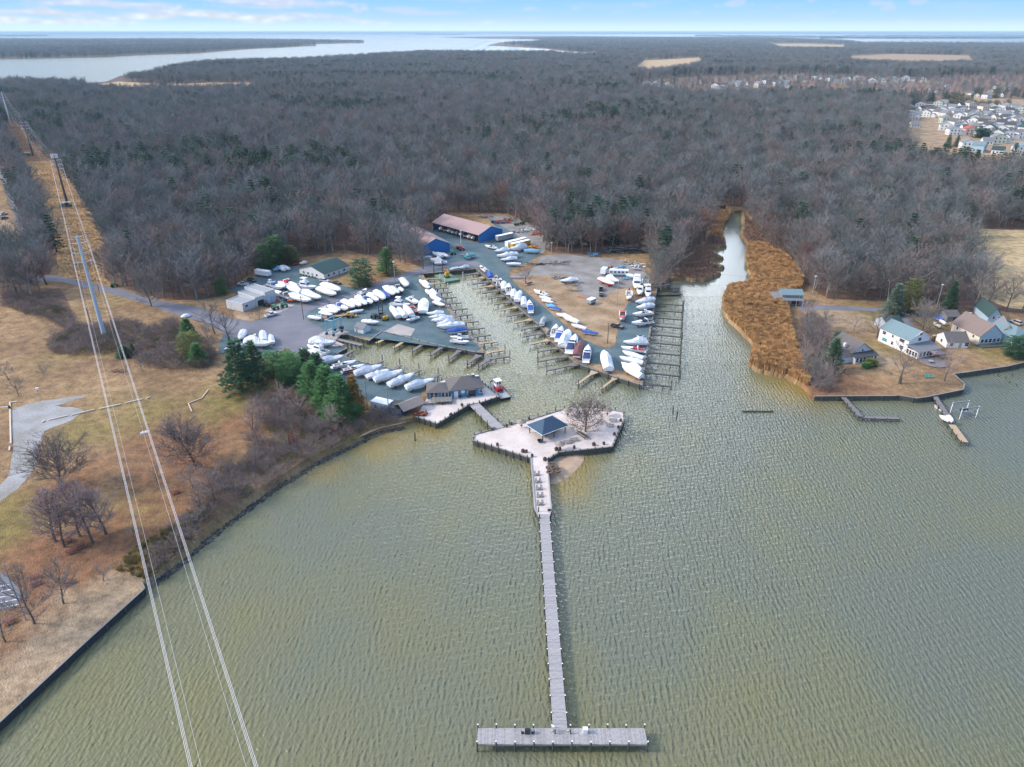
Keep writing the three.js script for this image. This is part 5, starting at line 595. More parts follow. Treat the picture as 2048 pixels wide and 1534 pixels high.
function tub(px, py, label, r = 0.5) { const p = G(px, py), t = thing('planter_tub', label, 'planter', p[0], LY + 0.02, p[1]); part('barrel', cyl(r * 0.85, r, 0.6, 0, 0, 0, 10), C.brown, t); const s = part('plant', new THREE.IcosahedronGeometry(r * 0.8, 1), C.dark, t); s.position.y = 0.75; s.scale.y = 0.7; return t; }
// tables under umbrellas near the restaurant door
{ const p = G(950, 792.5), t = thing('closed_umbrella', 'dark closed patio umbrella by the restaurant\u2019s right end', 'umbrella', p[0], LY, p[1]); part('pole', cyl(0.04, 0.04, 2.4), C.metal, t); part('canopy', cyl(0.3, 0.06, 1.5, 0, 0.9, 0, 8), C.navy, t); part('base', cyl(0.35, 0.3, 0.12), C.dark, t); }
// island pavilion
{ const c = (x, y) => k7(x, y), a = G(...c(697, 487), LY + 2.6), b = G(...c(848, 605), LY + 2.6), e = G(...c(1130, 497), LY + 2.6), w = Math.hypot(e[0] - b[0], e[1] - b[1]), d = Math.hypot(a[0] - b[0], a[1] - b[1]), g = thing('pavilion', 'open pavilion with dark blue hip roof on the sand island', 'pavilion', b[0], LY, b[1], Math.atan2(-(e[1] - b[1]), e[0] - b[0]));
  part('roof', roofGeo(w, d, 2.7, 2.6, 'hip', 0.1), ROOF.slate, g); for (const [x, z] of [[0.6, -0.6], [w - 0.6, -0.6], [0.6, -d + 0.6], [w - 0.6, -d + 0.6], [w / 2, -0.6], [w / 2, -d + 0.6]]) part('post', cyl(0.16, 0.16, 2.65, x, 0, z, 8), T_DARK, g); part('beam', merge([box(w - 1, 0.25, 0.15, w / 2, 2.4, -0.6), box(w - 1, 0.25, 0.15, w / 2, 2.4, -d + 0.6), box(0.15, 0.25, d - 1, 0.6, 2.4, -d / 2), box(0.15, 0.25, d - 1, w - 0.6, 2.4, -d / 2)]), T_GREY, g); part('fascia', merge([box(w + 0.2, 0.16, 0.06, w / 2, 2.5, 0.13), box(0.06, 0.16, d + 0.2, -0.13, 2.5, -d / 2), box(0.06, 0.16, d + 0.2, w + 0.13, 2.5, -d / 2)]), C.white, g);
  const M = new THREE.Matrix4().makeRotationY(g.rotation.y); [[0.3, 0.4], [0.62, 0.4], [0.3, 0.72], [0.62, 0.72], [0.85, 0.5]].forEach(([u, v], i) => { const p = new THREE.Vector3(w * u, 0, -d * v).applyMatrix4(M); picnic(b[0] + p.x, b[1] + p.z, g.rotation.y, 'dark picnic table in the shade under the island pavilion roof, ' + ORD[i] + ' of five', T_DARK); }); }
function picnic(x, z, turn, label, mat = T_GREY, len = 1.9, group) { const t = thing('picnic_table', label, 'picnic table', x, LY, z, turn, group); part('tabletop', merge([-0.3, -0.1, 0.1, 0.3].map((q) => box(len, 0.05, 0.18, 0, 0.74, q))), mat, t); for (const s of [-1, 1]) { part('bench', box(len, 0.06, 0.3, 0, 0.44, s * 0.72), mat, t); part('leg_frame', merge([rod([s * len * 0.36, 0, -0.7], [s * len * 0.36, 0.74, -0.25], 0.05, 4), rod([s * len * 0.36, 0, 0.7], [s * len * 0.36, 0.74, 0.25], 0.05, 4), box(0.08, 0.08, 1.6, s * len * 0.36, 0.38, 0)]), mat, t); } return t; }
[[1120, 685, 0.25, 'grey picnic table pair, nearer one beside the front thatched umbrella', 2.6], [1192, 662, 0.25, 'grey picnic table right behind the front thatched umbrella', 2.6], [1625, 450, -0.05, 'grey picnic table at the right end of the island, back one', 2.4], [1590, 507, -0.2, 'grey picnic table at the right end of the island, front one', 2.4]].forEach(([x, y, a, l, len]) => { const p = G(...k7(x, y)); picnic(p[0], p[1], a, l, T_CAP, len); });
{ const p = G(...k7(1290, 617)); picnic(p[0], p[1], -1.0, 'long dark weathered trestle table in front of the island tree', T_DARK, 4.4); }
function thatch(x, y, label) { const p = G(...k7(x, y)), t = thing('thatched_umbrella', label, 'umbrella', p[0], LY, p[1]), r = rng(x), blades = []; part('pole', cyl(0.09, 0.08, 2.5, 0, 0, 0, 7), T_DARK, t); part('thatch', metreUV(plain(new THREE.ConeGeometry(1.55, 1.0, 14, 3).translate(0, 2.55, 0))), ROOF.thatch, t); for (let i = 0; i < 60; i++) { const a = r() * 6.283, s = 1.5; blades.push(Math.cos(a) * s, 2.12, Math.sin(a) * s, Math.cos(a + 0.07) * s, 2.12, Math.sin(a + 0.07) * s, Math.cos(a) * (s + 0.15), 1.75 + 0.2 * r(), Math.sin(a) * (s + 0.15)); } part('fringe', tris(blades), ROOF.thatch, t); part('table', cyl(0.45, 0.45, 0.05, 0, 0.75, 0, 10), T_DARK, t); }
thatch(618, 520, 'thatched umbrella left of the pavilion on the island'); thatch(1125, 395, 'thatched umbrella behind the pavilion against the bare tree'); thatch(1558, 392, 'thatched umbrella at the back right of the island'); thatch(1038, 765, 'thatched umbrella in front of the pavilion near the right wall');
[[355, 718, 'left of the front island wall'], [635, 790, 'large one on the front wall left of the walkway'], [672, 794, 'small one on the front wall left of the walkway'], [735, 840, 'at the left mouth of the walkway'], [875, 880, 'large ringed one at the right mouth of the walkway'], [1000, 768, 'large one on the right wall above the beach'], [1040, 766, 'small one on the right wall above the beach'], [1195, 748, 'small one in the middle of the right wall'], [1410, 716, 'large one in the middle of the right wall'], [1520, 706, 'small one near the right corner'], [455, 512, 'first right of the footbridge'], [506, 492, 'second right of the footbridge'], [292, 550, 'just left of the footbridge'], [1705, 452, 'at the far right end wall'], [1680, 527, 'middle of the right end wall'], [1636, 603, 'lower part of the right end wall'], [700, 436, 'behind the pavilion\u2019s left corner']].forEach(([x, y, w], i) => tub(...k7(x, y), 'planter tub on the sand island, ' + w, w.includes('large') ? 0.62 : 0.45));
{ const p = G(...k7(820, 682)), t = thing('fire_pit', 'black round fire bowl on the sand before the pavilion', 'fire pit', p[0], LY, p[1]); part('bowl', new THREE.SphereGeometry(0.75, 12, 6, 0, 6.2832, 1.57, 1.57).translate(0, 0.75, 0), C.black, t); part('rim', new THREE.TorusGeometry(0.75, 0.06, 5, 16).rotateX(1.5708).translate(0, 0.75, 0), C.black, t); for (let i = 0; i < 3; i++) part('leg', cyl(0.05, 0.05, 0.6, 0.45 * Math.cos(i * 2.1), 0, 0.45 * Math.sin(i * 2.1), 5), C.black, t); }
[[787, 1040], [800, 1118], [812, 1195], [822, 1275], [824, 1362]].forEach(([x, y], i) => { const p = G(...k7(x, y)), CH = T_PALE, t = thing('adirondack_pair', 'pair of joined grey adirondack chairs on the walkway, ' + ORD[i] + ' from the island', 'chair pair', p[0], LY, p[1], 0.04, 'chair pairs on the sand walkway'); for (const s of [-1, 1]) { const c = part('chair', merge([box(0.62, 0.05, 0.6, s * 0.62, 0.36, 0.1), ...[-0.24, -0.08, 0.08, 0.24].map((q) => box(0.13, 0.95, 0.04, s * 0.62 + q, 0.32, -0.3, 0, -0.35)), box(0.12, 0.05, 0.75, s * 0.62 - 0.36, 0.6, 0.05), box(0.12, 0.05, 0.75, s * 0.62 + 0.36, 0.6, 0.05), box(0.07, 0.6, 0.1, s * 0.62 - 0.36, 0, 0.35), box(0.07, 0.6, 0.1, s * 0.62 + 0.36, 0, 0.35), box(0.07, 0.4, 0.1, s * 0.62 - 0.3, 0, -0.25), box(0.07, 0.4, 0.1, s * 0.62 + 0.3, 0, -0.25)]), CH, t); } part('side_table', merge([box(0.5, 0.05, 0.6, 0, 0.55, 0.12), box(0.4, 0.05, 0.5, 0, 0.25, 0.12)]), T_CAP, t); part('front_rail', box(1.9, 0.1, 0.35, 0, 0.02, 0.5), T_GREY, t); t.scale.setScalar(0.92); });
for (const [x, y, l] of [[806, 1440, 'left dark gate post where the plank pier begins'], [815, 1520, 'dark post at the left taper of the walkway end']]) { const p = G(...k7(x, y)), t = tag(top('post', cyl(0.16, 0.15, 1.3, 0, 0, 0, 8), T_DARK), l, 'post'); t.position.set(p[0], LY, p[1]); }
{ const p = G(...k7(925, 1432)), t = thing('locker', 'dark grey dock locker at the right end of the sand walkway', 'locker', p[0], LY, p[1]); part('body', box(0.9, 0.7, 0.6), C.dark, t); part('lid', box(0.96, 0.1, 0.66, 0, 0.7, 0), C.grey, t); }
// things on the pier head
{ const at = (x, y) => G(930 + x / 5.12, 1380 + y / 5.12, 1.75); let p = at(640, 440), t = thing('grill', 'dark barbecue grill on the left half of the pier head', 'grill', p[0], 1.72, p[1]); part('cart', box(0.8, 0.8, 0.6), C.dark, t); part('hood', new THREE.CylinderGeometry(0.34, 0.34, 0.95, 10, 1, false, 0, Math.PI).rotateZ(1.5708).rotateY(0).translate(0, 0.8, 0), C.black, t); part('side_shelf', box(2.1, 0.06, 0.5, 0, 0.75, 0), C.grey, t);
  for (const [x, l] of [[588, 'dark round stool left of the pier grill'], [695, 'dark round stool right of the pier grill']]) { p = at(x, 440); t = thing('stool', l, 'stool', p[0], 1.72, p[1]); part('seat', cyl(0.32, 0.32, 0.12, 0, 0.5, 0, 10), C.dark, t); part('pedestal', cyl(0.25, 0.15, 0.5, 0, 0, 0, 8), C.dark, t); }
  p = at(1230, 432); t = thing('storage_box', 'white storage box on the right half of the pier head', 'box', p[0], 1.72, p[1]); part('body', box(0.8, 0.95, 0.6), C.white, t); part('lid', box(0.88, 0.1, 0.68, 0, 0.95, 0.02), C.white, t);
  p = at(900, 420); t = thing('life_ring_stand', 'small white box on a post at the left of the pier junction', 'box', p[0], 1.72, p[1]); part('post', box(0.12, 1.0, 0.12), T_DARK, t); part('cabinet', box(0.45, 0.55, 0.3, 0, 0.7, 0), C.white, t);
  p = at(1000, 428); t = thing('chain_barrier', 'light rail across the pier junction between two dark posts', 'barrier', p[0], 1.72, p[1]); part('rail', box(2.7, 0.08, 0.08, 0, 0.5, 0), T_NEW, t); for (const s of [-1, 1]) part('post', cyl(0.14, 0.13, 0.95, s * 1.35, 0, 0.3, 7), T_DARK, t); }
// houses on the right shore
{ const { g, w } = building('cottage', 'small waterfront cottage with taupe gable roof and glazed white porch', 'house', [1698, 722.5], [1742, 716], 11, 3.0, 3.6, 'd', WALL.pale, ROOF.taupe, { open: [['f', w0(5), 3.4, 0.9, 0.9], ['r', 4, 1, 1.2, 1.2], ['r', 7, 1, 1.2, 1.2]] });
  part('porch_wall', wallsGeo(w, 2.6, 2.4, 0, 'n').translate(0, 0, 2.7), WALL.white, g); part('porch_roof', roofGeo(w, 2.7, 2.4, 0.8, 'shed', 0.35).translate(0, 0, 2.7), ROOF.dark, g); for (let i = 0; i < 6; i++) { const m = opening(g, w, 0, 'f', 0.9 + i * (w - 1.8) / 5, i === 3 ? 0.05 : 0.7, (w - 3) / 7, i === 3 ? 2.0 : 1.4, i === 3 ? 'door' : 'window'); m.position.z = 2.75; }
  part('side_wing', wallsGeo(5, 7, 2.5, 1.2, 'w').translate(-5.2, 0, 1), WALL.pale, g); part('wing_roof', roofGeo(5, 7, 2.5, 1.2, 'w', 0.3).translate(-5.2, 0, 1), ROOF.taupe, g); part('deck', box(w * 0.75, 0.4, 2, w * 0.5, 0, 3.9), T_GREY, g); part('deck_rail', merge([box(w * 0.75, 0.08, 0.08, w * 0.5, 1.2, 4.85), ...[0, 1, 2, 3, 4].map((i) => box(0.08, 0.9, 0.08, w * (0.14 + 0.18 * i), 0.35, 4.85))]), C.grey, g); part('chimney', box(0.8, 1.4, 0.8, 0.4, 4.2, -4), C.white, g); }
function w0(x) { return x; }
{ const A = [1812, 707], B = [1853, 699]; const { g, w, d } = building('white_house', 'large white two-storey house with blue-grey gable roof and glazed sunroom', 'house', A, B, 13.5, 5.4, 2.8, 'd', WALL.white, ROOF.bluegrey, { open: [['l', 2.2, 3.5, 1.5, 1.2], ['l', 6.2, 3.7, 0.8, 1], ['l', 10.5, 3.5, 2.2, 1.2], ['l', 3, 0.9, 2.2, 1.3, 'window', C.white, C.teal], ['l', 6.6, 0.9, 0.9, 1.3], ['l', 11, 0.9, 1.6, 1.3], ['f', w2() / 2, 4.4, 1.6, 1.3], ['f', w2() / 2, 6.6, 1.2, 0.9]] });
  function w2() { return W2(A, B); }
  part('gable_trim', merge([rod([-0.3, 5.2, 0.35], [w / 2, 8.3, 0.35], 0.14, 4), rod([w / 2, 8.3, 0.35], [w + 0.3, 5.2, 0.35], 0.14, 4)]), C.white, g);
  part('sunroom_wall', wallsGeo(w + 0.8, 5.2, 2.6, 0, 'n').translate(-0.4, 0, 5.2), WALL.white, g); part('sunroom_roof', roofGeo(w + 0.8, 5.2, 2.6, 1.0, 'shed', 0.4).translate(-0.4, 0, 5.2), ROOF.grey, g);
  for (let i = 0; i < 6; i++) opening(g, w + 0.4, 0, 'f', 1 + i * (w - 1.6) / 5, 0.6, (w - 3) / 7, 1.6).position.z = 5.25; for (let i = 0; i < 4; i++) { const m = opening(g, w, 0, 'l', 0, 0.6, 0.9, 1.6); m.position.set(-0.45, 0.6, 0.7 + i * 1.25); } }
building('garage', 'dark green roofed garage behind the white two-storey house', 'garage', [1772, 663], [1803, 661], 8, 3, 2, 'w', WALL.pale, ROOF.dgreen, { open: [['f', 3, 0, 2.4, 2.2, 'door', C.white, WALL.white]] });
{ const p = G(1862, 697), t = thing('brick_chimney', 'free-standing brown brick chimney beside the white two-storey house', 'chimney', p[0], LY, p[1]); part('stack', box(1.0, 5.2, 0.9), C.brown, t); part('cap', box(1.2, 0.3, 1.1, 0, 5.2, 0), C.tan, t); }
{ const p = G(1866, 724), t = thing('round_patio', 'round grey stone patio behind the sunroom', 'patio', p[0], LY, p[1]); part('paving', cyl(5.2, 5.2, 0.18, 0, 0, 0, 24), T_GREY, t); part('edging', new THREE.TorusGeometry(5.2, 0.15, 5, 28).rotateX(1.5708).translate(0, 0.16, 0), C.brown, t); const q = G(1872, 717), s = thing('gazebo', 'small gazebo with a purple-brown awning on the round patio', 'gazebo', q[0], LY + 0.18, q[1], 0.1); part('awning', roofGeo(4.2, 3.2, 2.3, 0.8, 'hip', 0.2).translate(-2.1, 0, 1.6), shingle([0.16, 0.115, 0.13], [0.2, 0.15, 0.165], 44), s); for (const [a, b] of [[-1.9, 1.4], [1.9, 1.4], [-1.9, -1.4], [1.9, -1.4]]) part('post', cyl(0.07, 0.07, 2.35, a, 0, b, 6), C.dark, s); const h = G(1861, 726), u = thing('round_table', 'round table with a dark cover on the stone patio', 'table', h[0], LY + 0.18, h[1]); part('tabletop', cyl(0.9, 0.9, 0.08, 0, 0.7, 0, 14), C.grey, u); part('pedestal', cyl(0.35, 0.2, 0.7, 0, 0, 0, 8), C.dark, u); }
building('small_white_house', 'small white one-storey house with dark brown roof and left gable', 'house', [1892, 696], [1934, 696.5], 8, 2.7, 2.4, 'w', WALL.white, ROOF.taupe, { open: [['f', 1.6, 0.9, 1.3, 1.2], ['f', 5, 0, 1.1, 2.1, 'door', C.white, C.grey], ['f', 7.4, 0.9, 1.5, 1.3], ['l', 4, 0.9, 1.2, 1.2]] });
{ const { g, w } = building('cream_house', 'large cream-walled house with brown roof and front gable tinted blue for shade', 'house', [1955, 690], [1999, 686.5], 14.5, 3.8, 4.2, 'd', WALL.cream, ROOF.brown, { open: [['l', 3, 2, 0.9, 1], ['l', 7.2, 2, 0.9, 1], ['l', 11.5, 2, 0.9, 1], ['f', W2([1955, 690], [1999, 686.5]) / 2, 4.6, 1.6, 1.8]] }); part('front_shade_tint', wallsGeo(w, 0.06, 3.8, 4.2, 'd').translate(0, 0, 0.1), WALL.lightblue, g); for (let i = 0; i < 5; i++) { const m = opening(g, w, 0, 'f', 1.3 + i * (w - 2.6) / 4, 0.9, 1.3, 1.4); m.position.z = 0.2; } part('patio_deck', box(w + 2, 0.3, 3, w / 2, 0, 1.8), T_DARK, g); }  // light blue layer on the front gable paints in its shade
building('blue_grey_house', 'blue-grey walled house with grey hip roof at the right edge', 'house', [2024, 694], [2072, 690], 16, 3.4, 2.6, 'hip', WALL.lightblue, ROOF.bluegrey, { open: [['f', 3, 1, 1.4, 1.3], ['f', 6, 1, 1.4, 1.3]] });
building('white_house', 'white house wing with pale gable between the cream and blue-grey houses', 'house', [1998, 679], [2022, 682], 12, 3.4, 2.6, 'd', WALL.white, ROOF.grey, { open: [['f', 2, 1, 1, 1.2], ['f', 4, 1, 1, 1.2]] });
building('green_roofed_house', 'house with dark green roof and light blue gable behind the cream house', 'house', [1973, 647], [1998, 648.5], 14, 3.4, 3.2, 'd', WALL.lightblue, ROOF.dgreen, { open: [['f', 2, 2.2, 0.9, 1.1], ['f', 4, 2.2, 0.9, 1.1], ['f', 6, 2.2, 0.9, 1.1]] });
building('garden_shed', 'low grey garden shed behind the small white house', 'shed', [1893, 643], [1917, 643], 7, 2.2, 1.6, 'w', WALL.grey, ROOF.taupe, { open: [['f', 3, 0, 1.4, 1.9, 'door', C.grey, C.dark]] });
{ const { g, w } = building('boathouse', 'grey two-storey boathouse with pale metal roof beside the reeds', 'boathouse', [1562, 609], [1603, 610], 7.5, 4.6, 1.4, 'w', WALL.grey, ROOF.bluegrey, { open: [['f', 2, 0.2, 3, 2.2, 'door', C.grey, C.black], ['f', 6, 0.2, 3, 2.2, 'door', C.grey, C.black], ['f', 8, 3.2, 0.9, 0.9]] }); part('lean_to', wallsGeo(3.2, 6, 2.8, 0, 'n').translate(-3.3, 0, -0.5), WALL.grey, g); part('lean_to_roof', roofGeo(3.2, 6, 2.8, 0.6, 'shed', 0.3).translate(-3.3, 0, -0.5), ROOF.grey, g); part('awning', roofGeo(w, 2.2, 2.7, 0.5, 'shed', 0.1).translate(0, 0, 2.2), ROOF.grey, g); for (let i = 0; i < 4; i++) part('awning_post', box(0.15, 2.6, 0.15, 0.3 + i * (w - 0.6) / 3, 0, 2), C.white, g); }
for (const [x, l] of [[1853, 'left turquoise garden chair on the shore lawn'], [1861, 'right turquoise garden chair on the shore lawn']]) { const p = G(x, 756), t = thing('garden_chair', l, 'chair', p[0], LY, p[1]); const m = std([0.06, 0.42, 0.36], 0.6); part('seat', box(0.8, 0.08, 0.7, 0, 0.4, 0), m, t); part('backrest', box(0.8, 0.95, 0.08, 0, 0.4, -0.35, 0, -0.3), m, t); for (const s of [-1, 1]) part('armrest', merge([box(0.12, 0.06, 0.8, s * 0.46, 0.66, 0), box(0.1, 0.66, 0.1, s * 0.46, 0, 0.3), box(0.1, 0.6, 0.1, s * 0.46, 0, -0.3)]), m, t); }
{ const p = G(1912, 832, 0), t = thing('boat_lift', 'white boat lift frame beside the outer pier on the right', 'boat lift', p[0], 0, p[1], 0.2); for (const [x, z] of [[-0.5, -2], [5.5, -2], [-0.5, 2], [5.5, 2]]) part('post', cyl(0.14, 0.14, 5, x, -1, z, 7), C.white, t); for (const z of [-2, 2]) part('beam', box(6.4, 0.3, 0.25, 2.5, 3.6, z), C.metal, t); part('cradle', merge([box(0.2, 0.2, 4, 0.6, 1.2, 0), box(0.2, 0.2, 4, 4.4, 1.2, 0), box(4.6, 0.2, 0.3, 2.5, 1.4, 0.8), box(4.6, 0.2, 0.3, 2.5, 1.4, -0.8)]), C.metal, t); const s = thing('jet_ski', 'dark jet ski hanging in the white boat lift', 'jet ski', p[0] + 2.4, 1.6, p[1] - 0.6, 0.2); part('hull', loft([[-1.4, 0.4], [-0.6, 0.55], [0.6, 0.55], [1.5, 0.08]].map(([x, b]) => [[x, 0.55, -b], [x, 0, 0], [x, 0.55, b]]), true), C.navy, s); part('seat', box(1.5, 0.3, 0.4, -0.4, 0.5, 0), C.dark, s); part('handlebar', merge([box(0.5, 0.4, 0.35, 0.6, 0.5, 0), box(0.06, 0.06, 0.8, 0.5, 0.95, 0)]), C.blue, s); }
// far suburb
{ const protos = new Map(), kinds = [['white', 'grey'], ['pale', 'grey'], ['cream', 'taupe'], ['white', 'dark'], ['white', 'taupe'], ['white', 'dgreen'], ['sage', 'grey'], ['cream', 'grey']];
  const make = (wall, roof, big) => { const key = wall + roof + big; if (protos.has(key)) return protos.get(key); const g = new THREE.Group(), w = big ? 11 : 8.5, d = big ? 9 : 7, h = big ? 5.6 : 3.4; part('wall', wallsGeo(w, d, h, 2.6, big ? 'd' : 'w').translate(-w / 2, 0, d / 2), WALL[wall], g); part('roof', roofGeo(w, d, h, 2.6, big ? 'd' : 'w', 0.35).translate(-w / 2, 0, d / 2), ROOF[roof], g);
    if (big) { part('garage_wall', wallsGeo(5.5, 6, 2.8, 1.6, 'd').translate(w / 2, 0, d / 2 - 1), WALL[wall], g); part('garage_roof', roofGeo(5.5, 6, 2.8, 1.6, 'd', 0.3).translate(w / 2, 0, d / 2 - 1), ROOF[roof], g); }
    for (let f = 0; f < (big ? 2 : 1); f++) for (const u of [0.2, 0.5, 0.8]) { const m = part('window', box(1.1, 1.3, 0.1), C.dark, g); m.position.set((u - 0.5) * w, 0.9 + f * 2.7, d / 2 + 0.02); } for (const v of [-0.25, 0.25]) part('window', box(0.1, 1.3, 1.1), C.dark, g).position.set(-w / 2 - 0.02, 1, v * d); protos.set(key, g); return g; };
  const k = conv([1748, 130], 6.817), r = rng(77);
  const L = [[620, 585], [752, 560], [945, 560], [560, 735], [640, 625], [700, 705], [800, 660], [545, 845], [930, 660], [1060, 625], [1180, 580], [1290, 575], [1170, 655], [1330, 640], [1480, 620], [1600, 615], [1700, 595], [1290, 715], [1400, 725], [1580, 690], [1500, 790], [1780, 775], [1900, 715], [1960, 800], [1080, 840], [1230, 785], [1070, 950], [1290, 950], [1460, 880], [1720, 850], [1900, 880], [1900, 970], [1260, 1140], [1420, 1180], [1530, 1080], [1680, 1060], [1780, 1000], [1680, 1210], [1990, 1200], [1980, 650], [1640, 745], [870, 700], [1150, 745]];
  { const q = rng(404); for (let y = 570; y < 1010; y += 52) for (let x = 500; x < 2060; x += 118) { const X = x + 70 * (q() - 0.5), Y = y + 26 * (q() - 0.5); if ((X < 960 && Y > 770) || (Y > 940 && X < 1350) || (Y < 600 && X > 1300)) continue; if (L.some(([u, v]) => Math.abs(u - X) < 66 && Math.abs(v - Y) < 34)) continue; L.push([X, Y]); } }
  const word = { white: 'white', pale: 'pale grey', cream: 'cream', lightblue: 'light blue', sage: 'sage', pinkish: 'pink' }, seen = {};
  const special = { 27: ['pinkish', 'red', 'peach house with a bright red roof in the far suburb'], 32: ['white', 'grey', 'large white two-storey suburban house nearest the woods, left one with a garage'], 33: ['lightblue', 'bluegrey', 'light blue suburban house just right of the large white one'], 37: ['white', 'dgreen', 'long white suburban house with dark green roof at the front of the suburb'], 38: ['white', 'bluegrey', 'white suburban house with blue-grey roof cut by the right picture edge'] };
  const place = (px, py, wall, roof, big, label, group, sc = 1) => { const p = G(px, py), o = make(wall, roof, big).clone(); o.name = numbered('suburban_house'); o.position.set(p[0], LY, p[1]); o.rotation.y = (Math.floor(r() * 4) * 0.5 - 0.55) + 0.35 * (r() - 0.5); o.scale.setScalar(sc); scene.add(o); tag(o, label, 'house', group); };
  L.forEach(([x, y], i) => { const [wall, roof] = special[i] ?? kinds[Math.floor(r() * kinds.length)], key = wall + roof; seen[key] = (seen[key] ?? 0) + 1; place(...k(x, y), wall, roof, i % 3 !== 1, special[i]?.[2] ?? word[wall] + ' house with ' + roof.replace('bluegrey', 'blue-grey').replace('dgreen', 'dark green') + ' roof in the dense suburb, ' + nth(seen[key] - 1) + ' such from its upper left', 'houses of the far suburb', 1.2); });
  [[760, 375], [880, 385], [1300, 430], [1400, 440], [1520, 455], [1000, 310], [900, 255], [490, 215], [270, 210], [400, 195], [130, 270], [190, 290], [80, 365], [390, 370], [545, 455], [1660, 320], [1830, 345], [1750, 430], [1590, 400]].forEach(([x, y], i) => { const [wall, roof] = kinds[(i * 5) % kinds.length]; place(...k(x, y), wall, roof, i % 2 === 0, ({ white: 'white', pale: 'pale grey', cream: 'cream', lightblue: 'light blue', sage: 'sage' }[wall]) + ' small house among trees behind the dense suburb, ' + nth([760, 880, 1300, 1400, 1520, 1000, 900, 490, 270, 400, 130, 190, 80, 390, 545, 1660, 1830, 1750, 1590].filter((q) => q < x).length) + ' from the left', 'houses behind the far suburb', 1.15); });
  [[520, 348], [540, 342], [555, 350], [575, 345], [600, 350], [622, 346], [760, 330], [815, 352], [830, 345], [850, 350], [880, 330], [905, 342], [950, 336], [985, 345], [1000, 318], [1015, 330], [1040, 322], [1060, 340], [1080, 312], [1095, 340], [1105, 348], [1140, 318], [1175, 325], [1210, 312], [1240, 318], [1270, 320], [1300, 326], [1330, 330], [1350, 316], [1380, 320], [1410, 335], [1440, 328], [1480, 325], [1520, 320], [1545, 326], [1575, 318], [1600, 320], [1640, 325]].forEach(([x, y], i) => { const [wall, roof] = kinds[(i * 3) % kinds.length]; place(1024 + x / 2, y / 2 + 2, wall, roof, i % 2 === 1, 'tiny pale house of the distant village among trees, ' + nth(i) + ' from its left', 'houses of the distant village', 1.45); });
}

// ---------- vehicles and machines ----------
const wheelGeo = new THREE.CylinderGeometry(0.36, 0.36, 0.26, 12).rotateX(Math.PI / 2), rimGeo = new THREE.CylinderGeometry(0.2, 0.2, 0.28, 8).rotateX(Math.PI / 2);
function side(pts, w, bev = 0.06) { const s = new THREE.Shape(pts.map((p) => new THREE.Vector2(...p))), g = new THREE.ExtrudeGeometry(s, { depth: w - 2 * bev, bevelEnabled: true, bevelSize: bev, bevelThickness: bev, bevelSegments: 1 }); g.translate(0, 0, -w / 2 + bev); return g; }
function wheels(g, xs, z, r = 1) { for (const x of xs) for (const s of [-1, 1]) { const w = part('wheel', wheelGeo, C.tyre, g); w.position.set(x, 0.36 * r, s * z); w.scale.setScalar(r); part('rim', rimGeo, C.metal, w); } }
function car(kind, col, front, rear, label, name) {
  const A = G(...front), B = G(...rear), g = thing(name ?? { pickup: 'pickup_truck', suv: 'parked_car', sedan: 'parked_car' }[kind], label, kind === 'pickup' ? 'pickup truck' : 'car', (A[0] + B[0]) / 2, LY + 0.05, (A[1] + B[1]) / 2, Math.atan2(-(A[1] - B[1]), A[0] - B[0])), m = std(col, 0.3);
  if (kind === 'pickup') { part('body', merge([side([[-2.7, 0.4], [2.65, 0.4], [2.7, 0.85], [2.5, 1.1], [1.2, 1.18], [-0.6, 1.18], [-0.6, 0.72], [-2.6, 0.72]], 1.95), box(2.0, 0.5, 0.08, -1.65, 0.68, 0.93), box(2.0, 0.5, 0.08, -1.65, 0.68, -0.93), box(0.08, 0.5, 1.86, -2.64, 0.68, 0)]), m, g); part('cab_glass', side([[-0.58, 1.15], [1.15, 1.15], [0.5, 1.78], [-0.5, 1.78]], 1.7), C.glass, g); part('roof', box(1.1, 0.06, 1.6, 0, 1.82, 0), m, g); }
  else { part('body', side([[-2.3, 0.4], [2.25, 0.4], [2.3, 0.75], [2.0, 0.95], [1.1, 1.02], [-2.2, 1.05], [-2.35, 0.8]], 1.85), m, g); part('cabin_glass', side(kind === 'suv' ? [[-2.15, 1.0], [1.1, 1.0], [0.4, 1.62], [-1.95, 1.66]] : [[-1.7, 1.0], [1.1, 1.0], [0.3, 1.42], [-0.9, 1.44]], 1.65), C.glass, g); part('roof', box(kind === 'suv' ? 2.2 : 1.15, 0.06, 1.5, kind === 'suv' ? -0.8 : -0.32, kind === 'suv' ? 1.68 : 1.48, 0), m, g); }
  part('headlight', box(0.06, 0.15, 0.3, 2.3, 0.68, 0.65), C.white, g); part('headlight', box(0.06, 0.15, 0.3, 2.3, 0.68, -0.65), C.white, g); wheels(g, [-1.5, 1.5], 0.88); return g;
}
car('pickup', [0.62, 0.63, 0.65], k1(680, 1070), k1(575, 1098), 'white pickup truck parked on the asphalt by the small grass island');
car('pickup', [0.55, 0.56, 0.58], k1(285, 768), k1(392, 775), 'white pickup truck with loaded bed at the left edge of the north yard');
car('suv', [0.55, 0.57, 0.6], k1(1225, 742), k1(1125, 728), 'silver-white car parked before the office gable');
car('sedan', [0.03, 0.035, 0.045], k1(1342, 765), k1(1248, 748), 'dark car parked right of the silver one by the office');
car('suv', [0.02, 0.06, 0.025], k1(465, 740), k1(395, 722), 'dark green vehicle under the pines at the woods edge of the north yard');
car('pickup', [0.025, 0.028, 0.032], k6(822, 600), k6(755, 585), 'dark pickup truck at the tip of the grass wedge by the creek lane');
car('pickup', [0.025, 0.03, 0.03], [1202, 572], [1202, 590], 'black truck in the worn clearing, the upper of two');
car('sedan', [0.03, 0.03, 0.035], [1202, 586], [1203, 596], 'black car in the worn clearing, the lower of two');
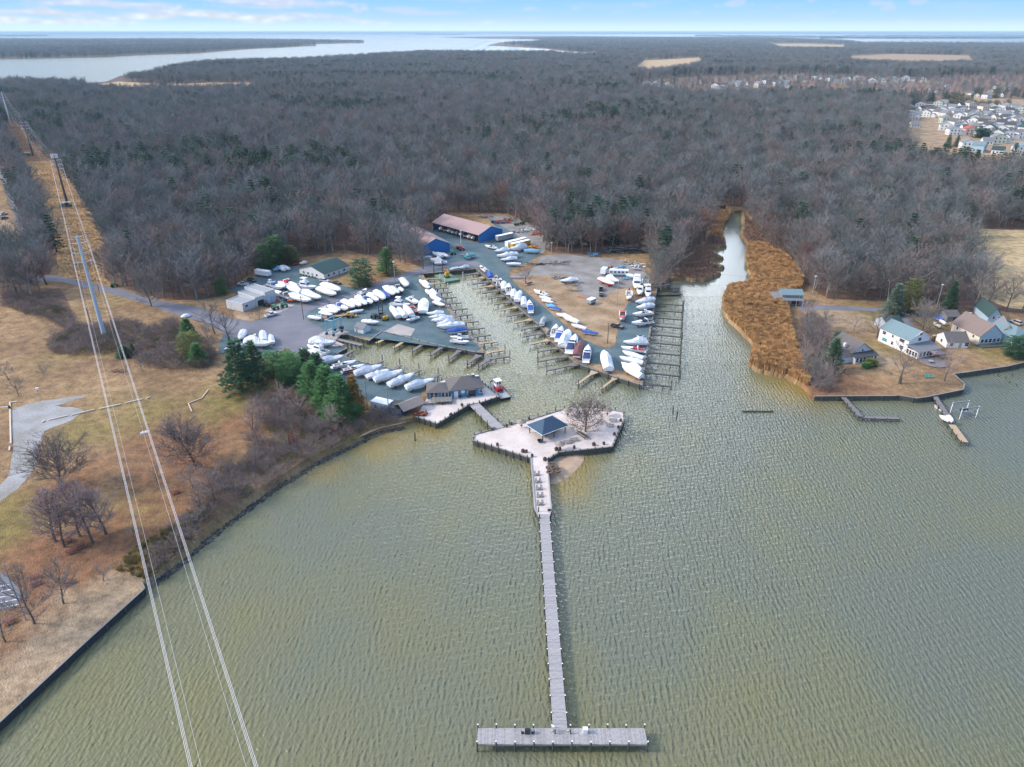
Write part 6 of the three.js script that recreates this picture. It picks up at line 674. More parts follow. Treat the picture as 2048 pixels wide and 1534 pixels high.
car('suv', [0.04, 0.05, 0.07], k9(1300, 420), k9(1360, 470), 'dark car left of the silver one behind the cream house');
car('sedan', [0.6, 0.62, 0.65], k9(1365, 405), k9(1425, 440), 'silver car right of the dark one behind the cream house');
car('suv', [0.30, 0.02, 0.04], k9(1745, 465), k9(1800, 525), 'maroon car beside the green-roofed house');
car('suv', [0.5, 0.44, 0.36], k9(1880, 490), k9(2010, 540), 'tan van behind the right-hand houses');
car('pickup', [0.5, 0.5, 0.52], [30, 490], [12, 485], 'pale vehicle in the driveway at the far left houses'); car('suv', [0.05, 0.06, 0.08], [16, 437], [2, 440], 'dark car before the far left house, lower one'); car('suv', [0.6, 0.62, 0.64], [14, 428], [1, 431], 'white car before the far left house, upper one');
car('sedan', [0.4, 0.03, 0.02], k1(858, 560), k1(905, 555), 'red vehicle at the woods edge left of the office');
function trailer(front, rear, h, col, label, name = 'box_trailer', cat = 'trailer') { const A = G(...front), B = G(...rear), L = clamp(Math.hypot(A[0] - B[0], A[1] - B[1]), 4, 16), g = thing(name, label, cat, (A[0] + B[0]) / 2, LY + 0.05, (A[1] + B[1]) / 2, Math.atan2(-(A[1] - B[1]), A[0] - B[0])); part('box', box(L, h, 2.5, 0, 0.9, 0), col, g); part('roof', box(L + 0.1, 0.08, 2.56, 0, 0.9 + h, 0), C.white, g); part('ribs', merge([...Array(8).keys()].map((i) => box(0.08, h, 2.56, (i / 7 - 0.5) * (L - 0.3), 0.9, 0))), col, g); part('chassis', box(L, 0.2, 1.2, 0, 0.65, 0), C.dark, g); wheels(g, [-L / 2 + 1, -L / 2 + 2.1], 1.05, 1.25); part('landing_leg', box(0.15, 0.9, 1.6, L / 2 - 2, 0, 0), C.dark, g); return g; }
trailer(k1(615, 690), k1(478, 668), 2.2, C.white, 'white box trailer at the woods edge of the north yard');
trailer(k2(1090, 430), k2(1250, 395), 2.6, C.grey, 'long grey semi-trailer beside the right blue shed');
trailer(k2(1190, 495), k2(1385, 445), 2.7, C.white, 'long white semi-trailer in front of the grey one');
trailer(k2(1240, 505), k2(1422, 462), 2.3, C.yellow, 'long yellow box trailer in front of the white semi-trailer');
trailer(k3(640, 775), k3(665, 750), 2.4, C.white, 'short white box trailer left of the white camper in the clearing');
{ const g = trailer(k3(708, 775), k3(900, 780), 2.3, C.white, 'long white camper with dark windows in the worn clearing', 'camper', 'camper'); for (let i = 0; i < 5; i++) part('window', box(1.1, 0.7, 0.06, (i - 2) * 1.9, 2.0, 1.27), C.glass, g); for (let i = 0; i < 5; i++) part('window', box(1.1, 0.7, 0.06, (i - 2) * 1.9, 2.0, -1.27), C.glass, g); part('stripe', box(6, 0.3, 2.54, 0, 1.2, 0), C.teal, g); }
trailer(k3(495, 1075), k3(548, 1050), 1.5, C.grey, 'small grey utility trailer on the grass wedge');
function tractor(px, py, ang, col, label, name = 'tractor', extra) { const p = G(px, py), g = thing(name, label, name.replace('_', ' '), p[0], LY + 0.05, p[1], ang); part('hood', box(1.7, 0.7, 0.8, 0.9, 0.8, 0), col, g); part('seat_deck', box(1.3, 0.4, 1.3, -0.5, 0.8, 0), col, g); part('cab', merge([box(1.2, 0.08, 1.3, -0.4, 2.35, 0), ...[[0.15, 0.6], [0.15, -0.6], [-0.95, 0.6], [-0.95, -0.6]].map(([a, b]) => rod([a, 1.1, b], [a, 2.35, b], 0.05, 4))]), col, g); for (const s of [-1, 1]) { const w = part('rear_wheel', wheelGeo, C.tyre, g); w.scale.set(2, 2, 1.7); w.position.set(-0.6, 0.72, s * 0.85); const f = part('front_wheel', wheelGeo, C.tyre, g); f.scale.setScalar(1.15); f.position.set(1.4, 0.42, s * 0.7); } extra?.(g); return g; }
tractor(...k1(665, 1020), 0.6, C.green, 'green tractor with loader on the concrete apron, left one', 'tractor', (g) => part('loader', merge([box(0.4, 0.6, 1.7, 2.9, 0.2, 0), rod([0.5, 1.2, 0.7], [2.8, 0.6, 0.7], 0.07, 4), rod([0.5, 1.2, -0.7], [2.8, 0.6, -0.7], 0.07, 4)]), C.green, g));
tractor(...k1(755, 995), 0.3, C.green, 'green tractor on the concrete apron, right one');
tractor(...k1(580, 985), -0.8, C.dark, 'grey-green tractor in the open doorway of the workshop');
tractor(...k1(1430, 1100), 0.2, C.yellow, 'yellow backhoe loader behind the travel lift', 'backhoe', (g) => part('backhoe_arm', merge([rod([-1.1, 1, 0], [-2.4, 2.3, 0], 0.14, 5), rod([-2.4, 2.3, 0], [-3.2, 0.7, 0], 0.11, 5), box(0.5, 0.5, 0.6, -3.3, 0.2, 0), box(0.5, 0.7, 2.1, 2.6, 0.2, 0), rod([0.8, 1.2, 0.7], [2.5, 0.6, 0.7], 0.08, 4), rod([0.8, 1.2, -0.7], [2.5, 0.6, -0.7], 0.08, 4)]), C.yellow, g));
tractor(...k1(1680, 1105), 1.2, C.dark, 'dark tractor beside the tall marina forklift');
tractor(...k2(730, 515), -0.2, C.red, 'red farm machine beside the left blue shed, right one'); tractor(...k2(700, 500), 0.3, C.red, 'red farm machine beside the left blue shed, left one');
tractor(...k2(640, 560), 0.3, C.green, 'dark green machine before the left blue shed');
tractor(...k2(1290, 260), 0.4, C.green, 'green tractor at the equipment lot by the woods'); tractor(...k2(1350, 250), 0.9, C.dark, 'dark machine at the equipment lot by the woods'); tractor(...k2(1055, 235), 0.2, C.bluehull, 'blue machine at the left of the equipment lot');
tractor(228, 574, 0.5, C.green, 'green utility vehicle at the woods edge beside the lane', 'tractor');
{ const p = G(...k1(1765, 1110)), g = thing('forklift', 'tall dark marina forklift with raised mast in the spit yard', 'forklift', p[0], LY + 0.05, p[1], 2.2); part('chassis', box(3.6, 1.1, 2.2, -1, 0.5, 0), C.dark, g); part('counterweight', box(0.9, 1.3, 2.2, -2.8, 0.6, 0), C.yellow, g); part('cab', merge([box(1.4, 0.1, 1.6, -0.8, 3.1, 0), ...[[-0.2, 0.7], [-0.2, -0.7], [-1.4, 0.7], [-1.4, -0.7]].map(([a, b]) => rod([a, 1.5, b], [a, 3.1, b], 0.06, 4))]), C.dark, g); part('mast', merge([...[-0.9, 0.9].map((z) => box(0.28, 7.2, 0.28, 1.2, 0.4, z)), ...[1, 3.2, 5.2, 7].map((y) => box(0.25, 0.28, 1.8, 1.2, y, 0))]), C.dark, g); part('forks', merge([box(3.4, 0.12, 0.25, 3, 0.7, 0.8), box(3.4, 0.12, 0.25, 3, 0.7, -0.8), box(0.15, 1.4, 2, 1.45, 0.7, 0)]), C.dark, g); wheels(g, [-2.4, 0.6], 1.2, 1.9); }
{ const a = G(...k1(1195, 1275)), b = G(...k1(1265, 1290)), c = G(...k1(1350, 1250)), g = thing('travel_lift', 'pale blue travelling boat lift straddling the slip', 'boat lift', a[0], LY + 0.05, a[1]), m = std([0.20, 0.42, 0.50], 0.5), B = [b[0] - a[0], b[1] - a[1]], Cc = [c[0] - b[0], c[1] - b[1]], D = [Cc[0], Cc[1]], legs = [[0, 0], B, [B[0] + Cc[0], B[1] + Cc[1]], D]; for (const [x, z] of legs) { part('leg', box(0.5, 5.6, 0.5, x, 0.8, z), m, g); const w = part('wheel', wheelGeo, C.tyre, g); w.position.set(x, 0.55, z); w.scale.setScalar(1.6); } const top2 = (p, q, y) => rod([p[0], y, p[1]], [q[0], y, q[1]], 0.28, 4); part('top_beam', merge([top2(legs[0], legs[3], 6.2), top2(legs[1], legs[2], 6.2), top2(legs[0], legs[1], 6.4)]), m, g); part('lower_beam', merge([top2(legs[0], legs[3], 1.3), top2(legs[1], legs[2], 1.3)]), m, g); part('engine_box', box(1.6, 1.2, 1.1, legs[2][0], 1.4, legs[2][1]), C.dark, g); part('sling', merge([0.3, 0.7].map((t) => box(0.3, 0.08, 0.3, lerp(0, D[0], t), 4.2, lerp(0, D[1], t)))), C.black, g); }
building('hut', 'little white hut with grey gable roof in the spit yard', 'hut', k1(1480, 1245), k1(1570, 1268), 4.5, 1.9, 1.4, 'w', WALL.white, ROOF.grey, { over: 0.2, open: [['f', 1.2, 0, 0.8, 1.6, 'door', C.white, C.grey]] });
{ const p = G(...k1(1500, 835 + 250)), g = thing('float_stack', 'tan flat timber deck lying by the backhoe', 'float', ...[G(...k1(1318, 1090))[0], LY + 0.05, G(...k1(1318, 1090))[1]], 0.45); part('frame', box(8, 0.5, 2.6), C.dark, g); part('planks', plankRun([-4, 0], [4, 0], 2.7, 0.58, 0.07, 0.25), T_NEW, g).userData.kind = 'stuff'; }
{ const p = G(...k1(1180, 1128)), g = thing('tool_box', 'small orange steel box beside the low boats', 'box', p[0], LY + 0.05, p[1], 0.3); part('body', box(1.5, 1.0, 1.2), C.rust, g); part('lid', box(1.6, 0.1, 1.3, 0, 1, 0), C.orange, g); }
// container office by the shore
{ const { g, w } = building('office_container', 'white flat-roofed portable cabin with blue window near the pines', 'cabin', k4(1648, 1110), k4(1820, 1150), 3.4, 2.6, 0, 'flat', WALL.white, C.white, { over: 0.05, open: [['f', 1.8, 0.7, 0.8, 1.2, 'window', C.white, C.blue], ['f', 4.4, 0, 0.9, 2, 'door', C.white, C.white]] }); }
{ const a = k5(130, 1070), b = k5(330, 990); building('bar_shelter', 'brown shingled shelter with dark blue posts left of the restaurant', 'shelter', k5(150, 1085), k5(335, 1010), 4.5, 2.3, 1.2, 'w', C.navy, ROOF.thatch, { over: 0.7, skip: 'fr' }); building('hut', 'small dark grey lean-to left of the brown shelter', 'hut', k5(10, 1060), k5(115, 1070), 4, 2.1, 0.5, 'shed', WALL.grey, C.dark, { over: 0.2 }); }
{ const r = rng(31), p = G(...k5(310, 1070)), g = thing('brick_heap', 'heap of rust-red pots and timber at the left of the terrace', 'heap', p[0], LY, p[1]), l = []; for (let i = 0; i < 40; i++) l.push(box(0.5 + r() * 0.7, 0.3, 0.35, (r() - 0.5) * 4, 0.1 + 0.9 * r() * (1 - Math.abs(r() - 0.5)), (r() - 0.5) * 2.4, r() * 3, (r() - 0.5) * 0.5, (r() - 0.5) * 0.5)); part('pieces', merge(l), C.rust, g).userData.kind = 'stuff'; part('base', box(4, 0.25, 2.4), C.brown, g); }
// tug
{ const A = G(983, 764, 1), B = G(1012, 795, 1), L = Math.hypot(A[0] - B[0], A[1] - B[1]), g = thing('tugboat', 'small tugboat with white wheelhouse and red deckhouse beside the restaurant terrace', 'tugboat', (A[0] + B[0]) / 2, -1.1, (A[1] + B[1]) / 2, Math.atan2(-(A[1] - B[1]), A[0] - B[0])), s = L / BL; const sc = (x) => { x.scale.set(s, 1.05, 1.25); return x; };
  sc(part('hull', hullSides, C.black, g)); sc(part('bottom', hullBottom, C.rust, g)); sc(part('deck', loft(TS.map((t) => [[X(t), sheer(t) - 0.1, -hb(t) * 0.97], [X(t), sheer(t) - 0.1, hb(t) * 0.97]]), false), C.grey, g)); part('rubbing_strake', merge([1, -1].map((k) => loft(TS.map((t) => [[X(t) * s, sheer(t) * 1.05 - 0.05, hb(t) * 1.28 * k], [X(t) * s, sheer(t) * 1.05 + 0.25, hb(t) * 1.28 * k]]), false))), C.rust, g);
  part('deckhouse', box(3.6, 1.2, 2.2, 0.2, 2.0, 0), C.red, g); const w = part('wheelhouse', box(2.0, 2.1, 1.9, 0.8, 3.2, 0), C.white, g); for (const z of [-0.45, 0.45]) part('window', box(0.06, 0.7, 0.6, -0.22, 4.3, z), C.glass, w); for (const k of [-1, 1]) part('window', box(1.4, 0.7, 0.06, 0.8, 4.3, k * 0.96), C.glass, w); part('window', box(0.06, 0.7, 1.5, 1.82, 4.3, 0), C.glass, w); part('wheelhouse_roof', box(2.4, 0.12, 2.3, 0.8, 5.3, 0), C.white, g); part('mast', merge([rod([0.4, 5.4, 0], [0.4, 7, 0], 0.06, 5), box(0.1, 0.08, 1.2, 0.4, 6.4, 0)]), C.white, g); part('funnel', cyl(0.28, 0.25, 1.4, -1.0, 3.1, 0), C.orange, g); part('towing_bitt', merge([cyl(0.15, 0.15, 0.8, -2.4, 1.9, 0.3), cyl(0.15, 0.15, 0.8, -2.4, 1.9, -0.3), box(0.15, 0.15, 1.2, -2.4, 2.4, 0)]), C.dark, g); }
// green work barge with a small yellow crane at the basin head
{ const a = G(...k2(565, 838), 0.9), b = G(...k2(715, 812), 0.9), d = G(...k2(490, 760), 0.9), w = Math.hypot(b[0] - a[0], b[1] - a[1]), dd = Math.hypot(d[0] - a[0], d[1] - a[1]), ang = Math.atan2(-(b[1] - a[1]), b[0] - a[0]), g = thing('work_barge', 'green flat work barge floating at the basin head', 'barge', a[0], -0.4, a[1], ang); part('hull', box(w, 1.3, dd, w / 2, 0, -dd / 2), std([0.09, 0.24, 0.16], 0.7), g); part('deck', plankRun([0.2, -dd / 2], [w - 0.2, -dd / 2], dd - 0.4, 1.36, 0.06, 0.5), std([0.16, 0.25, 0.18], 0.85), g); for (const x of [0.1, w * 0.6]) part('spud', cyl(0.25, 0.25, 10, x, -2, -dd - 0.3, 8), T_DARK, g);
  const M = new THREE.Matrix4().makeRotationY(ang), p = new THREE.Vector3(w * 0.5, 0, -dd * 0.5).applyMatrix4(M), c = thing('barge_crane', 'small yellow crawler crane standing on the green barge', 'crane', a[0] + p.x, 0.98, a[1] + p.z, ang + 1.4); for (const s of [-1, 1]) part('track', box(3, 0.7, 0.55, 0, 0, s * 0.9), C.dark, c); part('body', box(2.6, 1.2, 1.9, -0.2, 0.8, 0), C.yellow, c); part('cab', box(1.1, 1.4, 0.8, 0.7, 2.0, 0.5), C.yellow, c); part('cab_glass', box(0.9, 0.7, 0.84, 0.78, 2.5, 0.5), C.glass, c); part('engine_cover', box(1.1, 0.9, 1.7, -1.1, 2.0, 0), C.yellow, c); part('boom', merge([rod([0.8, 1.8, -0.3], [2.6, 3.6, -0.3], 0.2, 5), rod([2.6, 3.6, -0.3], [3.6, 1.4, -0.3], 0.15, 5)]), C.orange, c); }
// heaps, timbers and racks
function heap(px, py, n, sx, sz, h, mats, label, name = 'timber_pile', cat = 'pile', long = 3) { const p = G(px, py), g = thing(name, label, cat, p[0], LY + 0.05, p[1]), r = rng(Math.round(px * 3 + py)); mats.forEach((m, k) => { const l = []; for (let i = 0; i < n; i++) l.push(box(long * (0.4 + r()), 0.15 + 0.3 * r(), 0.2 + 0.4 * r(), (r() - 0.5) * sx, r() * h, (r() - 0.5) * sz, (r() - 0.5) * (long > 2 ? 1.0 : 3), 0, (r() - 0.5) * 0.25)); part(['timbers', 'planks_pile', 'scrap'][k % 3], merge(l), m, g).userData.kind = 'stuff'; }); return g; }
heap(...k3(880, 530), 60, 24, 7, 2.6, [T_DARK, T_GREY, C.dark], 'long dark heap of old docks and timbers at the woods edge', 'scrap_heap', 'scrap heap', 3);
heap(...k3(350, 905), 8, 3, 10, 0.5, [T_NEW, T_CAP], 'tan timbers laid on the grass wedge', 'timber_pile', 'timber pile', 5);
heap(...k3(180, 650), 12, 10, 6, 0.8, [T_CAP, T_GREY], 'loose pale timbers beside the gravel clearing', 'timber_pile', 'timber pile', 4);
heap(...k3(180, 800), 14, 6, 5, 0.7, [C.bluehull, C.grey], 'dark blue stacked pallets left of the covered boat in the clearing', 'pallet_stack', 'pallets', 1.5);
heap(...k3(860, 810), 14, 12, 3, 0.6, [C.grey, C.lightblue], 'row of grey frames in front of the white camper', 'frame_stack', 'frames', 2);
heap(...k3(930, 650), 16, 10, 6, 1.0, [T_NEW, C.grey], 'pale clutter of boards above the camper', 'scrap_heap', 'scrap heap', 2);
heap(...k2(1150, 235), 16, 10, 5, 1.0, [C.red, C.bluehull, C.rust], 'red and blue machine parts at the equipment lot', 'machine_parts', 'machine parts', 2);
heap(...k2(1430, 310), 30, 16, 9, 0.8, [C.white, C.grey], 'scatter of white pipes and frames at the equipment lot', 'pipe_scatter', 'pipes', 2);
heap(...k2(1570, 355), 22, 12, 3, 0.8, [C.rust, C.orange], 'long rust-red frames at the right of the equipment lot', 'steel_frames', 'steel frames', 4);
heap(...k2(1590, 318), 10, 5, 3, 1.6, [C.bluehull, C.rust], 'blue drum pile beside the rust-red frames', 'drum_pile', 'drums', 1);
heap(...k2(1450, 500), 26, 8, 3, 1.4, [C.orange, C.yellow], 'orange-yellow stacked racks behind the light blue boat', 'rack_stack', 'racks', 1.5);
heap(...k1(830, 945), 8, 3, 2, 1.2, [C.orange, C.rust], 'orange crates behind the pole by the workshop', 'crate_stack', 'crates', 1); heap(...k1(720, 930), 8, 3, 2, 1.0, [C.red, C.grey], 'red and white crates at the workshop corner', 'crate_stack', 'crates', 1);
heap(...k2(1500, 660), 10, 8, 3, 0.6, [C.dark, T_GREY], 'dark trailer frames at the head of the grass wedge', 'frame_stack', 'frames', 3);
heap(...k6(1260, 175), 24, 7, 5, 1.2, [T_DARK, T_GREY], 'dark dock sections piled on the float beside the creek trees', 'dock_pile', 'dock sections', 3);
heap(...k2(975, 180), 18, 9, 4, 1.2, [C.grey, T_GREY], 'grey clutter at the left end of the equipment lot', 'scrap_heap', 'scrap heap', 2);
heap(...k2(1240, 215), 16, 9, 4, 1.4, [C.rust, C.dark], 'dark and rusty clutter at the back of the equipment lot', 'scrap_heap', 'scrap heap', 1.6);
heap(...k2(1400, 225), 14, 7, 4, 1.4, [C.green, C.dark], 'green and dark clutter at the back right of the equipment lot', 'scrap_heap', 'scrap heap', 1.6);
heap(...k2(1500, 285), 16, 8, 4, 1.0, [T_CAP, C.white], 'pale poles stacked at the right of the equipment lot', 'pole_stack', 'poles', 3);
heap(...k2(1330, 330), 16, 9, 4, 0.8, [C.grey, C.bluehull], 'blue and grey crates in the middle of the equipment lot', 'crate_stack', 'crates', 1.2);
heap(...k3(545, 575), 16, 6, 4, 1.6, [C.bluehull, C.lightblue], 'pale blue crates at the back of the worn clearing', 'crate_stack', 'crates', 1.2);
heap(...k3(1010, 680), 18, 9, 4, 0.8, [C.white, C.grey], 'white clutter under the bare trees right of the camper', 'scrap_heap', 'scrap heap', 1.6);
heap(...k3(700, 705), 10, 5, 3, 0.8, [C.dark, C.rust], 'dark drums behind the white box trailer of the clearing', 'drum_pile', 'drums', 1);
heap(...k1(480, 800), 14, 8, 3, 0.7, [C.grey, C.white], 'grey frames behind the block workshop', 'frame_stack', 'frames', 1.8);
{ const a = k6(1200, 248), b = k6(1445, 242); pier('float', 'dark floating dock beside the creek trees', a, b, 2.2, { y: 0.8, mat: T_DARK, up: 0.8, step: 6 }); const p = G(...k6(1365, 215), 0.9); const g = thing('dock_hut', 'small grey hut on the floating dock by the creek', 'hut', p[0], 0.6, p[1], 0.1); part('wall', wallsGeo(3, 2.4, 1.8, 0, 'n'), WALL.grey, g); part('roof', roofGeo(3, 2.4, 1.8, 0.4, 'shed', 0.2), ROOF.taupe, g); }
{ const p = G(...k3(440, 1010)), g = thing('conveyor', 'orange folding conveyor lying on the grass wedge', 'conveyor', p[0], LY, p[1], -0.9); part('frame', merge([rod([-4, 0.4, 0], [4, 1.2, 0], 0.25, 4), rod([4, 1.2, 0], [6.5, 0.5, 2.4], 0.2, 4)]), C.orange, g); part('legs', merge([rod([-2, 0, 0.5], [-2, 0.6, 0], 0.08, 4), rod([2.5, 0, 0.5], [2.5, 1, 0], 0.08, 4)]), C.dark, g); }
{ const p = G(...k2(1270, 680)), g = thing('boat_trailer', 'empty boat trailer beside the last trailer-row boat', 'trailer', p[0], LY, p[1], -0.1); part('frame', trailerGeo, C.metal, g); wheels(g, [-1, 0.2], 1.0, 0.9); }
{ const [x, z] = G(...k2(1310, 805)), g = thing('concrete_blocks', 'line of pale concrete blocks at the head of the grass wedge', 'blocks', x, LY, z); for (let i = 0; i < 4; i++) part('block', box(1.8, 0.9, 0.9, i * 2 - 3, 0, 0, 0.03 * i), CONCRETE, g); }
{ const p = G(...k2(1425, 865)), g = thing('red_dinghy', 'small red and white dinghy under the bare tree on the grass wedge', 'dinghy', p[0], LY, p[1], 0.8); g.scale.setScalar(0.42); part('hull', hullSides, C.white, g); part('bottom', hullBottom, C.red, g); part('cover', covers[2], C.maroon, g); }
{ const p = G(585, 895), g = thing('daymark', 'rust-red lattice marker tower in the shore brush', 'marker', p[0], LY, p[1], 0.3); const l = []; for (const [x, z] of [[-0.8, -0.8], [0.8, -0.8], [0.8, 0.8], [-0.8, 0.8]]) l.push(rod([x, 0, z], [x * 0.8, 6, z * 0.8], 0.07, 4)); part('legs', merge(l), C.rust, g); const s = []; for (let y = 1; y < 6; y += 0.5) s.push(box(1.5, 0.28, 0.06, 0, y, 0.8), box(0.06, 0.28, 1.5, 0.8, y, 0)); part('slats', merge(s), C.rust, g).userData.kind = 'stuff'; }
heap(1106, 938, 14, 3, 5, 0.3, [C.brown, T_DARK], 'dark driftwood and weed on the small beach', 'driftwood', 'driftwood', 1.6);
// park furniture
[[135, 1083, 'under the slender trees, upper one'], [142, 1105, 'below the slender trees, left of two'], [162, 1095, 'below the slender trees, right of two'], [70, 1157, 'by the tall dark tree, upper one'], [73, 1168, 'by the tall dark tree, lower one'], [137, 1167, 'beside the lone small tree'], [20, 1245, 'at the left edge by the car park'], [350, 986, 'on the lawn right of the power lines'], [230, 743, 'under the power lines by the brush, left of two'], [243, 744, 'under the power lines by the brush, right of two']].forEach(([x, y, w]) => { const p = G(x, y); picnic(p[0], p[1], 0.7, 'red-brown picnic table ' + w, C.maroon, 2.2); });
[[84, 846, 90, 842], [98, 841, 136, 832], [144, 831, 189, 820], [198, 819, 242, 809], [251, 807, 285, 799], [293, 798, 300, 795], [20, 805, 22, 888], [20, 894, 19, 902], [22, 806, 35, 804]].forEach(([a, b, c, d], i) => { const A = G(a, b), B = G(c, d), L = Math.hypot(A[0] - B[0], A[1] - B[1]), t = tag(top('kerb_log', box(L, 0.35, 0.4), std([0.62, 0.52, 0.42], 0.9)), (i < 6 ? 'pale kerb log on the park lawn, ' + ORD[i] + ' in the slanting line' : ['long pale kerb log left of the gravel lot', 'short pale kerb log at the lower left of the gravel lot', 'short pale kerb log across the top of the gravel lot'][i - 6]), 'kerb log'); t.position.set((A[0] + B[0]) / 2, LY, (A[1] + B[1]) / 2); t.rotation.y = Math.atan2(-(B[1] - A[1]), B[0] - A[0]); });
{ const P = [[377, 808], [383, 822], [405, 800], [417, 785], [416, 772]]; [[377, 808, 384, 824], [376, 808, 404, 797], [404, 797, 417, 780]].forEach(([a, b, c, d], i) => { const A = G(a, b), B = G(c, d), L = Math.hypot(A[0] - B[0], A[1] - B[1]), t = tag(top('kerb_log', box(L, 0.3, 0.35), std([0.55, 0.42, 0.32], 0.9)), 'pale path edging above the russet oak, ' + ORD[i] + ' piece', 'kerb log'); t.position.set((A[0] + B[0]) / 2, LY, (A[1] + B[1]) / 2); t.rotation.y = Math.atan2(-(B[1] - A[1]), B[0] - A[0]); }); }
{ const p = G(12, 819), g = thing('park_gate', 'white barrier arm with dark post at the gravel lot', 'gate', p[0], LY, p[1], 0.15); part('arm', rod([-2.5, 0.9, 0], [1, 1, 0], 0.14, 5), C.white, g); part('post', cyl(0.35, 0.3, 1.3, 1.2, 0, 0), C.dark, g); }
{ const p = G(76, 783), g = thing('park_sign', 'small white sign box on the park lawn', 'sign', p[0], LY, p[1], 0.2); part('panel', box(0.9, 0.8, 0.5, 0, 0.6, 0), C.white, g); part('post', box(0.15, 0.7, 0.15), C.dark, g); }
{ const p = G(372, 634), g = thing('satellite_dish', 'white dome-shaped covered boat stern beside the lane', 'cover', p[0], LY, p[1], 0.6); g.name = numbered('covered_dinghy'); part('cover', new THREE.SphereGeometry(1.6, 12, 6, 0, 6.2832, 0, 1.4).scale(1.3, 0.9, 0.9), C.wrap, g); part('hull', loft([[-2, 0.7], [-0.6, 1.25], [0.8, 1.2], [2.1, 0.15]].map(([x, b]) => [[x, 0.55, -b], [x, 0.05, 0], [x, 0.55, b]]), true), C.white, g); }

// ---------- poles and lines ----------
const projY = (x, h, z) => { const c = Math.cos(PITCH), s = Math.sin(PITCH), dy = h - EYE, f = -dy * s - z * c, u = dy * c - z * s; return 767 - FL * u / f; };
const heightAt = (p, py) => { let a = 0, b = 90; for (let i = 0; i < 40; i++) { const m = (a + b) / 2; if (projY(p[0], m, p[1]) > py) a = m; else b = m; } return a; };
const STEEL = std([0.42, 0.50, 0.57], 0.5), STEEL_DARK = std([0.07, 0.075, 0.085], 0.6), STEEL_PALE = std([0.62, 0.63, 0.66], 0.5), WIRE = std([0.66, 0.64, 0.66], 0.5);
const towers = [[210, 676, 472, 'tall blue-grey steel transmission pole beside the park brush', STEEL], [136, 412, 314, 'dark transmission pole topped by an antenna cage in the cleared strip', STEEL_DARK], [66, 311, 240, 'dark transmission pole far up the cleared strip', STEEL_DARK], [22.5, 251, 184, 'pale slanting transmission pole at the far end of the cleared strip', STEEL_PALE]].map(([x, y, t, label, mat]) => { const p = G(x, y); return { p, h: heightAt(p, t), label, mat }; });
const T0 = towers[0], mid = G(447, 1534, 26), dirT = [mid[0] - T0.p[0], mid[1] - T0.p[1]], dl = Math.hypot(...dirT), ux = dirT[0] / dl, uz = dirT[1] / dl, armX = [-uz, ux];   // armX points across the line
const sgn = armX[0] > 0 ? 1 : -1, ax = armX[0] * sgn, az = armX[1] * sgn, levels = [0.985, 0.93, 0.84, 0.755];
towers.forEach((T, i) => {
  const g = thing('transmission_pole', T.label, 'transmission pole', T.p[0], LY, T.p[1]), H = T.h - LY; T.H = H;
  part('mast', cyl(i === 3 ? 0.9 : 0.85, 0.42, H, 0, 0, 0, 12), T.mat, g);
  levels.forEach((l, k) => { const half = k ? 3.2 : 2.0; part('crossarm', merge([rod([0, H * l, 0], [ax * half, H * l + 0.5, az * half], 0.16, 5, 0.1), rod([0, H * l, 0], [-ax * half, H * l + 0.5, -az * half], 0.16, 5, 0.1)]), STEEL_PALE, g); if (k) part('insulators', merge([1, -1].map((s) => cyl(0.12, 0.12, 1.0, ax * half * s, H * l - 0.6, az * half * s, 6))), STEEL_PALE, g); });
  if (i === 1 || i === 2) { part('antenna_cage', merge([0, 1, 2, 3, 4, 5, 6, 7].map((k) => { const a = k / 8 * 6.283; return box(0.35, 2.6, 0.25, Math.cos(a) * 1.9, H - 0.6, Math.sin(a) * 1.9, -a); }).concat([new THREE.TorusGeometry(1.8, 0.1, 4, 12).rotateX(1.5708).translate(0, H - 0.2, 0), new THREE.TorusGeometry(1.8, 0.1, 4, 12).rotateX(1.5708).translate(0, H + 1.6, 0)])), i === 1 ? STEEL_PALE : STEEL_DARK, g);
    const q = thing('equipment_compound', i === 1 ? 'fenced equipment cabinets at the foot of the antenna pole' : 'green equipment cabinets at the foot of the farther dark pole', 'equipment', T.p[0] - (i === 1 ? -0.5 : 4), LY, T.p[1] + 3, 0.2); part('cabinets', merge([box(2, 2.2, 1.4, -2.4, 0, 0), box(2.4, 2.4, 1.6, 0.4, 0, -0.4), box(1.6, 2, 1.4, 2.8, 0, 0.2)]), i === 1 ? C.dark : C.green, q); part('shelter_roof', box(5, 0.2, 3, 0.4, 3, -1.4), i === 1 ? C.white : C.grey, q); part('fence_rails', merge([box(8, 0.06, 0.06, 0, 1.8, 2.2), box(8, 0.06, 0.06, 0, 1.0, 2.2), ...[0, 1, 2, 3, 4].map((k) => box(0.1, 1.9, 0.1, k * 2 - 4, 0, 2.2))]), C.grey, q); }
});
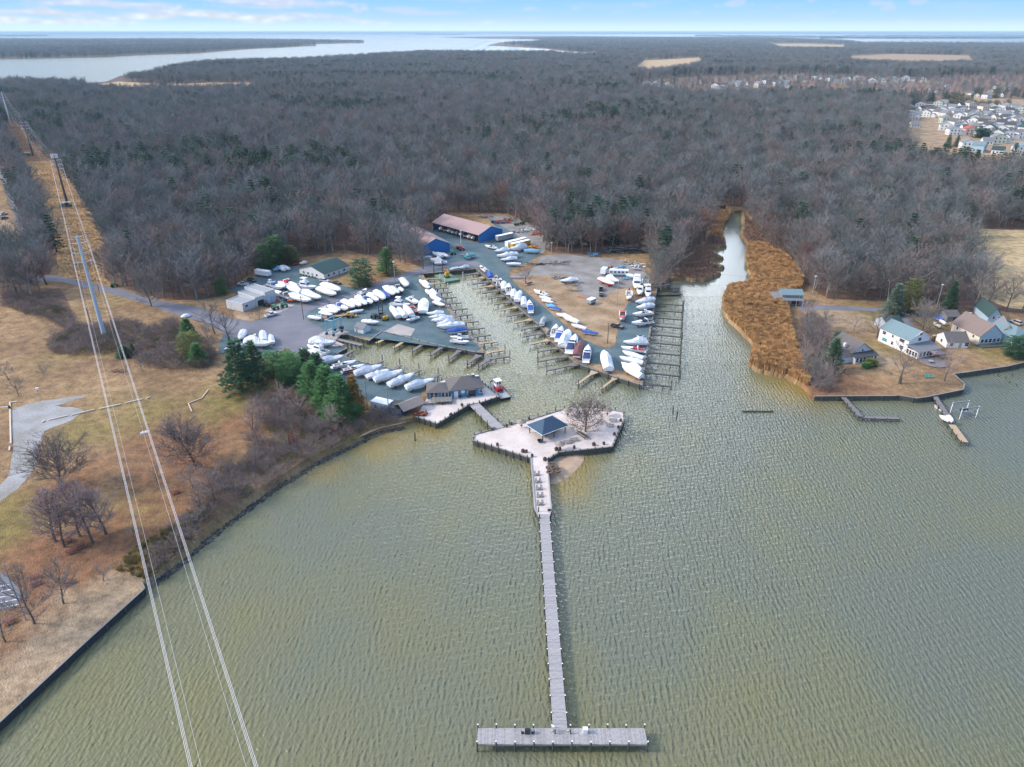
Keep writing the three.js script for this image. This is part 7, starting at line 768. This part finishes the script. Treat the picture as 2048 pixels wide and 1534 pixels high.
{ // each conductor is one continuous cable over all poles and on towards the far bank behind the camera
  const far = { p: [T0.p[0] + ux * 330, T0.p[1] + uz * 330], H: T0.H + 2 }, stops = [far, ...towers];
  const cable = (k, s, label, r, twin) => { const half = k ? 3.2 : 2.0, pts = []; stops.forEach((T, i) => { const y = LY + T.H * levels[k] - (k ? 0.6 : -0.5), q = new THREE.Vector3(T.p[0] + ax * half * s, y, T.p[1] + az * half * s); if (i) { const a = pts[pts.length - 1].clone(), n = i === 1 ? 26 : 10, sag = i === 1 ? 3.2 : 4.5; for (let j = 1; j <= n; j++) { const t = j / n, v = a.clone().lerp(q, t); v.y -= sag * 4 * t * (1 - t); pts.push(v); } } else pts.push(q); });
    const mk = (o) => { const c = new THREE.CatmullRomCurve3(pts.map((p) => new THREE.Vector3(p.x + ax * o, p.y, p.z + az * o))); return new THREE.TubeGeometry(c, pts.length * 3, r, 4); };
    tag(top('power_cable', twin ? merge([mk(-0.2), mk(0.2)]) : mk(0), WIRE), label, 'power cable', 'cables of the transmission line'); };
  for (const [s, w] of [[-1, 'left'], [1, 'right']]) { cable(0, s, 'thin single shield wire from the ' + w + ' tip of the top crossarm', 0.014, false); for (let k = 1; k < 4; k++) cable(k, s, 'pale cable from the ' + w + ' tip of the ' + ['', 'upper', 'middle', 'lowest'][k] + ' long crossarm', 0.026, false); }
  const p = G(289, 865, 22), g = thing('line_spacer', 'pale spacer bar on the right-hand cables above the park lawn', 'spacer', p[0], 22, p[1], Math.atan2(-az, ax)); part('bars', merge([box(2, 0.14, 0.14, 0, 0, 0.35), box(2, 0.14, 0.14, 0, 0, -0.35)]), C.white, g); part('clamps', merge([box(0.16, 0.3, 0.9, -0.4, -0.05, 0), box(0.16, 0.3, 0.9, 0.4, -0.05, 0)]), C.white, g); }
const distPoles = [[k1(958, 1118), k1(940, 880), 'brown utility pole at the asphalt lane junction', C.brown, 1], [k1(1893, 752), k1(1860, 535), 'grey light pole beside the asphalt lane by the round pines', C.grey, 2], [k2(725, 445), k2(722, 318), 'pale light pole between the two blue sheds', C.white, 2], [k2(1650, 545), k2(1648, 440), 'white-topped pole at the woods edge above the clearing', C.grey, 2], [k3(1182, 725), k3(1190, 580), 'grey utility pole in the bare trees by the creek', C.grey, 1], [k3(785, 1078), k3(795, 835), 'pale slender pole on the grass wedge', C.grey, 0], [k3(690, 1470), k3(695, 1260), 'dark pole at the tip of the grass wedge', T_DARK, 0], [k4(1612, 1100), k4(1605, 812), 'grey utility pole beside the portable cabin, left one', C.grey, 1], [k4(1828, 1140), k4(1825, 875), 'grey utility pole beside the portable cabin, right one', C.grey, 1], [[181, 645], [180, 616], 'short dark pole at the brush under the power lines', C.dark, 0], [[199, 585], [198, 566], 'short red-brown pole beside the lane', C.maroon, 0], [k8(730, 400), k8(717, 170), 'grey pole with white cap behind the boathouse', C.grey, 2], [k9(1015, 330), k9(1018, 60), 'grey pole with white transformer behind the bare yard tree', C.grey, 2], [[52, 1240], [3, 1128], 'slanting light-strung pole at the car park edge', C.grey, 0]].map(([b, t, label, m, k]) => { const p = G(...b), H = Math.max(2, heightAt(p, t[1]) - LY), g = thing('utility_pole', label, 'utility pole', p[0], LY, p[1]); part('pole', cyl(0.17, 0.12, H, 0, 0, 0, 7), m, g); if (k === 1) part('crossarm', box(2.0, 0.14, 0.14, 0, H - 0.8, 0, 0.4), m, g); if (k === 2) part('lamp_head', box(0.9, 0.35, 0.45, 0, H, 0), C.white, g); return { p, H }; });
function wireBetween(a, b, label, sag = 1.2) { const P = new THREE.Vector3(a.p[0], LY + a.H - 0.5, a.p[1]), Q = new THREE.Vector3(b.p[0], LY + b.H - 0.5, b.p[1]), pts = []; for (let i = 0; i <= 12; i++) { const t = i / 12, v = P.clone().lerp(Q, t); v.y -= sag * 4 * t * (1 - t); pts.push(v); } tag(top('service_wire', new THREE.TubeGeometry(new THREE.CatmullRomCurve3(pts), 24, 0.03, 3), STEEL_DARK), label, 'wire'); }
wireBetween(distPoles[3], distPoles[4], 'thin wire from the white-topped pole across the clearing to the creek trees', 2.5); wireBetween(distPoles[4], distPoles[11], 'thin wire crossing the creek from the bare trees to the boathouse', 4); wireBetween(distPoles[11], distPoles[12], 'thin wire behind the waterfront houses to the transformer pole', 2.5); wireBetween(distPoles[12], { p: G(2120, 640), H: 9 }, 'thin wire leaving the transformer pole to the right', 1.5); wireBetween({ p: G(-60, 590), H: 10 }, distPoles[9], 'thin wire sagging in from the left woods to the short dark pole', 2); wireBetween(distPoles[9], { p: G(380, 660), H: 9 }, 'thin wire from the short dark pole towards the asphalt', 2);

// ---------- single trees ----------
const P_ = { oak: growTree(501, { h: 17, r: 8.5, limbs: 34, branches: 9, twigs: 7, fine: 5, low: 0.12, girth: 0.024, tw: 1.15, lift: 0.22 }), oak2: growTree(502, { h: 18, r: 7.5, limbs: 30, branches: 8, twigs: 7, fine: 5, low: 0.13, tw: 1.1, lift: 0.25 }), slim: growTree(503, { h: 16, r: 3.8, limbs: 22, branches: 6, twigs: 6, fine: 4, low: 0.16, leader: 0.95, lift: 0.3, tw: 1.0 }), mid: growTree(504, { h: 15, r: 5.5, limbs: 17, branches: 7, twigs: 6, fine: 3, low: 0.22, tw: 0.85 }), small: growTree(505, { h: 6, r: 3, limbs: 12, branches: 6, twigs: 5, fine: 3, low: 0.25, tw: 0.6 }), vase: growTree(506, { h: 15, r: 6, limbs: 13, branches: 7, twigs: 5, fine: 3, low: 0.2, leader: 0.55, lift: 0.35, girth: 0.03, tw: 0.8 }), shrub: growTree(507, { h: 3, r: 2.2, limbs: 14, branches: 6, twigs: 5, fine: 3, low: 0.04, leader: 0.7, tw: 0.6, girth: 0.01 }) };
function treeAt(kind, base, h, r, label, group, twig = TWIG, bark = BARK, name = 'bare_tree', turn = 0, cat = 'tree') { const d = { oak: [17, 8.5], oak2: [18, 7.5], slim: [16, 3.8], mid: [15, 5.5], small: [6, 3], vase: [15, 6], shrub: [3, 2.2] }[kind], p = G(...base), o = thing(name, label, cat, p[0], LY - 0.05, p[1], turn, group); part('trunk', P_[kind].trunk, bark, o); part('crown', P_[kind].crown, twig, o); o.scale.set(r / d[1], h / d[0], r / d[1]); return o; }
function russet(o, seed, h, r, n = 1500, y0 = 0.12, y1 = 0.6) { const q = rng(seed), p = []; for (let i = 0; i < n; i++) { const a = q() * 6.283, u = y0 + (y1 - y0) * q(), R2 = r * Math.sqrt(q()) * (0.5 + 0.5 * Math.sin(3.14 * u)) * 1.05, x = Math.cos(a) * R2, z = Math.sin(a) * R2, y = h * u, s = 0.16 + 0.16 * q(), b = q() * 6.28; p.push(x, y, z, x + Math.cos(b) * s, y + s * (q() - 0.5), z + Math.sin(b) * s, x + Math.cos(b + 1) * s, y - s * q(), z + Math.sin(b + 1) * s); } const m = part('dead_leaves', tris(p), LEAF_RUSSET, o); m.scale.set(1 / o.scale.x, 1 / o.scale.y, 1 / o.scale.z); m.userData.kind = 'stuff'; }
treeAt('oak', [123, 974], 17.5, 8.6, 'broad round-crowned bare tree beside the pale gravel lot', null, TWIG, BARK);
russet(treeAt('oak2', [391, 933], 18, 7.8, 'large oak keeping russet leaves low in its crown on the park lawn', null, TWIG), 9, 18, 8, 2600);
[[111, 1083, 16, 4.4, 'leftmost of the slender pinkish trees'], [129, 1094, 15, 3.6, 'second from left of the slender pinkish trees'], [160, 1072, 16, 3.8, 'third from left of the slender pinkish trees'], [185, 1085, 15.5, 3.8, 'fourth from left of the slender pinkish trees'], [212, 1068, 14.5, 3.8, 'rightmost of the slender pinkish trees']].forEach(([x, y, h, r, l], i) => treeAt('slim', [x, y], h, r, l + ' on the park lawn', 'slender trees on the park lawn', TWIG_PINK, BARK, 'bare_tree', i));
treeAt('mid', [69, 1247], 18, 4.6, 'tall thin dark-trunked tree beside the car park', null, TWIG_GREY, BARK); treeAt('mid', [127, 1207], 12.5, 4.4, 'lone bare tree above the seawall lawn', null, TWIG_GREY, BARK, 'bare_tree', 2); treeAt('mid', [11, 1284], 14, 4, 'bare tree cut by the left picture edge above the seawall', null, TWIG_GREY, BARK, 'bare_tree', 3);
[[18, 760, 8, 4, 'small bare tree at the left edge of the park, upper one'], [37, 791, 8, 3.2, 'small bare tree above the gravel lot corner'], [86, 751, 5.5, 2.6, 'little bare tree right of the upper left park trees'], [252, 750, 5, 2.4, 'little bare tree by the two tables under the power lines'], [286, 743, 6, 2.4, 'little bare tree between power lines and brush'], [254, 980, 7, 3, 'small bare tree between the two cable bundles'], [315, 968, 8, 2.4, 'small bare tree right of the right cable bundle'], [207, 1162, 5, 2.6, 'small grey bush-like tree above the seawall end'], [268, 1075, 4.5, 2.2, 'small dark bush-like tree beside the left cables']].forEach(([x, y, h, r, l], i) => treeAt('small', [x, y], h, r, l, null, TWIG_GREY, BARK, 'bare_tree', i * 1.3));
treeAt('oak2', [303, 613], 20, 6.2, 'tall bare tree standing alone beside the lane', null, TWIG_GREY, BARK, 'bare_tree', 1); treeAt('vase', [459, 684], 17, 6, 'dark-trunked bare tree at the corner of the asphalt lot', null, TWIG, BARK, 'bare_tree', 2); treeAt('mid', [430, 668], 17, 6, 'bare tree left of the dark-trunked one by the asphalt', null, TWIG_GREY, BARK, 'bare_tree', 4); treeAt('mid', [424, 700], 13, 4, 'pale bare tree at the brush left of the wrapped boats', null, TWIG_GREY, BARK_PALE, 'bare_tree', 5);
treeAt('small', [501, 638], 6, 2.4, 'little bare tree on the small grass island, left one', null, TWIG_GREY); treeAt('small', [519, 638], 6, 2.2, 'little bare tree on the small grass island, right one', null, TWIG_GREY, BARK, 'bare_tree', 2);
russet(treeAt('oak', [1171, 863], 13.5, 6.6, 'bare spreading tree on the sand island right of the pavilion', null, TWIG, BARK, 'bare_tree', 1), 4, 13.5, 6.6, 900, 0.1, 0.45);
treeAt('vase', [1799, 767], 16, 7, 'bare vase-shaped tree on the shore lawn before the white house', null, TWIG, BARK); treeAt('vase', [1754, 675], 13.5, 5, 'bare ivy-trunked tree left of the white two-storey house', null, TWIG_GREY, BARK, 'bare_tree', 2); treeAt('oak', [1845, 666], 16, 6.5, 'round bare tree behind the white two-storey house', null, TWIG_GREY, BARK, 'bare_tree', 2); treeAt('mid', [1889, 762], 15.5, 4.6, 'pinkish bare tree on the right shore lawn', null, TWIG_PINK, BARK, 'bare_tree', 2); treeAt('small', [1707, 660], 7, 3.4, 'small bare tree on the lawn between cottage and boathouse', null, TWIG_PINK, BARK, 'bare_tree', 1); treeAt('vase', [1052, 570], 11, 4.5, 'bare tree with a forked trunk at the head of the grass wedge', null, TWIG, BARK, 'bare_tree', 1);
[[1300, 590], [1310, 575], [1322, 580], [1316, 562], [1330, 566]].forEach(([x, y], i) => treeAt('mid', [x, y], 17 + (i % 3), 4.6, 'grey bare tree of the clump at the creek piers, ' + ORD[i] + ' from the left', 'creek pier clump', TWIG_GREY, BARK_PALE, 'bare_tree', i * 1.7));
[[810, 528], [825, 522], [838, 530], [846, 538], [815, 515], [834, 512], [800, 524]].forEach(([x, y], i) => treeAt('mid', [x, y], 15 + 2 * (i % 2), 5, 'grey bare tree before the left blue shed roof, ' + ORD[i] + ' of that clump', 'clump before the blue shed', TWIG_GREY, BARK, 'bare_tree', i * 2.1));
[[1612, 640], [1646, 662], [1622, 665], [1610, 682], [1640, 690], [1618, 700], [1634, 720], [1664, 720], [1612, 730], [1648, 742], [1628, 752], [1606, 756], [1654, 770], [1634, 778]].forEach(([x, y], i) => treeAt(i % 3 ? 'mid' : 'vase', [x, y], 11 + (i * 5) % 5, 4.2, 'grey leafless tree between reeds and cottage, ' + nth(i) + ' from the top of the thicket', 'thicket left of the cottage', i % 4 ? TWIG_GREY : TWIG_PINK, BARK, 'bare_tree', i * 1.9));
[[385, 975], [392, 1050], [400, 1020], [430, 1000], [460, 950], [470, 985], [505, 860], [510, 930], [520, 900], [525, 845], [545, 820], [560, 850], [570, 812], [575, 900], [585, 870], [600, 830], [620, 865], [640, 880], [670, 868]].forEach(([x, y], i) => treeAt(i % 3 === 1 ? 'small' : 'mid', [x, y], i % 3 === 1 ? 6 : 8 + (i * 3) % 5, i % 3 === 1 ? 3.4 : 4, 'purplish leafless tree in the park shore thicket, ' + nth(i) + ' from the left', 'shore thicket trees', [TWIG_PINK, TWIG_GREY, TWIG][i % 3], BARK, 'bare_tree', i * 1.3));
// evergreens
const PN = { white: growPine(601, { h: 16, r: 5, needles: 60, tiers: 13, leaf: 1.1, low: 0.08, rise: 0.18 }), round: growPine(602, { h: 14, r: 4.8, needles: 46, tiers: 13, leaf: 1.05, low: 0.05, round: true }), spruce: growPine(603, { h: 12, r: 3.6, needles: 46, tiers: 16, leaf: 0.85, low: 0.03, rise: -0.05 }) };
function pineAt(kind, base, h, r, label, needle = NEEDLE, group, turn = 0) { const d = { white: [16, 5], round: [14, 4.8], spruce: [12, 3.6] }[kind], p = G(...base), o = thing('evergreen_tree', label, 'evergreen tree', p[0], LY - 0.05, p[1], turn, group); part('trunk', PN[kind].trunk, BARK, o); part('foliage', PN[kind].crown, needle, o); o.scale.set(r * 1.12 / d[1], h * 1.06 / d[0], r * 1.12 / d[1]); return o; }
[['white', 330, 935, 18, 6.0, NEEDLE_DARK, 'tallest dark pine at the left end of the pine row'], ['white', 480, 850, 15, 4.8, NEEDLE_DARK, 'dark pine right behind the tallest one'], ['round', 655, 760, 8.5, 4, NEEDLE, 'small pine behind the two dark pines'], ['round', 800, 700, 7, 3.4, NEEDLE_OLIVE, 'olive small pine nearest the wrapped boats'], ['round', 840, 850, 11, 4.6, NEEDLE, 'rounded pine in the middle of the pine row'], ['white', 985, 760, 9.5, 4.4, NEEDLE_DARK, 'dark pine above the middle of the row'], ['white', 1100, 790, 9, 4.2, NEEDLE_DARK, 'dark pine touching the blue gravel'], ['white', 1065, 1010, 13, 5, NEEDLE, 'pine right of the middle of the row'], ['white', 1215, 1120, 15, 5.2, NEEDLE, 'large pine second from the right end'], ['white', 1345, 1240, 15.5, 5.6, NEEDLE, 'bright layered pine lowest in the row'], ['white', 1480, 1180, 13.5, 4, NEEDLE_RUST, 'rust-tinged pine at the right end of the row']].forEach(([k, x, y, h, r, m, l], i) => pineAt(k, k4(x, y), h, r, l, m, 'pine row by the wrapped boats', i));
pineAt('round', k1(1555, 775), 13, 5.6, 'dark full round evergreen beside the lane, left one', NEEDLE_DARK); pineAt('white', k1(1810, 655), 13, 5.0, 'lighter airy evergreen beside the lane, right one', NEEDLE, null, 1);
[[120, 860, 9, 3, 'small green pine at the left of the north yard'], [115, 560, 14, 4, 'green pine in the woods edge above the north yard'], [560, 610, 13, 5, 'green pine behind the white box trailer'], [690, 560, 15, 5, 'tall green pine in the woods left of the office'], [820, 545, 9, 5, 'bright yellow-green evergreen bush at the woods edge']].forEach(([x, y, h, r, l], i) => pineAt('round', k1(x, y), h, r, l, i === 4 ? NEEDLE_OLIVE : NEEDLE, null, i));
pineAt('white', [1338, 462], 15, 3.2, 'single bright green conifer in the woods left of the creek', NEEDLE); pineAt('spruce', k4(-210, 420), 9, 4, 'green pine at the brush left of the asphalt, upper one', NEEDLE); pineAt('round', [383, 715], 10, 4.2, 'green pine over the brush left of the wrapped boats', NEEDLE_OLIVE); pineAt('white', [398, 728], 8, 3.6, 'green pine at the lower end of that brush', NEEDLE, null, 2);
pineAt('spruce', [1785, 628], 13, 4.6, 'bluish spruce behind the white two-storey house', NEEDLE_BLUE); pineAt('round', [1815, 627], 15, 4.4, 'olive-brown evergreen right of the bluish spruce', NEEDLE_OLIVE, null, 1); pineAt('spruce', [1896, 622], 13, 3.4, 'dark green conifer behind the round bare yard tree', NEEDLE_DARK); pineAt('round', [2033, 712], 7.5, 5, 'dark round evergreen at the right shore', NEEDLE_DARK, null, 2); pineAt('round', k8(1010, 850), 4.5, 2.8, 'dark clipped evergreen bush behind the cottage', NEEDLE_DARK); pineAt('white', k8(930, 1130), 12, 3.6, 'dark evergreen left of the cottage among bare trees', NEEDLE_DARK); pineAt('round', k8(1330, 1075), 2.6, 2.4, 'round olive bush at the cottage porch corner, upper one', NEEDLE_OLIVE); pineAt('round', k8(1290, 1095), 1.8, 1.7, 'round green bush at the cottage porch corner, lower one', NEEDLE);
pineAt('spruce', [250, 712], 4, 3, 'small dark evergreen bush below the brush under the power lines', NEEDLE_DARK); pineAt('spruce', [268, 712], 5, 1.3, 'narrow dark cypress below the brush under the power lines', NEEDLE_DARK);
{ const k = conv([1748, 130], 6.817);[[1000, 1120, 12, 4], [1120, 1110, 11, 3.6], [1890, 1280, 14, 5], [2030, 1340, 12, 5], [1400, 990, 10, 6], [1500, 1000, 11, 6], [1620, 985, 11, 6], [500, 655, 6, 5], [960, 520, 16, 7], [1040, 525, 17, 7], [1120, 530, 17, 7], [1200, 540, 17, 7], [1280, 545, 15, 7], [1390, 430, 16, 6], [1360, 550, 8, 6], [1460, 555, 8, 6], [1560, 555, 8, 6], [1660, 550, 8, 6], [1650, 450, 17, 7], [1910, 420, 14, 6], [1810, 580, 12, 6], [620, 500, 10, 5], [720, 495, 9, 6], [790, 495, 8, 6]].forEach(([x, y, h, r], i) => pineAt(i < 4 ? 'spruce' : 'round', k(x, y), h, r, i < 4 ? ['left of two dark conical spruces before the suburb', 'right of two dark conical spruces before the suburb', 'dark spruce right of the long white suburban house', 'dark spruce at the right picture edge of the suburb'][i] : (y > 960 ? 'dark round evergreen between the lower suburb houses, ' : y > 540 && y < 700 ? 'dark low evergreen in the hedge line across the suburb, ' : 'tall dark evergreen behind the suburb houses, ') + nth(i - 4) + ' of the suburb evergreens', NEEDLE_DARK, 'evergreens of the far suburb', i)); }
// the front ranks of the woods, tree by tree
[[[[207, 555], [230, 570], [330, 600], [400, 600], [459, 576]], 'along the asphalt lane', 7], [[[459, 576], [512, 541], [590, 516], [690, 500], [752, 515]], 'behind the office', 7], [[[862, 456], [900, 424], [956, 423], [1015, 427], [1054, 443]], 'behind the right blue shed', 7.5], [[[1054, 443], [1085, 474], [1097, 503], [1180, 510], [1217, 502], [1300, 499], [1312, 540]], 'above the worn clearing', 7], [[[1344, 553], [1358, 500], [1403, 490], [1417, 440]], 'left of the creek', 8], [[[1490, 417], [1512, 450], [1556, 503], [1590, 530], [1612, 569], [1657, 598]], 'above the reeds', 8], [[[1657, 598], [1759, 602], [1861, 612], [1955, 622], [2048, 628], [2100, 632]], 'behind the waterfront lane', 7], [[[0, 592], [60, 600], [100, 562]], 'at the left lane end', 5]].forEach(([px, label, step], k) => {
  const pts = px.map((p) => G(...p)), r = rng(900 + k); let num = 0; alongLine(pts, step, (x, z) => { const b = bare[Math.floor(r() * bare.length)], o = thing('woodland_tree', 'bare tree fronting the woods ' + label + ', ' + nth(num++) + ' from the left', 'tree', x + (r() - 0.5) * 3, LY - 0.1, z - r() * 3, r() * 6.28, 'woods front ' + label), s = 0.82 + 0.36 * r(); part('trunk', b.trunk, r() < 0.3 ? BARK_PALE : BARK, o); part('crown', b.crown, [TWIG, TWIG_GREY, TWIG_GREY, TWIG_PINK, TWIG_RED][Math.floor(r() * 5)], o); o.scale.setScalar(s); });
});

// ---------- ground cover that nobody could count ----------
function scatter(name, label, geos, polys, step, hs, col, seed, avoid, spread = 0.5, clump = 0) {
  const r = rng(seed), lists = geos.map(() => []); for (const poly of polys) for (let z = poly.box[2]; z < poly.box[3]; z += step) for (let x = poly.box[0]; x < poly.box[1]; x += step) { const X = x + (r() - 0.5) * step * 2 * spread, Z = z + (r() - 0.5) * step * 2 * spread; if (!inR(poly, X, Z) || (geos === reedGeo && !inR(LAND, X, Z)) || (clump && fbm(X * 0.06 + seed, Z * 0.06, 3) < clump - 0.5)) continue; lists[Math.floor(r() * geos.length)].push([X, Z, lerp(hs[0], hs[1], r()), r() * 6.28, r()]); }
  const g = new THREE.Group(); g.name = numbered(name); scene.add(g); tag(g, label, null, null, 'stuff'); const m = new THREE.Matrix4(), c = new THREE.Color();
  geos.forEach((geo, k) => { const I = new THREE.InstancedMesh(geo, WHITE_TINT, lists[k].length); I.name = name + '_clumps'; I.userData.kind = 'stuff'; lists[k].forEach(([x, z, s, a, q], i) => { I.setMatrixAt(i, m.copy(M4(x, avoid ?? LY, z, a, 0, 0, s, s, s))); const v = col(q, x, z); I.setColorAt(i, c.setRGB(...v)); }); I.castShadow = I.receiveShadow = true; g.add(I); }); return g;
}
const reedGeo = [0, 1, 2].map((k) => { const r = rng(70 + k), p = []; for (let i = 0; i < 26; i++) { const a = r() * 6.28, d = r() * 0.55, x = Math.cos(a) * d, z = Math.sin(a) * d, h = 1.7 + 0.9 * r(), lx = (r() - 0.5) * 0.7, lz = (r() - 0.5) * 0.7, b = r() * 6.28, w = 0.07; p.push(x - Math.cos(b) * w, 0, z - Math.sin(b) * w, x + Math.cos(b) * w, 0, z + Math.sin(b) * w, x + lx, h, z + lz); const pw = 0.09; p.push(x + lx * 0.9 - pw, h * 0.9, z + lz * 0.9, x + lx * 0.9 + pw, h * 0.9, z + lz * 0.9, x + lx * 1.3, h * 1.12, z + lz * 1.3); } return tris(p); });
const reedBed = R([[1488, 488], [1485, 518], [1494, 549], [1496, 572], [1446, 578], [1434, 604], [1440, 632], [1470, 668], [1496, 690], [1498, 716], [1490, 734], [1515, 752], [1563, 762], [1580, 764], [1604, 778], [1618, 770], [1606, 730], [1588, 690], [1578, 640], [1572, 612], [1560, 603], [1562, 590], [1600, 582], [1605, 560], [1590, 534], [1560, 510], [1530, 494]]);
scatter('reeds', 'dense bed of tan-orange reeds between the creek and the houses', reedGeo, [reedBed], 0.6, [0.85, 1.25], (q, x, z) => { const t = clamp(0.5 + fbm(x * 0.06, z * 0.06, 3)), e = 0.75 + 0.5 * q; return [lerp(0.52, 0.39, t) * e, lerp(0.305, 0.23, t) * e, lerp(0.13, 0.1, t) * e]; }, 5, undefined, 0.5, 0.05);
const marshL = R([[1344, 555], [1409, 557], [1438, 547], [1424, 543], [1446, 535], [1412, 525], [1443, 516], [1413, 499], [1450, 493], [1447, 478], [1420, 470], [1408, 492], [1362, 502], [1348, 535]]), marshT = R([[1420, 440], [1440, 424], [1460, 428], [1454, 440], [1441, 459], [1446, 472], [1424, 468]]), bankR = R([[1488, 428], [1510, 452], [1534, 486], [1552, 503], [1500, 490], [1486, 468], [1490, 452]]);
scatter('marsh_grass', 'low brown marsh growth on the mudflats left of the creek', reedGeo, [marshL, bankR], 0.9, [0.4, 0.75], (q) => [0.30 * (0.7 + 0.6 * q), 0.19 * (0.7 + 0.6 * q), 0.14 * (0.7 + 0.6 * q)], 6);
scatter('marsh_grass', 'orange-tan marsh grass at the head of the creek', reedGeo, [marshT], 0.9, [0.7, 1.0], (q) => [0.55 * (0.7 + 0.6 * q), 0.33 * (0.7 + 0.6 * q), 0.15 * (0.7 + 0.6 * q)], 7);
const tussock = (() => { const r = rng(88), p = []; for (let i = 0; i < 40; i++) { const a = r() * 6.28, d = 0.2 + r() * 0.5, h = 0.4 + 0.5 * r(), x = Math.cos(a) * d * 0.5, z = Math.sin(a) * d * 0.5, w = 0.05; p.push(x - w, 0, z, x + w, 0, z + w, x + Math.cos(a) * d, h, z + Math.sin(a) * d); } return tris(p); })();
scatter('rough_grass', 'rough orange-tan grass of the cleared power line strip', [tussock], [ROW], 1.7, [0.4, 0.9], (q, x, z) => { const t = clamp(0.5 + 1.2 * noise(x * 0.05, z * 0.3)); return [lerp(0.72, 0.52, t), lerp(0.46, 0.32, t), lerp(0.20, 0.15, t)]; }, 8);
const shoreBrush = R([[296, 1158], [300, 1130], [286, 1108], [330, 1085], [372, 1030], [400, 1010], [420, 960], [490, 930], [505, 880], [545, 885], [560, 905], [590, 860], [640, 850], [700, 850], [728, 845], [735, 862], [712, 876], [680, 891], [640, 910], [600, 933], [560, 958], [520, 983], [480, 1013], [440, 1043], [400, 1072], [370, 1102], [330, 1133]]), innerBrush = R([[500, 800], [520, 790], [600, 800], [640, 830], [640, 850], [590, 858], [560, 880], [520, 850]]), lowBrush = R([[95, 690], [110, 672], [150, 660], [200, 650], [260, 640], [300, 660], [350, 640], [375, 680], [420, 690], [440, 720], [420, 740], [370, 742], [300, 735], [230, 705], [150, 712], [105, 706]]), hedge = R([[0, 592], [30, 585], [110, 605], [150, 640], [165, 665], [140, 668], [90, 640], [0, 612]]), cottageBrush = R([[1608, 772], [1660, 790], [1668, 760], [1670, 720], [1650, 650], [1620, 630], [1600, 640], [1606, 700]]), shelterBrush = R([[730, 835], [770, 820], [800, 835], [790, 845], [740, 856]]);
const brushGeo = [P_.shrub, growTree(508, { h: 3.4, r: 1.9, limbs: 12, branches: 6, twigs: 5, fine: 3, low: 0.05, leader: 0.6, tw: 0.7, girth: 0.01 })].map((b) => merge([b.trunk, b.crown]));
scatter('brush', 'tangled leafless brush along the park shore and around the park woods', brushGeo, [shoreBrush, innerBrush, lowBrush, hedge, shelterBrush, cottageBrush], 1.9, [0.5, 1.3], (q, x, z) => { const t = clamp(0.5 + 1.3 * fbm(x * 0.05, z * 0.05, 3) + 0.6 * (q - 0.5)); const c = mix3([0.26, 0.20, 0.188], [0.19, 0.145, 0.115], t); return q > 0.93 ? [0.10, 0.11, 0.04] : c; }, 9);
scatter('brush', 'straw-coloured rough grass on the bank under the power lines', [tussock], [R([[235, 1140], [260, 1100], [330, 1060], [400, 1012], [410, 1030], [372, 1090], [330, 1130], [297, 1160]])], 1.0, [0.8, 1.6], (q) => mix3([0.34, 0.25, 0.08], [0.17, 0.15, 0.05], q), 10);
const rockGeo = [0, 1].map((k) => { const g = new THREE.IcosahedronGeometry(0.5, 0), p = g.attributes.position, r = rng(95 + k), seen = new Map(); for (let i = 0; i < p.count; i++) { const key = [p.getX(i), p.getY(i), p.getZ(i)].map((v) => v.toFixed(2)).join(); if (!seen.has(key)) seen.set(key, 0.7 + 0.6 * r()); const s = seen.get(key); p.setXYZ(i, p.getX(i) * s * 1.2, p.getY(i) * s * 0.7, p.getZ(i) * s); } g.computeVertexNormals(); return plain(g); });
{ const band = []; const S = PARK_SHORE; const A = S.map((p) => G(p[0], p[1], 0.1)), B = A.map((p) => [p[0] + 2.4, p[1] + 2.4]); scatter('riprap', 'dark riprap stones along the waterline of the park shore', rockGeo, [region([...A.map((p) => [p[0] - 0.6, p[1] - 0.6]), ...B.reverse()])], 0.6, [0.35, 0.95], (q) => [0.035 + 0.08 * q * q, 0.036 + 0.08 * q * q, 0.038 + 0.075 * q * q], 12, 0.05); }

renderer.render(scene, camera);
